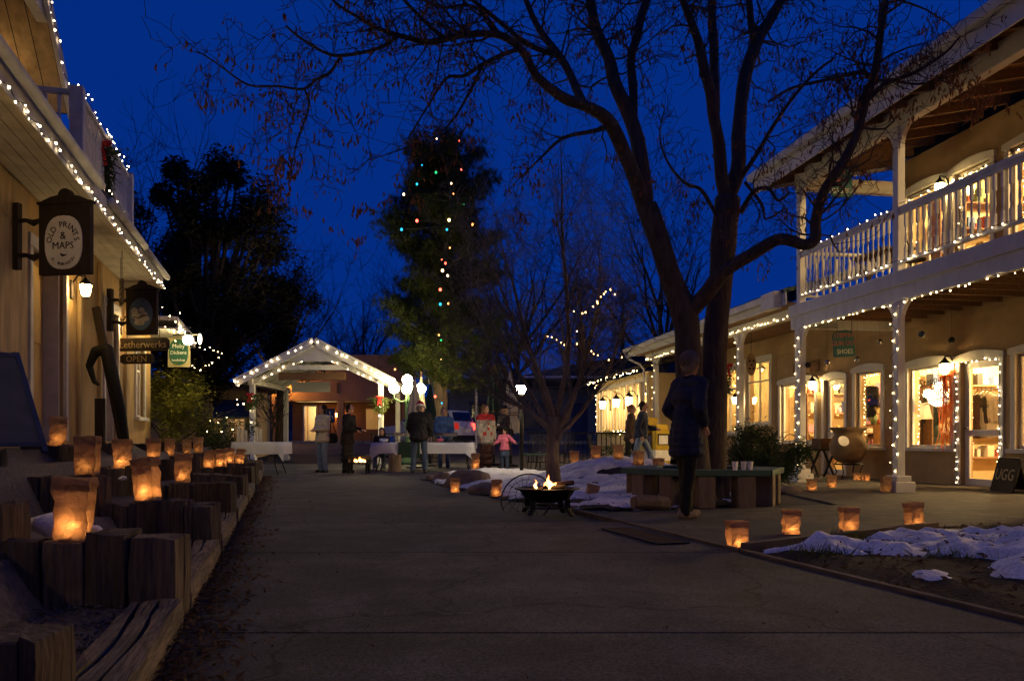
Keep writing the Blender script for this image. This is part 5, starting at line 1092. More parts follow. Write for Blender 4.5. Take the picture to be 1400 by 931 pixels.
leafy('leafy_tree', 'lower dark leafy tree at the right foot of the broad one', (-9.6, 33., .2), 8.2, 1.9, 1.8, 3.4, 11, 13000, .11, m_leafdark, m_bark, .42, 30)
# pine with coloured lights
def pine(label, c, H, rmax, seed, ntuft, lo=.12, mat=None):
    rg = random.Random(seed); t = thing('pine_tree', label, 'tree', c); tr = MB(); tr.tube([(0, 0, -.2), (0, 0, H*.3), (.08, 0, H*.7), (.1, 0, H*.97)], [H*.026, H*.022, H*.012, H*.003], 10); nd = MB(); blist = []
    for k in range(88):
        u = lo+(1-lo)*(k+.5)/88; a = k*2.4+rg.uniform(-.4, .4); prof = (1.3-.3*u/.45 if u < .45 else 1.0 if u < .55 else math.cos((u-.55)/.45*1.15)**.55)*(.75+.25*math.sin(u*23+a)); L = rmax*prof*rg.uniform(.65, 1.1); z0 = H*u; d = Vector((math.cos(a), math.sin(a), rg.uniform(.0, .35)))
        pts = wander(Vector((.05, 0, z0-.3)), d, L, 6, rg, .10, .02, .06); tr.tube(pts, [.035*(1-.85*i/6) for i in range(7)], 5); blist.append(pts)
    for k in range(ntuft):
        pts = blist[rg.randrange(len(blist))]; i = rg.choice((1, 2, 3, 4, 4, 5, 5, 6, 6)); c_ = pts[i]+Vector((rg.gauss(0, .22), rg.gauss(0, .22), rg.gauss(.08, .16)))
        ax = Vector((c_.x*.4, c_.y*.4, .5+rg.gauss(0, .4))).normalized()
        for q in range(18):
            d = (ax*.45+Vector((rg.gauss(0, 1), rg.gauss(0, 1), rg.gauss(0, 1)))).normalized()*rg.uniform(.16, .30); w_ = d.orthogonal().normalized()*.010; nd.add([c_-w_, c_+w_, c_+d], [(0, 1, 2)])
    tr.build('trunk', m_barkp, t); nd.build('crown', mat or m_needle, t, kind='stuff'); return t
pine('tall pine tree hung with coloured lights behind the pavilion', (P(602, 600, 29.).x, 29., .05), 11.3, 2.65, 6, 13000, .25)
rg = random.Random(2)
lights = [(597, 190, 4), (628, 193, 0), (577, 226, 3), (596, 236, 2), (631, 232, 0), (570, 252, 3), (552, 266, 4), (617, 251, 4), (620, 265, 1), (634, 279, 2), (570, 302, 0), (614, 301, 4), (646, 307, 1), (549, 314, 3), (611, 314, 3), (615, 339, 1), (604, 355, 0), (609, 360, 0), (605, 370, 4), (612, 377, 4), (602, 396, 0), (602, 416, 3), (613, 415, 1), (600, 458, 1), (603, 465, 2), (597, 486, 1), (603, 491, 4), (609, 513, 4), (595, 542, 0), (604, 551, 3), (540, 505, 1)]
t = thing('string_lights', 'coloured christmas bulbs scattered over the tall pine', 'string lights'); cc = [MB() for _ in BC]
for x, y, k in lights: p = P(x, y, 26.7 if y < 480 else 28.2); s_ = rg.choice((.6, .8, 1., 1.2)); cc[k].ball(p, (.038*s_, .038*s_, .045*s_), 8, 6)
for k, m in enumerate(cc): m.build('bulbs', BC[k], t, smooth=True, kind='stuff')
w = MB(); sl_ = sorted(lights, key=lambda q: q[1]); w.tube([P(x, y, 26.75 if y < 480 else 28.25) for x, y, k in sl_], .006, 4, cap=False); w.build('wire', m_iron, t)
# background trees
def far_bare(label, c, H, seed, spread=1., lev=3):
    rg = random.Random(seed); t = thing('bare_tree', label, 'tree', c, group='bare trees in the distance'); tr = MB(); tips = []
    tr.tube([(0, 0, -.3), (0, 0, H*.2), (.1, 0, H*.35)], [H*.02, H*.016, H*.013], 7)
    for k in range(9): branch(tr, Vector((.05, 0, H*rg.uniform(.2, .36))), Vector((rg.gauss(0, .5*spread), rg.gauss(0, .5*spread), 1)), H*rg.uniform(.4, .62), H*.009, lev, rg, tips, (3, 5), .12, 0, .06, .6, .012)
    tr.build('trunk', m_twig, t); return t
far_bare('bare tree far behind the pavilion roof, left', P(455, 588, 52), 9., 31)
far_bare('bare tree far behind the pavilion roof, right', P(497, 588, 55), 10., 32)
far_bare('bare tree behind the left balcony, tops only', P(190, 590, 40), 15.5, 33, .6)
far_bare('bare tree beyond the leafy tree on the right side', P(375, 590, 46), 11., 34)
far_bare('small bare tree silhouetted against the lit orange corner', P(372, 614, 30), 2.9, 41, 1.3, 2)
far_bare('bare tree behind the sun room roof', P(905, 590, 38), 12., 35)
far_bare('bare tree between pine and small tree in the distance', P(705, 590, 44), 12., 36)
pine('dark far pine left of the sun room', P(792, 588, 48), 9.0, 2.6, 16, 900, .1)
pine('dark far pine right of the decorated pine', P(668, 588, 50), 8.5, 2.3, 17, 800, .1)
pine('dark far pine behind the sun room', P(850, 588, 55), 10., 2.8, 18, 900, .1)
# shrubs
def shrub(name, label, c, rx, rz, n, ls, mat, seed, needle=False, stems=9):
    rg = random.Random(seed); t = thing(name, label, 'shrub', c); st = MB(); lf = MB(); ends = []
    for k in range(stems):
        d = Vector((rg.gauss(0, .5), rg.gauss(0, .5), 1)); pts = wander(Vector((rg.gauss(0, .08), rg.gauss(0, .08), 0)), d, rz*rg.uniform(.7, 1.05), 6, rg, .16); st.tube(pts, [.02*(1-.8*i/6) for i in range(7)], 5); ends += pts[2:]
    lob = [Vector((rg.gauss(0, .45)*rx, rg.gauss(0, .4)*rx, rz*rg.uniform(.15, .92))) for _ in range(26)]
    for k in range(n):
        p = lob[rg.randrange(26)]+Vector((rg.gauss(0, .16)*rx, rg.gauss(0, .16)*rx, rg.gauss(0, .10)*rz)); p.z = max(.03, p.z)
        if needle:
            d = Vector((rg.gauss(0, 1), rg.gauss(0, .8), rg.gauss(.3, .6))).normalized()*rg.uniform(.04, .10); q = d.orthogonal().normalized()*.011; lf.add([p-q, p+q, p+d], [(0, 1, 2)])
        else: lf.add(leaf_at(p, ls*rg.uniform(.6, 1.3), rg), [(0, 1, 2, 3)])
    st.build('stems', m_twig, t); lf.build('foliage', mat, t, kind='stuff'); return t
shrub('leafy_bush', 'yellow green leafy bush lit by the floodlight beside the left building', P(232, 606, 17.3)-Vector((0, 0, .1)), .92, 1.70, 10000, .045, m_leafbush, 3)
shrub('juniper_bush', 'low dark green juniper between bench and corner porch post', Vector((4.08, 13.2, .0)), .60, .98, 11000, .03, m_juniper, 5, True)
shrub('juniper_bush', 'dark low evergreen in front of the sun room railing', Vector((3.2, 21.5, .0)), .9, .7, 2200, .03, m_juniper, 8, True)
c = P(298, 612, 19.5); shrub('small_evergreen', 'small round evergreen with white lights beside the left table', Vector((c.x, 19.5, .45)), .65, .9, 3600, .03, m_juniper, 9, True)
fairy('white lights in the small evergreen beside the left table', None, r=.02, explicit=[P(x, y, 19.1) for x, y in ((287, 575), (293, 588), (298, 578), (303, 590), (318, 587), (310, 570), (296, 564), (283, 590))])

# ------------------------------------------------------------------ pavilion
px_ = 26./F; GZ = thing('pavilion', 'open white gabled pavilion strung with fairy lights at the end of the path', 'pavilion', ((430-HX)*px_, 26., 0))
hw = 2.57; pk = 4.0; ev = 2.66; dep = 4.5; slp = (pk-ev)/hw
for sx in (-1, 1):
    for y in (0.3, dep-.3):
        m = MB(); m.box((sx*2.12-.08, y-.08, 0), (sx*2.12+.08, y+.08, ev+.12)); m.box((sx*2.12-.12, y-.12, 0), (sx*2.12+.12, y+.12, .25)); m.build('post', m_white, GZ, bevel=.012)
    m = MB(); q = [(sx*hw, 0, ev), (0, 0, pk), (0, dep, pk), (sx*hw, dep, ev)]; m.add(q+[(p[0], p[1], p[2]+.10) for p in q], [(3,2,1,0), (4,5,6,7), (0,1,5,4), (1,2,6,5), (2,3,7,6), (3,0,4,7)]); m.build('roof_slope', m_white, GZ)
    m = MB(); m.beam((sx*(hw+.02), -.05, ev+.0), (0, -.05, pk+.01), .06, .27); m.build('rake_board', m_white, GZ)
    m = MB(); m.beam((sx*2.12, .22, ev+.02), (0, .22, pk-.34), .05, .14); m.build('inner_rafter', m_white, GZ)
    m = MB(); m.beam((sx*2.12, .06, ev+.05), (sx*2.12, dep, ev+.05), .12, .16); m.build('side_beam', m_white, GZ)
    for k in range(5): m = MB(); m.beam((sx*2.4, .7+k*.85, ev+.02), (0, .7+k*.85, pk-.06), .05, .10); m.build('rafter', m_white, GZ)
m = MB(); m.beam((-1.55, .22, 3.18), (1.3, .22, 3.18), .06, .16); m.build('collar_tie', m_white, GZ)
m = MB(); m.beam((-1.25, .30, 2.90), (.95, .30, 2.90), .10, .24); m.build('tie_beam', m_brownwood, GZ)
m = MB(); m.add([(-1.1, .02, 3.36), (1.1, .02, 3.36), (0, .02, 3.90), (-1.1, .05, 3.36), (1.1, .05, 3.36), (0, .05, 3.90)], [(0,1,2), (5,4,3), (0,2,5,3), (1,4,5,2), (0,3,4,1)]); m.build('gable_panel', m_white, GZ)
gl_ = GZ.location
def gpt(x, y, z): return gl_+Vector((x, y, z))
fairy('fairy lights up both front rakes of the pavilion', [gpt(-hw, -.10, ev+.04), gpt(0, -.10, pk+.05), gpt(hw, -.10, ev+.04)], .27, .03, .036, m_bulbw)
fairy('fairy lights along the inner rafters of the pavilion', [gpt(-2.1, .16, ev+.02), gpt(0, .16, pk-.36), gpt(2.1, .16, ev+.02)], .30, .04, .028, m_bulbw)
fairy('fairy lights down the left pavilion post', [gpt(-2.12, .18, 2.6), gpt(-2.12, .18, .6)], .45, .03, .034, m_bulbw)
fairy('fairy lights down the right pavilion post', [gpt(2.12, .18, 2.6), gpt(2.12, .18, .6)], .36, .03, .034, m_bulbw)
fairy('fairy lights looped at the left eave tip of the pavilion', None, r=.034, explicit=[P(x, y, 25.8) for x, y in ((325, 522), (326, 527), (333, 552), (325, 553), (338, 549), (324, 546))])
swag('evergreen wreath with red bow on the left pavilion post', gpt(-2.12, .1, 2.1), .3, .5, seed=5); swag('evergreen wreath with red bow on the right pavilion post', gpt(2.12, .1, 2.0), .3, .5, seed=6)
m = MB(); m.box((-.72, 0, 0), (.72, .03, .38)); m.build('banner', m_cloth, None, loc=P(425, 536, 30.), label='plain pale banner hanging inside the pavilion', cat='banner')
# ------------------------------------------------------------------ buildings in the distance
OB = building('adobe_building', 'orange stucco building with recessed porch behind the pavilion', Matrix.Translation((0, 45., .70)))
m = MB(); m.box((-13.6, 0, 2.25), (-5.6, .3, 4.9)); m.box((-13.6, 0, -.4), (-12.9, .3, 2.25)); m.box((-6.2, 0, -.4), (-5.6, .3, 2.25)); m.box((-9.9, 0, -.4), (-9.5, .3, 2.25)); m.box((-13.6, .3, 4.6), (-5.6, 6, 4.75)); m.build('wall', m_adobe, OB, bevel=.04)
m = MB(); wall_open(m, -12.9, -6.2, -.4, 2.25, [(-12.2, -11.5, 0, 2.05), (-8.6, -7.6, .7, 1.9)], 1.8, 2.0); m.build('porch_wall', m_adobe, OB)
m = MB(); m.box((-12.95, .3, 2.2), (-6.15, 1.8, 2.24)); m.build('porch_ceiling', m_brownwood, OB)
f = MB(); f.box((-12.28, 1.74, 0), (-12.2, 1.8, 2.1)); f.box((-11.5, 1.74, 0), (-11.42, 1.8, 2.1)); f.box((-12.2, 1.74, 2.05), (-11.5, 1.8, 2.12)); d_ = f.build('door', m_white, OB); f = MB(); f.box((-12.2, 1.85, 0), (-11.5, 1.86, 2.05)); f.build('pane', m_glass, d_)
room(OB, -12.8, -6.4, 0, 2.4, 4.5, 2.1, lamps=0); m = MB(); m.box((-12.6, 4.30, 0.02), (-6.5, 4.42, 2.3)); m.build('interior_wall', m_cream, OB); point('lamp_light', OB, (-11.6, 3.2, 1.9), 130, (1, .85, .6), .1)
point('lamp_light', OB, (-7.8, 3.2, 1.9), 8, (1, .6, .3), .1)
for x in (-7.5, -6.6, -9.9): m = MB(); m.box((x, -.02, 2.7), (x+.12, .0, 3.3)); m.build('drain_spout', m_brownwood, OB)
lantern('wall_lantern', 'lit lantern at the left corner of the orange building', OB, (-13.3, -.02, 3.45), out=(0, -1, 0), s=2.6, mat=EMIT('amber_glass', (1, .55, .14), 260))
lantern('wall_lantern', 'amber lantern inside the orange building porch', OB, (-10.2, 1.7, 1.55), out=(0, -1, 0), s=1.5, mat=EMIT('amber_glass2', (1, .45, .10), 40))
SH = building('corner_shop', 'dim shop with one bright window behind the left evergreen', Matrix.Translation((0, 31., .06)))
m = MB(); wall_open(m, -15, -10.0, -.2, 3.0, [(-11.95, -11.25, .5, 1.6), (-11.15, -10.4, .5, 1.6)], 0, .2); m.box((-15, .2, 2.8), (-10, 5, 3.0)); m.build('wall', m_stuccoL, SH)
for a in ((-11.95, -11.25), (-11.15, -10.4)): window(SH, a[0], a[1], .5, 1.6, y=0, arch=False, tw=.05, out=-1)
room(SH, -14.8, -10.2, 0, 2.6, 2.4, .3, lamps=0); m = MB(); m.box((-14.8, 2.2, 0), (-10.2, 2.3, 2.6)); m.build('interior_wall', m_cream, SH); point('lamp_light', SH, (-11.3, 1.2, 2.2), 45, (1, .72, .42), .1)
m = MB(); m.add([(-12.3, 0, 2.3), (-9.9, 0, 2.3), (-9.7, -1.0, 1.75), (-12.3, -1.0, 1.75), (-12.3, 0, 2.25), (-9.9, 0, 2.25), (-9.7, -1.0, 1.60), (-12.3, -1.0, 1.60)], [(0,3,2,1), (4,5,6,7), (3,7,6,2), (1,2,6,5), (0,4,7,3)]); m.build('awning', m_blue, SH)
DB = building('dark_shop', 'unlit blue grey shop with snowy roof edge behind the umbrellas', Matrix.Translation((0, 43., .66)))
m = MB(); wall_open(m, -3.4, 5.2, -.4, 3.0, [(-2.2, -.6, .7, 2.1), (.6, 2.2, .7, 2.1), (3.2, 4.1, 0, 2.1)], 0, .25); m.box((-3.4, .25, 2.8), (5.2, 6, 3.0)); m.box((-3.4, .25, -.4), (-3.2, 6, 2.8)); m.build('wall', MAT('slate_blue_wall', (.10, .12, .16), .9, .2, 2), DB)
for a in ((-2.2, -.6), (.6, 2.2)): window(DB, a[0], a[1], .7, 2.1, y=0, arch=False, mull=1, out=-1, glass=m_carglass, mat=m_blue)
m = MB(); m.box((3.2, .05, 0), (4.1, .1, 2.1)); m.build('door', m_blue, DB)
m = MB(); m.box((-3.6, -.9, 2.85), (5.4, .0, 2.95)); m.box((-3.6, -.9, 3.3), (5.4, 6, 3.38)); m.build('roof', m_roof, DB)
m = MB(); m.box((-3.5, -.85, 2.951), (-.9, -.2, 3.02)); m.box((.4, -.92, 3.381), (5.3, .9, 3.50)); m.build('roof_snow', m_snow, DB, bevel=.04)
# ------------------------------------------------------------------ vehicles
CAR = thing('parked_car', 'white sport utility car with a red tail light behind the serving table', 'car', (P(585, 600, 38).x, 38., terrain(0, 38)-.01), rad(-33))
def car_profile(z): pass
prof_s = [(-2.3, .45), (-2.32, .75), (-2.25, .98), (-1.15, 1.08), (-.45, 1.66), (.4, 1.78), (1.9, 1.74), (2.15, 1.15), (2.25, 1.0), (2.28, .5), (1.95, .32), (-2.0, .32)]
def car_section(profile, hw_, inset, mb):
    n = len(profile); vs = []
    for s in (-1, -.86, .86, 1):
        for x, z in profile: vs.append((x*(1 if abs(s) < .9 else .985), s*(hw_ - (inset*max(0, (z-1.0)/.75) if z > 1. else 0)), z - (.02 if abs(s) > .9 and z > 1.6 else 0)))
    for j in range(3):
        for k in range(n): mb.add([], []); 
    fs = [(j*n+k, j*n+(k+1) % n, (j+1)*n+(k+1) % n, (j+1)*n+k) for j in range(3) for k in range(n)] + [tuple(range(n))[::-1], tuple(range(3*n, 4*n))]; mb.add(vs, fs)
m = MB(); car_section(prof_s, .92, .17, m); m.build('body', m_carpaint, CAR, bevel=.04)
for s in (-1, 1):
    for xa, xb, xc, xd in ((-.95, .28, .28, -.42), (.36, 1.35, 1.30, .36), (1.42, 2.02, 1.85, 1.42)):
        m = MB(); y0 = s*.925; y1 = s*.795; vs = [(xa, y0, 1.12), (xb, y0, 1.12), (xc, y1, 1.62), (xd, y1, 1.60)]; m.add(vs+[(p[0], p[1]+s*.012, p[2]) for p in vs], [(0,1,2,3), (7,6,5,4), (0,4,5,1), (1,5,6,2), (2,6,7,3), (3,7,4,0)]); m.build('side_window', m_carglass, CAR)
    for x in (-1.45, 1.45):
        m = MB(); M_ = Matrix.Translation((x, s*.80, .35)) @ Matrix.Rotation(math.pi/2, 4, 'X'); m.lathe([(.20, -.11), (.35, -.11), (.36, -.06), (.36, .06), (.35, .11), (.20, .11)], 20, M=M_); w = m.build('wheel', m_tyre, CAR, smooth=False); m = MB(); m.lathe([(.02, -.125), (.20, -.12), (.21, .12), (.02, .125)], 14, M=M_); m.build('rim', m_chrome, w)
    m = MB(); m.box((2.12, s*.72-.13, .86), (2.30, s*.72+.13, 1.16)); m.build('tail_light', EMIT('tail_red', (1, .05, .03), 7 if s == 1 else .4), CAR, bevel=.02)
    m = MB(); m.box((-.72, s*.93, 1.10), (-.55, s*1.10, 1.25)); m.build('mirror', m_carpaint, CAR, bevel=.03)
    m = MB(); m.ball((-2.22, s*.66, .82), (.10, .17, .10), 10, 6); m.build('headlight', m_chrome, CAR, smooth=True)
m = MB(); m.add([(2.09, -.72, 1.22), (2.09, .72, 1.22), (1.93, .66, 1.66), (1.93, -.66, 1.66), (2.115, -.72, 1.23), (2.115, .72, 1.23), (1.955, .66, 1.67), (1.955, -.66, 1.67)], [(0,1,2,3), (7,6,5,4), (0,4,5,1), (1,5,6,2), (2,6,7,3), (3,7,4,0)]); m.build('rear_window', m_carglass, CAR)
m = MB(); m.add([(-1.08, -.76, 1.14), (-1.08, .76, 1.14), (-.52, .68, 1.62), (-.52, -.68, 1.62), (-1.11, -.76, 1.16), (-1.11, .76, 1.16), (-.55, .68, 1.64), (-.55, -.68, 1.64)], [(3,2,1,0), (4,5,6,7), (0,1,5,4), (1,2,6,5), (2,3,7,6), (3,0,4,7)]); m.build('windscreen', m_carglass, CAR)
m = MB(); m.box((2.26, -.28, .72), (2.31, .28, .90)); m.build('licence_plate', m_board, CAR); m = MB(); m.box((2.2, -.93, .40), (2.36, .93, .60)); m.box((-2.4, -.93, .38), (-2.26, .93, .6)); m.build('bumper', m_tyre, CAR, bevel=.03)
# ------------------------------------------------------------------ patio umbrellas
def umbrella(label, c, H, r, mat, seed):
    rg = random.Random(seed); t = thing('patio_umbrella', label, 'umbrella', c, group='folded patio umbrellas'); m = MB(); m.tube([(0, 0, 0), (0, 0, H+.08)], .022, 8); m.ball((0, 0, H+.10), .035, 8, 6); m.build('pole', m_brownwood, t, smooth=True)
    m = MB(); vs = []; n = 24; lv = [(0, .35), (.10, .75), (.3, .95), (.55, 1.), (.68, .80), (.73, .72), (.80, .9), (1., 1.05)]
    m.lathe([(.05, H*1.0)], 4) if False else None
    top, bot = H, H*.36
    for u, s in lv:
        z = top+(bot-top)*u; rr = r*(.22+.78*min(1, u*1.15))*s if u < .68 else r*s*.9
        for k in range(n): a = 2*math.pi*k/n; f_ = 1 if k % 3 == 0 else (.72 if k % 3 == 1 else .80); vs.append((rr*f_*math.cos(a), rr*f_*math.sin(a), z+rg.gauss(0, .01)))
    m.add(vs, [(j*n+k, (j+1)*n+k, (j+1)*n+(k+1) % n, j*n+(k+1) % n) for j in range(len(lv)-1) for k in range(n)]+[tuple(range(n))]); cn = m.build('canopy', mat, t); m = MB(); m.tube([(r*.78*math.cos(a), r*.78*math.sin(a), top+(bot-top)*.705) for a in np.linspace(0, 6.283, 16)], .012, 5); m.build('tie_strap', m_brownwood, cn)
    m = MB(); m.lathe([(.25, 0), (.25, .06), (.05, .09), (.04, .35)], 16); m.build('base', m_iron, t); return t
for x, y, z, r_, mt, lb in ((567, 515, 22.5, .30, m_beige, 'folded beige umbrella in front of the globe lamp'), (588, 520, 24., .26, m_dkgreen, 'folded dark green umbrella right of the beige one'), (576, 509, 27., .20, m_beige, 'thin folded umbrella lit yellow behind the globe lamp'), (675, 500, 25., .30, m_dkgreen, 'tall folded dark green umbrella left of the tan one'), (698, 505, 24., .32, m_beige, 'folded tan umbrella behind the garden lamp post')):
    p = P(x, y, z); umbrella(lb, (p.x, z, 0), p.z-.1, r_, mt, x)
# ------------------------------------------------------------------ lamps
c = Vector((P(557, 600, 25.5).x, 25.5, 0)); t = thing('globe_lamp', 'green cast iron lamp post with a cluster of glowing white globes', 'street lamp', c)
m = MB(); m.lathe([(.20, 0), (.20, .1), (.13, .2), (.10, .5), (.075, .6), (.07, 2.0), (.10, 2.05), (.06, 2.12), (.05, 2.55)], 14); m.build('post', m_green_iron, t, smooth=True)
gpos = [(0, 0, 2.72)]
for k in range(4): a = rad(10+90*k); gpos.append((.42*math.cos(a), .42*math.sin(a), 2.44))
m = MB()
for x, y, z in gpos[1:]: m.tube([(0, 0, 2.05), (x*.5, y*.5, 2.02), (x, y, 2.12), (x, y, 2.28)], .022, 6); m.lathe([(.08, 2.28), (.09, 2.31)], 10, M=Matrix.Translation((x, y, 0)))
m.build('arm', m_green_iron, t, smooth=True)
for q in gpos: m = MB(); m.ball(q, .165, 16, 12); m.build('globe', m_globe, t, smooth=True)
c = G(713, 650); t = thing('garden_lamp', 'short black garden lamp post with lit lantern in the snow', 'street lamp', c)
m = MB(); m.tube([(0, 0, -.05), (0, 0, 1.80)], .045, 10); m.lathe([(.055, 1.74), (.062, 1.80), (.05, 1.86)], 12); m.build('post', m_iron, t, smooth=True)
m = MB(); m.lathe([(.065, 1.86), (.10, 1.93), (.13, 2.03)], 8); m.build('glass', EMIT('garden_glass', (1, .80, .48), 230), t)
m = MB(); m.lathe([(.155, 2.03), (.15, 2.05), (.06, 2.13), (.02, 2.18), (.022, 2.22), (.004, 2.32)], 12); m.build('cap', m_iron, t)
# ------------------------------------------------------------------ tables and what stands on them
def table(label, x0, x1, y0, y1, h, drop=.28, legs=True, cornerdrop=.18, seed=1, rz=0):
    rg = random.Random(seed); t = thing('folding_table', label, 'table', ((x0+x1)/2, (y0+y1)/2, 0), rz, group='serving tables'); w = (x1-x0)/2; d = (y1-y0)/2
    m = MB(); m.box((-w+.02, -d+.02, h-.05), (w-.02, d-.02, h-.012)); m.build('tabletop', m_beige, t)
    for sx in (-1, 1):
        for sy in (-1, 1): m = MB(); m.tube([(sx*(w-.18), sy*(d-.1), h-.05), (sx*(w-.20), sy*(d-.1), .25), (sx*(w-.12), sy*(d-.06), 0)], .015, 6); m.build('leg', m_iron, t, smooth=True)
    m = MB(); per = []; N = 44
    for k in range(N):
        u = k/N*4; s = int(u); f_ = u-s; per.append([(-w+2*w*f_, -d), (w, -d+2*d*f_), (w-2*w*f_, d), (-w, d-2*d*f_)][s]+(min(f_, 1-f_),))
    vs = [(0, 0, h)]; fs = []
    rings = (0, .5, 1)
    for k, (x, y, c_) in enumerate(per): vs.append((x*.99, y*.99, h))
    for lv in (.35, .7, 1.):
        for k, (x, y, c_) in enumerate(per):
            dr = drop+(cornerdrop*max(0, 1-c_*14)); e = 1+.015*lv; wv = .025*lv*math.sin(k*1.9+seed)+rg.gauss(0, .004); nx = x/abs(w) if abs(abs(x)-w) < 1e-3 else 0; ny = y/abs(d) if abs(abs(y)-d) < 1e-3 else 0; vs.append((x*e+nx*wv, y*e+ny*wv, h-dr*lv))
    fs = [(0, 1+k, 1+(k+1) % N) for k in range(N)]
    for j in range(3): fs += [(1+j*N+k, 1+(j+1)*N+k, 1+(j+1)*N+(k+1) % N, 1+j*N+(k+1) % N) for k in range(N)]
    m.add(vs, fs); m.build('tablecloth', m_cloth, t, smooth=True); return t
T1 = table('long table under a white cloth where the man in the red hat bends', P(507, 600, 20.2).x, P(648, 600, 20.2).x, 20.2, 21.0, .74, seed=2)
T2 = table('left table under a white cloth at the end of the path', P(322, 600, 18.6).x, P(391, 600, 18.6).x, 18.3, 19.1, .76, seed=5)
m = MB(); x0 = P(560, 600, 20.1).x; m.box((x0-.3, 20.15, .36), (x0+.25, 20.19, .752)); m.build('table_runner', m_dkgreen, None, label='dark green runner over the middle of the serving table', cat='cloth')
for i, (x, y, z, h_) in enumerate(((326, 0, 18.7, .36), (331, 0, 18.6, .30), (336, 0, 18.8, .26), (351, 0, 18.7, .34), (356, 0, 18.6, .30))):
    m = MB(); m.lathe([(.035, 0), (.035, h_), (.03, h_+.004), (.008, h_-.01)], 12); m.build('pillar_candle', m_wax, None, loc=(P(x, 600, z).x, z, .762), label='tall pale pillar candle on the left table, %s from the left' % ('first', 'second', 'third', 'fourth', 'fifth')[i], cat='candle', group='pillar candles')
def dish(label, x, w): 
    t = thing('chafing_dish', label, 'serving dish', (P(x, 600, 20.6).x, 20.6, .742), group='chafing dishes'); m = MB(); m.box((-w, -.16, .16), (w, .16, .24)); m.build('pan', m_chrome, t, bevel=.01); m = MB(); m.box((-w-.02, -.18, .24), (w+.02, .18, .256)); m.build('lid', m_chrome, t, bevel=.006); m = MB()
    for a in (-1, 1):
        for b in (-1, 1): m.tube([(a*w*.9, b*.14, 0), (a*w*.9, b*.14, .16)], .008, 5)
    m.tube([(-w*.9, -.14, .05), (w*.9, -.14, .05)], .006, 5); m.build('stand', m_iron, t)
dish('wide steel chafing dish before the woman in blue', 609, .30); dish('small steel serving dish left of the man in black', 547, .13)
for x, lb in ((526, 'crumpled foil bundle on the serving table in front of the seated girl'), (602, 'small pink bundle on the serving table')):
    me = blob('b', [((R.gauss(0, .07), R.gauss(0, .04), .04+R.random()*.03), (.07, .05, .04)) for _ in range(5)], .015, 1); me.materials.append(m_cloth if x < 560 else MAT('pink_paper', (.6, .12, .2), .8)); tag(link('bundle', me, None, (P(x, 600, 20.4).x, 20.4, .742)), lb, 'bundle')
# wooden stump, guitar-like gourd, brazier
m = MB(); m.tube([(0, 0, 0), (.0, 0, .22), (0, 0, .44)], [.17, .155, .16], 12); m.build('stump', m_block, None, loc=(P(540, 600, 20.).x, 20., 0), label='upright log stump under the serving table', cat='stump')
c = G(491, 648); t = thing('brazier', 'low iron brazier with glowing fire beside the woman in black', 'fire pit', c)
m = MB(); m.box((-.24, -.2, .24), (.24, .2, .28)); m.box((-.24, .17, .28), (.24, .2, .42)); m.box((-.24, -.2, .28), (-.21, .17, .36)); m.box((.21, -.2, .28), (.24, .17, .36)); m.build('fire_box', m_iron, t)
for sx in (-1, 1):
    for sy in (-1, 1): m = MB(); m.box((sx*.2-.02, sy*.16-.02, 0), (sx*.2+.02, sy*.16+.02, .24)); m.build('leg', m_iron, t)
for x, h_ in ((-.09, .08), (.02, .12), (.1, .07)): m = MB(); m.tube([(x+.01*math.sin(u*6), 0, .29+h_*u) for u in np.linspace(0, 1, 6)], [.04, .055, .045, .03, .015, .002], 8); m.build('flame', m_fire, t, smooth=True)
point('fire_light', t, (0, -.05, .5), 3, (1, .42, .12), .06)
# ------------------------------------------------------------------ newspaper boxes, signs, railings, chairs
for i, (x, z, mt, lb) in enumerate(((889, 20.6, m_yellow, 'left yellow newspaper box beside the walking couple'), (903, 20.3, m_yellow, 'right yellow newspaper box behind the man in navy'))):
    t = thing('newspaper_box', lb, 'newspaper box', (P(x, 600, z).x, z, 0), rad(12), group='yellow newspaper boxes'); m = MB(); m.box((-.20, -.18, .55), (.20, .18, 1.05)); m.build('cabinet', mt, t, bevel=.02); m = MB(); m.box((-.16, -.12, 1.05), (.16, .14, 1.38 if i == 0 else 1.2)); m.build('coin_box', mt, t, bevel=.02)
    m = MB(); m.box((-.15, -.192, .68), (.15, -.18, .96)); m.build('window', m_carglass, t); m = MB(); m.box((-.12, -.1962, .70), (.12, -.1925, .92)); m.build('newspaper', m_board, t); m = MB(); m.box((-.20, -.17, .28), (.20, .17, .55)); m.build('front_card', m_board, t); m = MB(); m.box((-.19, -.16, .0), (.19, .16, .28)); m.build('pedestal', mt, t)
def chair(label, c, rz):
    t = thing('patio_chair', label, 'chair', c, rz, group='black patio chairs'); m = MB(); m.lathe([(.20, .43), (.21, .45), (.19, .465)], 16); m.build('seat', m_iron, t)
    for k in range(4): a = rad(45+90*k); m = MB(); m.tube([(.15*math.cos(a), .15*math.sin(a), .44), (.22*math.cos(a), .22*math.sin(a), 0)], .012, 6); m.build('leg', m_iron, t)
    m = MB(); m.tube([(-.19, .13, .45), (-.21, .2, .7), (-.12, .23, .92), (.12, .23, .92), (.21, .2, .7), (.19, .13, .45)], .012, 6)
    for x in (-.1, -.03, .04, .11): m.tube([(x, .16, .46), (x*1.1, .225, .9)], .007, 5)
    m.build('backrest', m_iron, t); return t
for i, (x, z, r_, lb) in enumerate(((818, 19.6, 100, 'black patio chair in front of the sun room railing'), (742, 21.5, 20, 'black patio chair left of the small tree trunk'), (772, 22., -60, 'black patio chair right of the small tree trunk'), (730, 23., 200, 'far black patio chair beside the railing'))): chair(lb, (P(x, 600, z).x, z, 0), rad(r_))
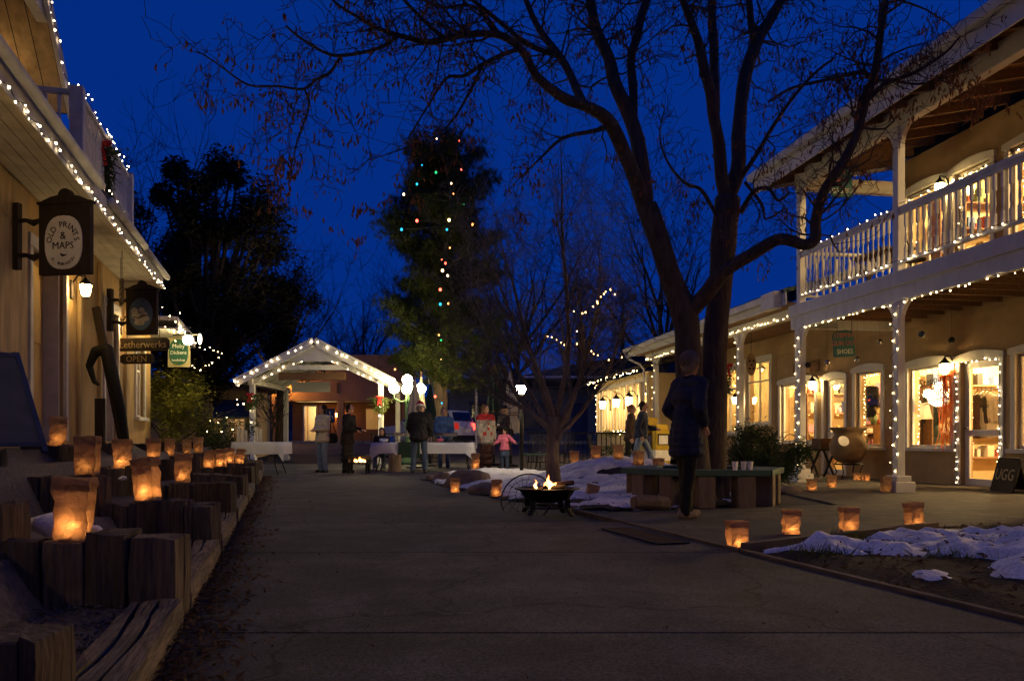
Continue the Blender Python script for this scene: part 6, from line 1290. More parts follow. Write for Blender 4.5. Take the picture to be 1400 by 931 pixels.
t = thing('patio_railing', 'thin black railing across the patio behind the small tree', 'railing', (0, 0, 0)); a, b = P(720, 600, 23.5), P(872, 600, 22.)
a.z = b.z = 0; m = MB(); m.beam(a+Vector((0, 0, 1.0)), b+Vector((0, 0, 1.0)), .04, .04); m.beam(a+Vector((0, 0, .15)), b+Vector((0, 0, .15)), .03, .03); m.build('rail', m_iron, t)
pm = MB(); pm.box((-.012, -.012, .15), (.012, .012, .98)); pm = pm.mesh('picket', m_iron)
for k in range(24): link('picket', pm, t, a.lerp(b, (k+.5)/24))
t = thing('patio_railing', 'black railing in front of the parked car', 'railing', (0, 0, 0)); a, b = P(505, 600, 27.5), P(600, 600, 27.5); a.z = b.z = 0; m = MB(); m.beam(a+Vector((0, 0, 1.0)), b+Vector((0, 0, 1.0)), .04, .04); m.beam(a+Vector((0, 0, .2)), b+Vector((0, 0, .2)), .03, .03); m.build('rail', m_iron, t)
for k in range(16): link('picket', pm, t, a.lerp(b, (k+.5)/16))
c = Vector((P(740, 600, 20).x, 21., 0)); t = thing('park_bench', 'green slat bench behind the girl in pink', 'bench', c); m = MB(); m.box((-.55, -.2, .40), (.55, .2, .45)); m.build('seat', m_greenbench, t, bevel=.01)
for x in (-.45, .45): m = MB(); m.box((x-.06, -.15, 0), (x+.06, .15, .40)); m.build('leg', m_block, t)
t = thing('parking_sign', 'small blue disabled parking sign inside the pavilion view', 'sign', (P(452, 600, 40).x, 40, .6)); m = MB(); m.tube([(0, 0, 0), (0, 0, 1.7)], .03, 6); m.build('post', m_iron, t); m = MB(); m.box((-.22, -.05, 1.05), (.22, -.03, 1.75)); m.build('plate', m_blue, t)
m = MB(); m.tube([(.1*math.cos(a)-.02, -.056, 1.30+.1*math.sin(a)) for a in np.linspace(.6, 5.2, 12)], .018, 5); m.ball((-.03, -.056, 1.58), .035, 8, 6); m.tube([(-.03, -.056, 1.54), (-.02, -.056, 1.40), (.08, -.056, 1.38), (.13, -.056, 1.26)], .018, 5); m.build('wheelchair_symbol', m_board, t)
t = thing('flag_post', 'thin pale post beyond the dark umbrella', 'post', (P(651, 600, 36).x, 36, .4)); m = MB(); m.tube([(0, 0, 0), (0, 0, 4.2)], .05, 8); m.build('post', m_whiteL, t)
# ------------------------------------------------------------------ things on the right porch
def porch(s, y, h=0.): return MR() @ Vector((s, y, h))
c = porch(16.75, .62); t = thing('clay_urn', 'big brown clay urn on an iron stand outside the shop', 'urn', c)
m = MB(); m.lathe([(.16, .34), (.26, .40), (.35, .55), (.37, .68), (.31, .84), (.27, .92), (.30, .99), (.36, 1.04), (.36, 1.07), (.31, 1.07), (.25, .95), (.05, .5)], 24); m.build('pot', m_clay, t, smooth=True)
m = MB()
for k in range(4): a = rad(45+90*k); m.tube([(.20*math.cos(a), .20*math.sin(a), .38), (.30*math.cos(a), .30*math.sin(a), .30), (.24*math.cos(a), .24*math.sin(a), .15), (.32*math.cos(a), .32*math.sin(a), .0)], .012, 6)
m.tube([(.28*math.cos(a), .28*math.sin(a), .31) for a in np.linspace(0, 6.283, 20)], .012, 6); m.build('stand', m_iron, t)
m = MB(); m.lathe([(.02, 0), (.10, .02), (.11, .03)], 14, M=Matrix.Translation(porch(16.4, .95, .78)) @ Matrix.Rotation(rad(70), 4, 'X')); m.build('white_plate', m_board, None, label='white round plate leaning on the clay urn', cat='plate')
t = thing('folding_stand', 'dark folding tray table outside the far shop door', 'table', porch(17.55, .75), RR); m = MB(); m.box((-.28, -.22, .58), (.28, .22, .62)); m.build('tabletop', m_darkwood, t, bevel=.008)
for sy in (-.18, .18):
    for d in (-1, 1): m = MB(); m.beam((-.22*d, sy, 0), (.22*d, sy, .58), .04, .03); m.build('leg', m_darkwood, t)
m = MB(); m.box((-.19, -.15, 0), (.19, .15, .22)); m.build('wooden_crate', m_brownwood, None, loc=porch(17.5, .75, .622), rot=(0, 0, RR), bevel=.01, label='brown wooden box on the folding tray table', cat='crate')
t = thing('wicker_basket', 'wicker basket with handle outside the far shop window', 'basket', porch(18.85, .75, .50)); m = MB(); m.lathe([(.16, 0), (.20, .1), (.22, .22), (.20, .22), (.15, .02)], 16); m.build('body', m_clay, t); m = MB(); m.tube([(.20*math.cos(a), 0, .2+.24*math.sin(a)) for a in np.linspace(0, math.pi, 12)], .014, 6); m.build('handle', m_clay, t)
t = thing('folding_stand', 'low folding stand under the wicker basket', 'table', porch(18.85, .75), RR); m = MB(); m.box((-.25, -.2, .46), (.25, .2, .50)); m.build('tabletop', m_darkwood, t)
for sy in (-.16, .16):
    for d in (-1, 1): m = MB(); m.beam((-.2*d, sy, 0), (.2*d, sy, .46), .04, .03); m.build('leg', m_darkwood, t)
# orange swag hanging by the door
c = porch(14.42, .16, 2.0); t = thing('chili_swag', 'orange dried flower swag trailing beside the shop door', 'decoration', c); rg = random.Random(8); m = MB(); m2 = MB(); m_or = MAT('orange_raffia', (.62, .13, .03), .85, .3, 12)
for k in range(260): d = Vector((rg.gauss(0, 1), rg.gauss(0, .6), rg.gauss(0, .8))).normalized()*rg.uniform(.08, .20); q = d.orthogonal().normalized()*.012; m.add([-q, q, d], [(0, 1, 2)]); 
for k in range(46): L = rg.uniform(.7, 1.45); x = rg.gauss(0, .05); m2.tube([(x, rg.gauss(0, .03), 0), (x+rg.gauss(0, .04), 0, -L*.5), (x+rg.gauss(0, .05)-.03, 0, -L)], .005, 3, cap=False)
m.build('flower_head', m_or, t); m2.build('raffia_tails', m_or, t)
# sandwich board at the right edge
t = thing('sandwich_board', 'dark sandwich board with pale letters at the right edge', 'sign', porch(12.7, .55), RR+math.pi-.25); Mx = Matrix.Rotation(rad(-14), 4, 'X'); m = MB(); m.box((-.34, -.015, 0), (.34, .015, .52), M=Mx); m.build('board', m_darkwood, t, bevel=.01); lettering(t, 'UGG', .26, Mx @ Vector((0, -.018, .27)), m_gilt, (math.pi/2-rad(14), 0, 0)); m = MB(); m.box((-.30, .22, 0), (.30, .24, .5), M=Matrix.Rotation(rad(12), 4, 'X')); m.build('back_leg', m_darkwood, t)
# hanging shop signs on the right
def teal_sign(label, x0, x1, y0, y1, z, lines):
    c = P((x0+x1)/2, y1, z); w = (x1-x0)/F*z; h = (y1-y0)/F*z; t = thing('shop_sign', label, 'sign', c, rad(14)); Ms = Matrix.Rotation(rad(-4), 4, 'Y')
    poly = [(-w/2, .03), (-w/2+.03, 0), (w/2-.03, 0), (w/2, .03), (w/2+.0, h*.72), (w/2-.06, h*.95), (w*.1, h), (-w*.1, h*.97), (-w/2+.04, h*.93), (-w/2, h*.8)]; k = len(poly)
    m = MB(); m.add([Ms @ Vector((p[0], -.02, p[1])) for p in poly]+[Ms @ Vector((p[0], .02, p[1])) for p in poly], [tuple(range(k)), tuple(range(k, 2*k))[::-1]]+[(i, i+k, (i+1) % k+k, (i+1) % k) for i in range(k)]); m.build('board', m_teal, t, bevel=.006)
    for tx, sz, zz, mt in lines: lettering(t, tx, sz*h, Ms @ Vector((0, -.024, zz*h)), mt, (math.pi/2, rad(-4), 0), sx=.92)
    m = MB(); m.tube([(-w*.35, 0, h*.9), (-w*.35, 0, h+.2)], .005, 4); m.tube([(w*.35, 0, h*.9), (w*.35, 0, h+.2)], .005, 4); m.build('chain', m_iron, t)
teal_sign("teal hanging sign with pink letters under the porch ceiling", 1138, 1171, 451, 488, 15.4, (("STEPPIN'", .25, .78, m_pink), ('GUN OUT', .25, .50, m_pink), ('SHOES', .25, .19, m_board)))
teal_sign('teal hanging sign under the upper eave behind the limb', 1135, 1168, 229, 270, 14.2, (('THE', .2, .80, m_pink), ('ART', .26, .55, m_pink), ('GALLERY', .22, .2, m_board)))
# oval plaque sign on the porch wall and small hung bowls
t = thing('shop_sign', 'round carved plaque hanging under the green roofed porch', 'sign', P(1027, 498, 18.5), rad(20)); m = MB(); m.prism([(.13*math.cos(a), .26*math.sin(a)) for a in np.linspace(0, 6.283, 20, endpoint=False)], -.015, .015, M=Matrix.Rotation(math.pi/2, 4, 'X')); m.build('board', m_clay, t); m = MB()
for x, z in ((-.05, .08), (.05, .08), (0, -.02), (-.05, -.10), (.05, -.10)): m.ball((x, -.02, z), (.03, .01, .03), 8, 6)
m.build('carving', m_ink, t); m = MB(); m.tube([(0, 0, .26), (0, 0, .75)], .005, 4); m.build('chain', m_iron, t)
for i, (x, y, mt, lb) in enumerate(((1172, 491, m_chrome, 'small dark glass ball left of the teal one'), (1203, 467, m_chrome, 'clear glass ball hanging under the porch ceiling'), (1131, 495, m_chrome, 'clear glass ball near the corner porch post'), (1105, 499, m_ink, 'black ball hanging near the corner porch post'), (1260, 457, m_blue, 'blue glass ball hanging right of the near post'), (1301, 465, m_ink, 'black ball hanging above the shop lantern'), (1352, 436, m_chrome, 'clear glass ball hanging at the upper right porch'))):
    z = 13.6 if x > 1240 else 15.2; p = P(x, y, z); t = thing('glass_ball', lb, 'ornament', p, group='glass balls under the porch'); m = MB(); m.ball((0, 0, 0), .055, 14, 10); m.build('ball', mt, t, smooth=True); m = MB(); m.tube([(0, 0, .05), (0, 0, max(.1, 3.09-p.z))], .002, 3); m.build('thread', m_iron, t)
swag('evergreen swag with red bow on the green roofed porch', P(993, 515, 18.9), .2, .7, seed=9)
# ------------------------------------------------------------------ shop displays
t = thing('floor_lamp', 'floor lamp with pale shade in the shoe shop window', 'lamp', porch(sIn(1261, .45), -.45)); m = MB(); m.tube([(0, 0, 0), (0, 0, 1.3)], .014, 8); m.lathe([(.14, 0), (.14, .02), (.02, .04)], 14); m.build('stand', m_iron, t); m = MB(); m.lathe([(.22, 1.22), (.12, 1.55)], 18); m.build('lamp_shade', THIN('shade', (.7, .6, .42), .5), t); point('lamp_light', t, (0, 0, 1.35), 4, (1, .7, .36), .04)
t = thing('paper_globe', 'glowing white globe lamp in the shoe shop window', 'lamp', porch(sIn(1283, .4), -.4, 1.62)); m = MB(); m.lathe([(.05, -.17), (.17, -.10), (.20, .02), (.16, .13), (.05, .18)], 16); m.build('lamp_shade', EMIT('globe_lamp', (1, .86, .55), 4), t, smooth=True); m = MB(); m.tube([(0, 0, .18), (0, 0, 1.2)], .006, 4); m.build('cord', m_iron, t)
def garment(label, s, y, h0, h1, w, mat, name='hanging_garment'):
    t = thing(name, label, 'clothing', porch(s, y, h0), RR+.3); H = h1-h0; me = blob('g', [((0, 0, H*.15), (w*.55, .07, H*.18)), ((0, 0, H*.5), (w*.5, .08, H*.32)), ((0, 0, H*.82), (w*.5, .07, H*.14)), ((-w*.5, 0, H*.85), .06, (-w*.62, .02, H*.35), .05), ((w*.5, 0, H*.85), .06, (w*.62, .02, H*.35), .05)], .03, 2); me.materials.append(mat); link('cloth', me, t); m = MB(); m.tube([(-w*.45, 0, H*.9), (0, 0, H*1.02), (w*.45, 0, H*.9)], .008, 5); m.tube([(0, 0, H*1.02), (0, 0, H*1.12)], .005, 5); m.build('hanger', m_iron, t); return t
m_blackc = MAT('black_cloth', (.012, .011, .012), .95, .3, 8, .3, 60); m_greyc = MAT('grey_cloth', (.16, .15, .14), .95, .2, 8, .3, 60); m_stripe = MAT('striped_cloth', (.30, .28, .25), .95, .6, 3, 0, 10, stretch=(.1, .1, 12))
garment('black fur coat hanging in the narrow lit window', sIn(1189, .32), -.32, 1.30, 2.02, .34, m_blackc)
garment('dark dress hanging in the shoe shop window', sIn(1276, .6), -.6, .75, 1.95, .30, MAT('dark_green_cloth', (.02, .03, .022), .95), 'hanging_dress')
for k, (s, mt, lb) in enumerate(((sIn(1337, .55), m_blackc, 'black coat on the rack inside the open shop door'), (sIn(1342, .58), m_greyc, 'grey coat on the rack inside the open shop door'), (sIn(1348, .61), m_stripe, 'striped jacket on the rack inside the open shop door'), (sIn(1355, .64), MAT('pale_cloth', (.45, .42, .38), .95), 'pale jacket at the right end of the rack inside the door'))): garment(lb, s, -.55-.03*k, .85, 1.68, .30, mt)
t = thing('clothes_rack', 'clothes rack just inside the open shop door', 'rack', porch(sIn(1346, .6), -.6)); m = MB(); a = MR().to_3x3() @ Vector((1, 0, 0)); m.tube([a*-.6, a*-.6+Vector((0, 0, 1.72)), a*.6+Vector((0, 0, 1.72)), a*.6], .014, 6); m.build('frame', m_chrome, t)
rg = random.Random(77); pal = [MAT('goods%d' % i, c_, .7, .2, 6) for i, c_ in enumerate(((.35, .08, .05), (.08, .12, .25), (.30, .22, .08), (.10, .16, .08), (.45, .38, .28), (.03, .03, .03), (.40, .18, .22), (.22, .12, .06)))]
def shelf(label, s0, s1, y, h, n, root=None, up=0., rot=0.):
    t = thing('display_shelf', label, 'shelf', porch(s0, y, up), RR+rot, group='shop display shelves'); W_ = s1-s0; m = MB()
    for k in range(n): m.box((0, -.17, h*(k+1)/n-.03), (W_, .17, h*(k+1)/n))
    m.box((-.03, -.18, 0), (0, .18, h)); m.box((W_, -.18, 0), (W_+.03, .18, h)); m.build('frame', m_brownwood, t)
    for k in range(n):
        x = .05
        while x < W_-.12:
            w_ = rg.uniform(.08, .2); hh = rg.uniform(.08, min(.3, h/n*.75)); m = MB(); zb = h*(k+1)/n+.001
            m.lathe([(w_*.35, 0), (w_*.45, hh*.3), (w_*.3, hh*.8), (w_*.2, hh)], 8, M=Matrix.Translation((x+w_/2, rg.uniform(-.06, .06), zb))) if rg.random() < .5 else m.box((x, -.1, zb), (x+w_*.8, .1, zb+hh))
            m.build('goods', pal[rg.randrange(8)], t); x += w_+rg.uniform(.01, .06)
shelf('shelf of goods along the back of the shoe shop', 12.3, 15.8, -2.9, 1.7, 4)
shelf('shelf of goods behind the narrow lit window', sIn(1204, .55), sIn(1166, .55), -.55, 1.15, 2); shelf('tall shelf of goods on the side wall seen through the narrow window', 20.65, 23.2, -.6, 2.0, 4, rot=-math.pi/2); shelf('tall shelf of goods on the side wall of the shoe shop', 15.9, 18.2, -.55, 1.9, 4, rot=-math.pi/2); shelf('tall shelf of goods on the upper floor side wall', 15.6, 17.9, -.5, 2.0, 4, up=DK, rot=-math.pi/2); shelf('shelf of goods inside the far shop window', 18.9, 20.7, -2.6, 1.8, 4)
shelf('low shelf inside the shop window at the right edge', 11.6, 12.9, -.7, .85, 2); shelf('shelf of goods inside the porch shop', 21.5, 24.5, -2.5, 2.0, 4, up=.3); shelf('shelf of goods on the upper floor behind the balcony', 11.5, 15.4, -2.6, 1.9, 4, up=DK)
# painted name on the shoe shop window
t = thing('window_lettering', 'black handwritten name painted on the shoe shop window', 'lettering', (0, 0, 0)); t.matrix_world = MR()
Rw = Matrix.Rotation(math.pi, 4, 'Z')
for tx, sz, s, hz in (("Steppin'", .22, 15.12, 1.92), ('Out', .22, 15.02, 1.70)):
    o = lettering(t, tx, sz, (s, -.068, hz), m_ink, (math.pi/2, rad(-9), math.pi))
m = MB(); m.beam((15.4, -.068, 1.52), (14.75, -.068, 1.60), .004, .015); m.beam((15.35, -.068, 1.48), (14.85, -.068, 1.55), .004, .01); m.build('underline', m_ink, t)
# balcony furniture
t = thing('folding_stand', 'wooden table on the balcony behind the corner railing', 'table', porch(14.6, 1.3, DK), RR); m = MB(); m.box((-.5, -.3, .68), (.5, .3, .72)); m.build('tabletop', m_block, t)
for x in (-.4, .4):
    for d in (-1, 1): m = MB(); m.beam((x, -.25*d, 0), (x, .25*d, .68), .05, .04); m.build('leg', m_block, t)
chair('dark chair on the balcony behind the railing', porch(13.9, 1.2, DK), rad(30))

# ------------------------------------------------------------------ people
def cloth(name, c, **k): return MAT(name, c, .9, .18, 9, .35, 60, rnd=.03, **k)
def crease(me, amp, seed):
    o = Vector((seed*3.7, seed*1.3, 0)); nr = [v.normal.copy() for v in me.vertices]
    for v, n_ in zip(me.vertices, nr):
        p = v.co; a = mnoise.noise(Vector((p.x*16, p.y*16, p.z*5))+o)*.6 + mnoise.noise(Vector((p.x*9, p.y*9, p.z*22))+o)*.5
        v.co = p + n_*amp*(a-.1)
def person(label, loc, yaw, k=1., lean=0., armL=None, armR=None, knL=None, anL=None, knR=None, anR=None, hip=.92, top=None, hem=.86, tr=None, shoe=None, hair=None, hairlen=.0, headturn=0., nod=0., coatr=.03, hat=None, skirt=None, puff=0., collar=None, yoke=None, hairvol=1., open_hands=True):
    t = thing('person', label, 'person', loc, rad(yaw), group='people at the gathering'); t.scale = (k, k, k)
    Ml = Matrix.Translation((0, 0, hip)) @ Matrix.Rotation(rad(lean), 4, 'X') @ Matrix.Translation((0, 0, -.92))
    U = lambda x, y, z: Ml @ Vector((x, y, z))
    base = Vector((0, 0, hip-.92))
    sh = {s: U(s*.175, .0, 1.40) for s in (-1, 1)}
    arms = {1: armL or ((.235, .03, 1.12), (.245, -.05, .88)), -1: armR or ((-.235, .03, 1.12), (-.245, -.05, .88))}
    el = {s: U(*arms[s][0]) for s in arms}; wr = {s: U(*arms[s][1]) for s in arms}
    kn = {1: Vector(knL or (.10, -.02, .50)), -1: Vector(knR or (-.10, -.02, .50))}; an = {1: Vector(anL or (.11, .02, .09)), -1: Vector(anR or (-.11, .02, .09))}
    hp = {s: Vector((s*.09, 0, hip-.02)) for s in (-1, 1)}
    Mh = Ml @ Matrix.Translation((0, 0, 1.50)) @ Matrix.Rotation(rad(headturn), 4, 'Z') @ Matrix.Rotation(rad(nod), 4, 'X')
    H = lambda x, y, z: Mh @ Vector((x, y, z-1.50))
    body = [(U(0, 0, .95), .12, U(0, 0, 1.12), .115), (U(-.05, 0, 1.25), .11, U(.05, 0, 1.25), .11), (sh[-1], .06, sh[1], .06), (U(0, .01, 1.38), .055, H(0, .0, 1.52), .052)]
    body += [(H(0, -.005, 1.625), (.074, .092, .105)), (H(0, -.035, 1.56), (.055, .055, .06)), (H(0, -.105, 1.60), (.013, .020, .018)), (H(0, -.092, 1.625), .010, H(0, -.108, 1.598), .011), (H(-.076, .01, 1.605), (.012, .02, .032)), (H(.076, .01, 1.605), (.012, .02, .032)), (H(0, -.082, 1.548), (.026, .012, .010))]
    for s in (-1, 1):
        body += [(sh[s], .055, el[s], .042), (el[s], .042, wr[s], .028), (hp[s], .085, kn[s], .058), (kn[s], .056, an[s], .038)]
        d = (wr[s]-el[s]).normalized(); f_ = Ml.to_3x3() @ Vector((0, -1, 0)); sd = d.cross(f_); sd = sd.normalized() if sd.length > .1 else Vector((s, 0, 0)); pal_ = wr[s]+d*.05
        body.append((wr[s], .026, pal_, .030)); nrm = sd.cross(d).normalized()
        for q in range(4):
            o = nrm*((q-1.5)*.019); l = (.062, .072, .068, .052)[q]; m1 = pal_+d*.028+o; m2 = m1+d*l*.55+sd*.006; body += [(pal_+o*.7, .012, m1, .0095), (m1, .0095, m2, .009), (m2, .009, m2+d*l*.40+sd*(-.018 if s > 0 else .018), .008)]
        th = pal_-d*.02+nrm*-.03; body += [(th, .012, th+d*.03-nrm*.022, .010), (th+d*.03-nrm*.022, .010, th+d*.062-nrm*.026, .009)]
        fd = Vector((0, -1, 0)) if an[s].z < .2 else Vector((0, -.7, -.7)); body.append((an[s]+Vector((0, .02, -.04)), .035, an[s]+fd*.15+Vector((0, 0, -.055)), .028))
    me = blob('body', body, .0095, 2); me.materials.append(m_skin); link('body', me, t)
    # eyes
    m = MB()
    for s in (-1, 1): m.ball((0, 0, 0), .009, 8, 6, M=Mh @ Matrix.Translation((s*.030, -.088, .125)))
    m.build('eyes', m_ink, t)
    # trousers
    if tr:
        p_ = [(Vector((0, 0, hip-.02)), (.155, .115, .12))]
        for s in (-1, 1): p_ += [(hp[s], .098, kn[s], .076), (kn[s], .076, an[s]+Vector((0, .0, -.01)), .066)]
        me = blob('trousers', p_, .014, 3); crease(me, .012, loc[0]); me.materials.append(tr); link('trousers', me, t)
    if skirt:
        p_ = []; zb = skirt[1]
        for q in range(6): u = q/5; z = hip+.05+(zb-hip-.05)*u; p_.append((Vector((0, 0, z)), (.15+.06*u, .12+.06*u, .10)))
        me = blob('skirt', p_, .016, 3); me.materials.append(skirt[0]); link('skirt', me, t)
    shp = []
    for s in (-1, 1):
        fd = Vector((0, -1, 0)); a_ = an[s]; shp += [(a_+Vector((0, .045, -.045)), .042, a_+fd*.14+Vector((0, 0, -.052)), .038), (a_+Vector((0, .02, -.045)), .045, a_+Vector((0, .01, .02)), .048)]
    me = blob('shoes', shp, .012, 2)
    zmin = min(v.co.z for v in me.vertices)
    me.materials.append(shoe or m_ink); link('shoes', me, t)
    # jacket
    if top:
        r_ = coatr+puff; p_ = [(U(0, 0, .98), .125+r_, U(0, 0, 1.12), .12+r_), (U(-.06, 0, 1.26), .115+r_, U(.06, 0, 1.26), .115+r_), (sh[-1], .062+r_, sh[1], .062+r_), (U(0, .01, 1.40), .065+r_, U(0, .0, 1.47), .052+r_*.5)]
        for s in (-1, 1): p_ += [(sh[s], .060+r_, el[s], .050+r_*.8), (el[s], .050+r_*.8, wr[s]-(wr[s]-el[s]).normalized()*.02, .042+r_*.5)]
        z = .98
        while z > hem:
            u = (.98-z)/max(.05, .98-hem); c_ = U(0, 0, z) if z > .80 else Vector((0, 0, z+hip-.92)); p_.append((c_, (.165+r_+.025*u, .13+r_+.03*u, .10))); z -= .07
        me = blob('coat', p_, .014, 3); crease(me, .017, loc[0]+2)
        me.materials.append(top)
        if yoke:
            me.materials.append(yoke[0]); inv = Ml.inverted()
            for f_ in me.polygons:
                q = inv @ f_.center
                if q.z > 1.33 or (abs(q.x) > .06 and abs(q.x) < .14 and .93 < q.z < 1.03 and q.y < 0) or (abs(q.x) < .035 and 1.0 < q.z < 1.26 and q.y < 0 and int(q.z*14) % 2): f_.material_index = 1
        link('coat', me, t)
        if collar: me = blob('collar', [(U(.06*math.cos(a), .055*math.sin(a), 1.47), .022, U(.06*math.cos(a+.6), .055*math.sin(a+.6), 1.47), .022) for a in np.arange(0, 6.28, .6)], .012, 2); me.materials.append(collar); link('collar', me, t)
    if hair:
        v = hairvol; p_ = [(H(0, .022, 1.645), (.084*v, .092*v, .098*v)), (H(0, .05, 1.60), (.080*v, .06*v, .09))]
        if hairlen: 
            for s in (-1, 0, 1): p_.append((H(s*.06, .045, 1.62), .048*v, H(s*.068, .055, 1.60-hairlen), .040*v))
        else:
            for s in (-1, 1): p_.append((H(s*.066, .02, 1.64), .025, H(s*.07, .02, 1.585), .018))
        me = blob('hair', p_, .012, 2); crease(me, .022, loc[1]); me.materials.append(hair); ho = link('hair', me, t); hm = MB(); hr = random.Random(int(abs(loc[0])*100)); e_ = (.087*v, .096*v, .102*v); c0 = (0, .022, 1.645)
        for q in range(240):
            az = hr.uniform(-.35, math.pi+.35); t0 = hr.uniform(.15, 1.3); t1 = t0+hr.uniform(.5, 1.1); ps = []
            for i_ in range(6):
                th = t0+(t1-t0)*i_/5; a_ = az+.12*math.sin(th*5+q); ps.append(H(c0[0]+e_[0]*math.sin(th)*math.cos(a_), c0[1]+e_[1]*math.sin(th)*math.sin(a_), c0[2]+e_[2]*math.cos(th)))
            hm.tube([p_+(p_-H(*c0)).normalized()*hr.uniform(.0, .006) for p_ in ps], [.003, .005, .005, .005, .004, .002], 3, cap=False)
        hm.build('strands', hair, ho, smooth=True)
    if hat == 'santa':
        me = blob('hat', [(H(0, .02, 1.68), (.095, .10, .07)), (H(.0, .02, 1.73), .075, H(.06, .05, 1.80), .045), (H(.06, .05, 1.80), .045, H(.13, .07, 1.72), .03)], .012, 2); me.materials.append(m_red); h_ = link('hat', me, t)
        me = blob('fur', [(H(.098*math.cos(a), .015+.105*math.sin(a), 1.665), .024, H(.098*math.cos(a+.5), .015+.105*math.sin(a+.5), 1.665), .024) for a in np.arange(0, 6.28, .5)]+[(H(.14, .07, 1.69), (.035, .035, .035))], .012, 1); me.materials.append(m_board); link('fur_trim', me, h_)
    elif hat == 'brim':
        me = blob('hat', [(H(0, .015, 1.70), (.09, .095, .075)), (H(0, .01, 1.675), (.14, .15, .018))], .012, 1); me.materials.append(m_blackc); link('hat', me, t)
    elif hat == 'bow':
        me = blob('hair_bow', [(H(-.03, .0, 1.745), (.03, .015, .018)), (H(.03, .0, 1.745), (.03, .015, .018))], .01, 1); me.materials.append(MAT('green_ribbon', (.05, .4, .06), .7)); link('hair_bow', me, t)
    return t
jeans = cloth('jeans', (.13, .17, .25)); dkjeans = cloth('dark_jeans', (.05, .075, .13)); navy = cloth('navy_cloth', (.016, .021, .050)); cream = cloth('cream_cloth', (.42, .38, .31)); brownh = cloth('brown_hair', (.16, .08, .04)); darkh = cloth('dark_hair', (.018, .013, .010)); greyh = cloth('fair_hair', (.20, .15, .11)); blond = cloth('blond_hair', (.42, .28, .14)); bluec = cloth('blue_coat', (.045, .10, .24)); pinkc = cloth('pink_wool', (.62, .16, .24)); maroon = cloth('maroon_cloth', (.055, .022, .018)); teal = cloth('teal_sleeve', (.01, .16, .13)); redc = cloth('red_wool', (.45, .03, .03)); tan = MAT('tan_shoe', (.22, .16, .10), .7); blk = m_blackc
def gx(x, z, h=0.): return Vector(((x-HX)/F*z, z, h))
person('person in long navy coat and black trousers standing before the bench', gx(938, 8.25, .012), 118, .985, 5, ((.25, .05, 1.14), (.16, -.10, .99)), ((-.25, .05, 1.14), (-.16, -.10, .99)), knL=(.09, -.06, .5), anL=(.08, -.08, .09), knR=(-.08, .03, .5), anR=(-.09, .10, .09), collar=blk, top=navy, hem=.66, tr=blk, shoe=tan, hair=greyh, headturn=12, coatr=.028, hairvol=1.13)
person('person in cream jacket and pale jeans standing with hands together near the pavilion', gx(441, 19.6), -40, .96, 0, ((.21, -.02, 1.13), (.05, -.24, 1.10)), ((-.21, -.02, 1.13), (-.04, -.24, 1.09)), top=cream, hem=.80, tr=jeans, shoe=blk, hair=darkh, hairlen=.20, headturn=-25, coatr=.03, knL=(.10, -.02, .5), anL=(.12, .0, .09))
person('person in long black coat standing in profile by the brazier', gx(475, 19.4), 75, .965, 6, ((.22, -.04, 1.14), (.14, -.30, 1.12)), ((-.22, -.04, 1.14), (-.12, -.28, 1.10)), top=blk, hem=.72, tr=blk, shoe=blk, hair=darkh, skirt=(blk, .34), collar=redc, coatr=.03)
person('person in black coat, jeans and santa hat bending over the table', gx(573, 19.2), 178, 1.0, 20, ((.25, -.06, 1.14), (.18, -.30, 1.02)), ((-.25, -.06, 1.14), (-.18, -.30, 1.02)), top=blk, hem=.78, tr=dkjeans, shoe=blk, hair=greyh, hat='santa', headturn=-50, nod=8, coatr=.06, knL=(.13, -.02, .5), anL=(.15, .02, .09), knR=(-.13, -.02, .5), anR=(-.15, .02, .09))
person('person in blue jacket smiling behind the serving table', gx(607, 22.2), 8, .97, 4, ((.23, -.02, 1.13), (.14, -.22, 1.0)), ((-.23, -.02, 1.13), (-.14, -.22, 1.0)), top=bluec, hem=.84, tr=dkjeans, shoe=blk, hair=greyh, hairvol=1.12, coatr=.045, collar=cream)
person('person in white jacket with red yoke and patches beside the child', gx(664, 20.9), 32, .99, 0, None, ((-.23, -.03, 1.13), (-.22, -.10, .90)), top=cream, yoke=(redc,), hem=.76, tr=maroon, shoe=blk, hair=brownh, hairlen=.06, hairvol=1.12, headturn=20, coatr=.045, skirt=(maroon, .22))
person('person in dark coat and brimmed hat holding a cup behind the child', gx(689, 21.9), -60, 1.0, 0, ((.22, -.03, 1.14), (.10, -.26, 1.14)), ((-.22, -.03, 1.14), (-.10, -.24, 1.12)), top=cloth('plum_coat', (.03, .018, .022)), hem=.74, tr=maroon, shoe=blk, hair=blond, hairlen=.10, hat='brim', headturn=-10)
person('small child in pink sweater and denim skirt holding a hand out', gx(690, 20.2), -18, .635, 0, ((.30, -.06, 1.28), (.46, -.10, 1.16)), ((-.27, -.06, 1.22), (-.34, -.22, 1.12)), top=pinkc, hem=.90, tr=dkjeans, skirt=(dkjeans, .66), shoe=maroon, hair=darkh, hairlen=.10, hat='bow', hairvol=1.2, headturn=-20, coatr=.035)
person('person in dark hooded top and jeans sitting behind the table end', gx(523, 21.4), -5, .86, 8, ((.22, -.08, 1.14), (.12, -.28, 1.06)), ((-.22, -.08, 1.14), (-.12, -.28, 1.06)), hip=.50, knL=(.12, -.42, .50), anL=(.13, -.40, .09), knR=(-.12, -.42, .50), anR=(-.13, -.40, .09), top=blk, hem=.90, tr=jeans, shoe=cream, hair=darkh, hairlen=.18, coatr=.03)
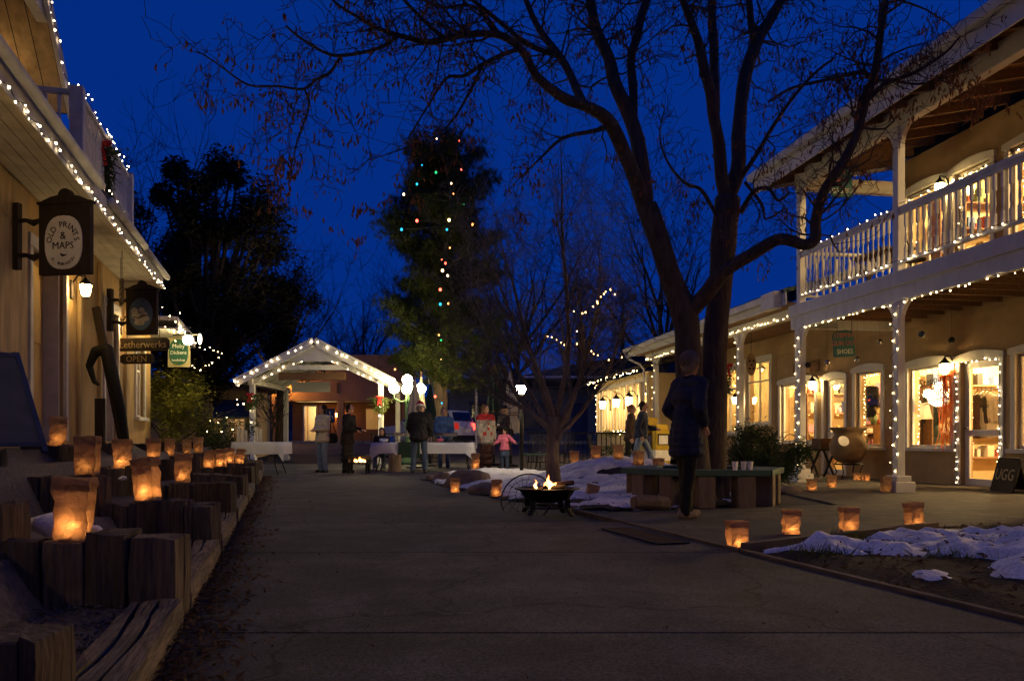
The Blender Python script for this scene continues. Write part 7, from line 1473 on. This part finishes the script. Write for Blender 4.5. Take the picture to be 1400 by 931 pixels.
mb = MB(); mb.box((-.5, -.18, .34), (.5, .18, .39)); mb.box((-.42, -.14, 0), (-.34, .14, .34)); mb.box((.34, -.14, 0), (.42, .14, .34)); mb.build('low_bench', m_darkwood, None, loc=gx(523, 21.45)+Vector((0, 0, 0)), label='low dark bench under the sitting person', cat='bench')
person('person walking in navy vest with teal sleeves and grey jeans', gx(876, 19.0), 70, .99, 6, ((.23, -.04, 1.14), (.20, -.30, 1.12)), ((-.23, .06, 1.12), (-.22, -.06, .92)), knL=(.09, -.20, .52), anL=(.09, -.30, .10), knR=(-.09, .10, .50), anR=(-.09, .36, .14), top=navy, hem=.84, tr=jeans, shoe=blk, hair=darkh, coatr=.035, yoke=None)
person('person in dark brown coat walking left of the one in the navy vest', gx(862, 20.2), 75, .98, 3, None, None, knL=(.09, -.12, .51), anL=(.09, -.18, .09), knR=(-.09, .06, .50), anR=(-.09, .20, .11), top=cloth('brown_coat', (.05, .028, .02)), hem=.80, tr=blk, shoe=blk, hair=cloth('auburn_hair', (.22, .09, .05)), hairlen=.05, coatr=.035)
# bags carried by people
t = thing('shoulder_bag', 'black shoulder bag hanging beside the person in cream', 'bag', gx(455, 19.62, .74)); me = blob('b', [((0, 0, .12), (.13, .06, .12)), ((0, 0, .05), (.14, .07, .07))], .016, 2); me.materials.append(blk); link('pouch', me, t); m = MB(); m.tube([(-.09, 0, .2), (-.14, 0, .45), (-.10, 0, .62), (.0, .0, .45), (.09, 0, .2)], .010, 5); m.build('strap', blk, t)
t = thing('shoulder_bag', 'dark bag on the arm of the person in the brimmed hat', 'bag', gx(695, 21.6, .92)); me = blob('b', [((0, 0, .10), (.16, .07, .11)), ((0, 0, .04), (.17, .08, .07))], .016, 2); me.materials.append(blk); link('pouch', me, t); m = MB(); m.tube([(-.1, 0, .18), (-.06, 0, .36), (.06, 0, .36), (.1, 0, .18)], .010, 5); m.build('strap', blk, t)
m = MB(); m.lathe([(.028, 0), (.038, .10)], 12); m.build('paper_cup', m_board, None, loc=gx(681.5, 21.75, 1.14), label='white cup held by the person in the brimmed hat', cat='cup')

# thin smoke drifting off the fire pit
sm, n, out = new_mat('smoke'); L = n.links.new; vol = n.nodes.new('ShaderNodeVolumePrincipled'); vol.inputs['Color'].default_value = (.75, .78, .85, 1); tc = n.nodes.new('ShaderNodeTexCoord'); nz = n.nodes.new('ShaderNodeTexNoise'); nz.inputs['Scale'].default_value = 3.2; nz.inputs['Detail'].default_value = 3; L(tc.outputs['Object'], nz.inputs['Vector'])
mr = n.nodes.new('ShaderNodeMapRange'); mr.inputs[1].default_value = .42; mr.inputs[2].default_value = .72; mr.inputs[3].default_value = 0.; mr.inputs[4].default_value = .28; L(nz.outputs['Fac'], mr.inputs[0]); L(mr.outputs[0], vol.inputs['Density']); L(vol.outputs[0], out.inputs['Volume'])
c = G(748, 703); mb = MB(); mb.tube([c+Vector((0, 0, .55)), c+Vector((.05, .05, .9)), c+Vector((-.05, .1, 1.3)), c+Vector((.05, .2, 1.8))], [.12, .26, .36, .40], 12)
mb.build('smoke', sm, None, kind='stuff', label='thin grey smoke drifting up from the fire pit', cat='smoke')
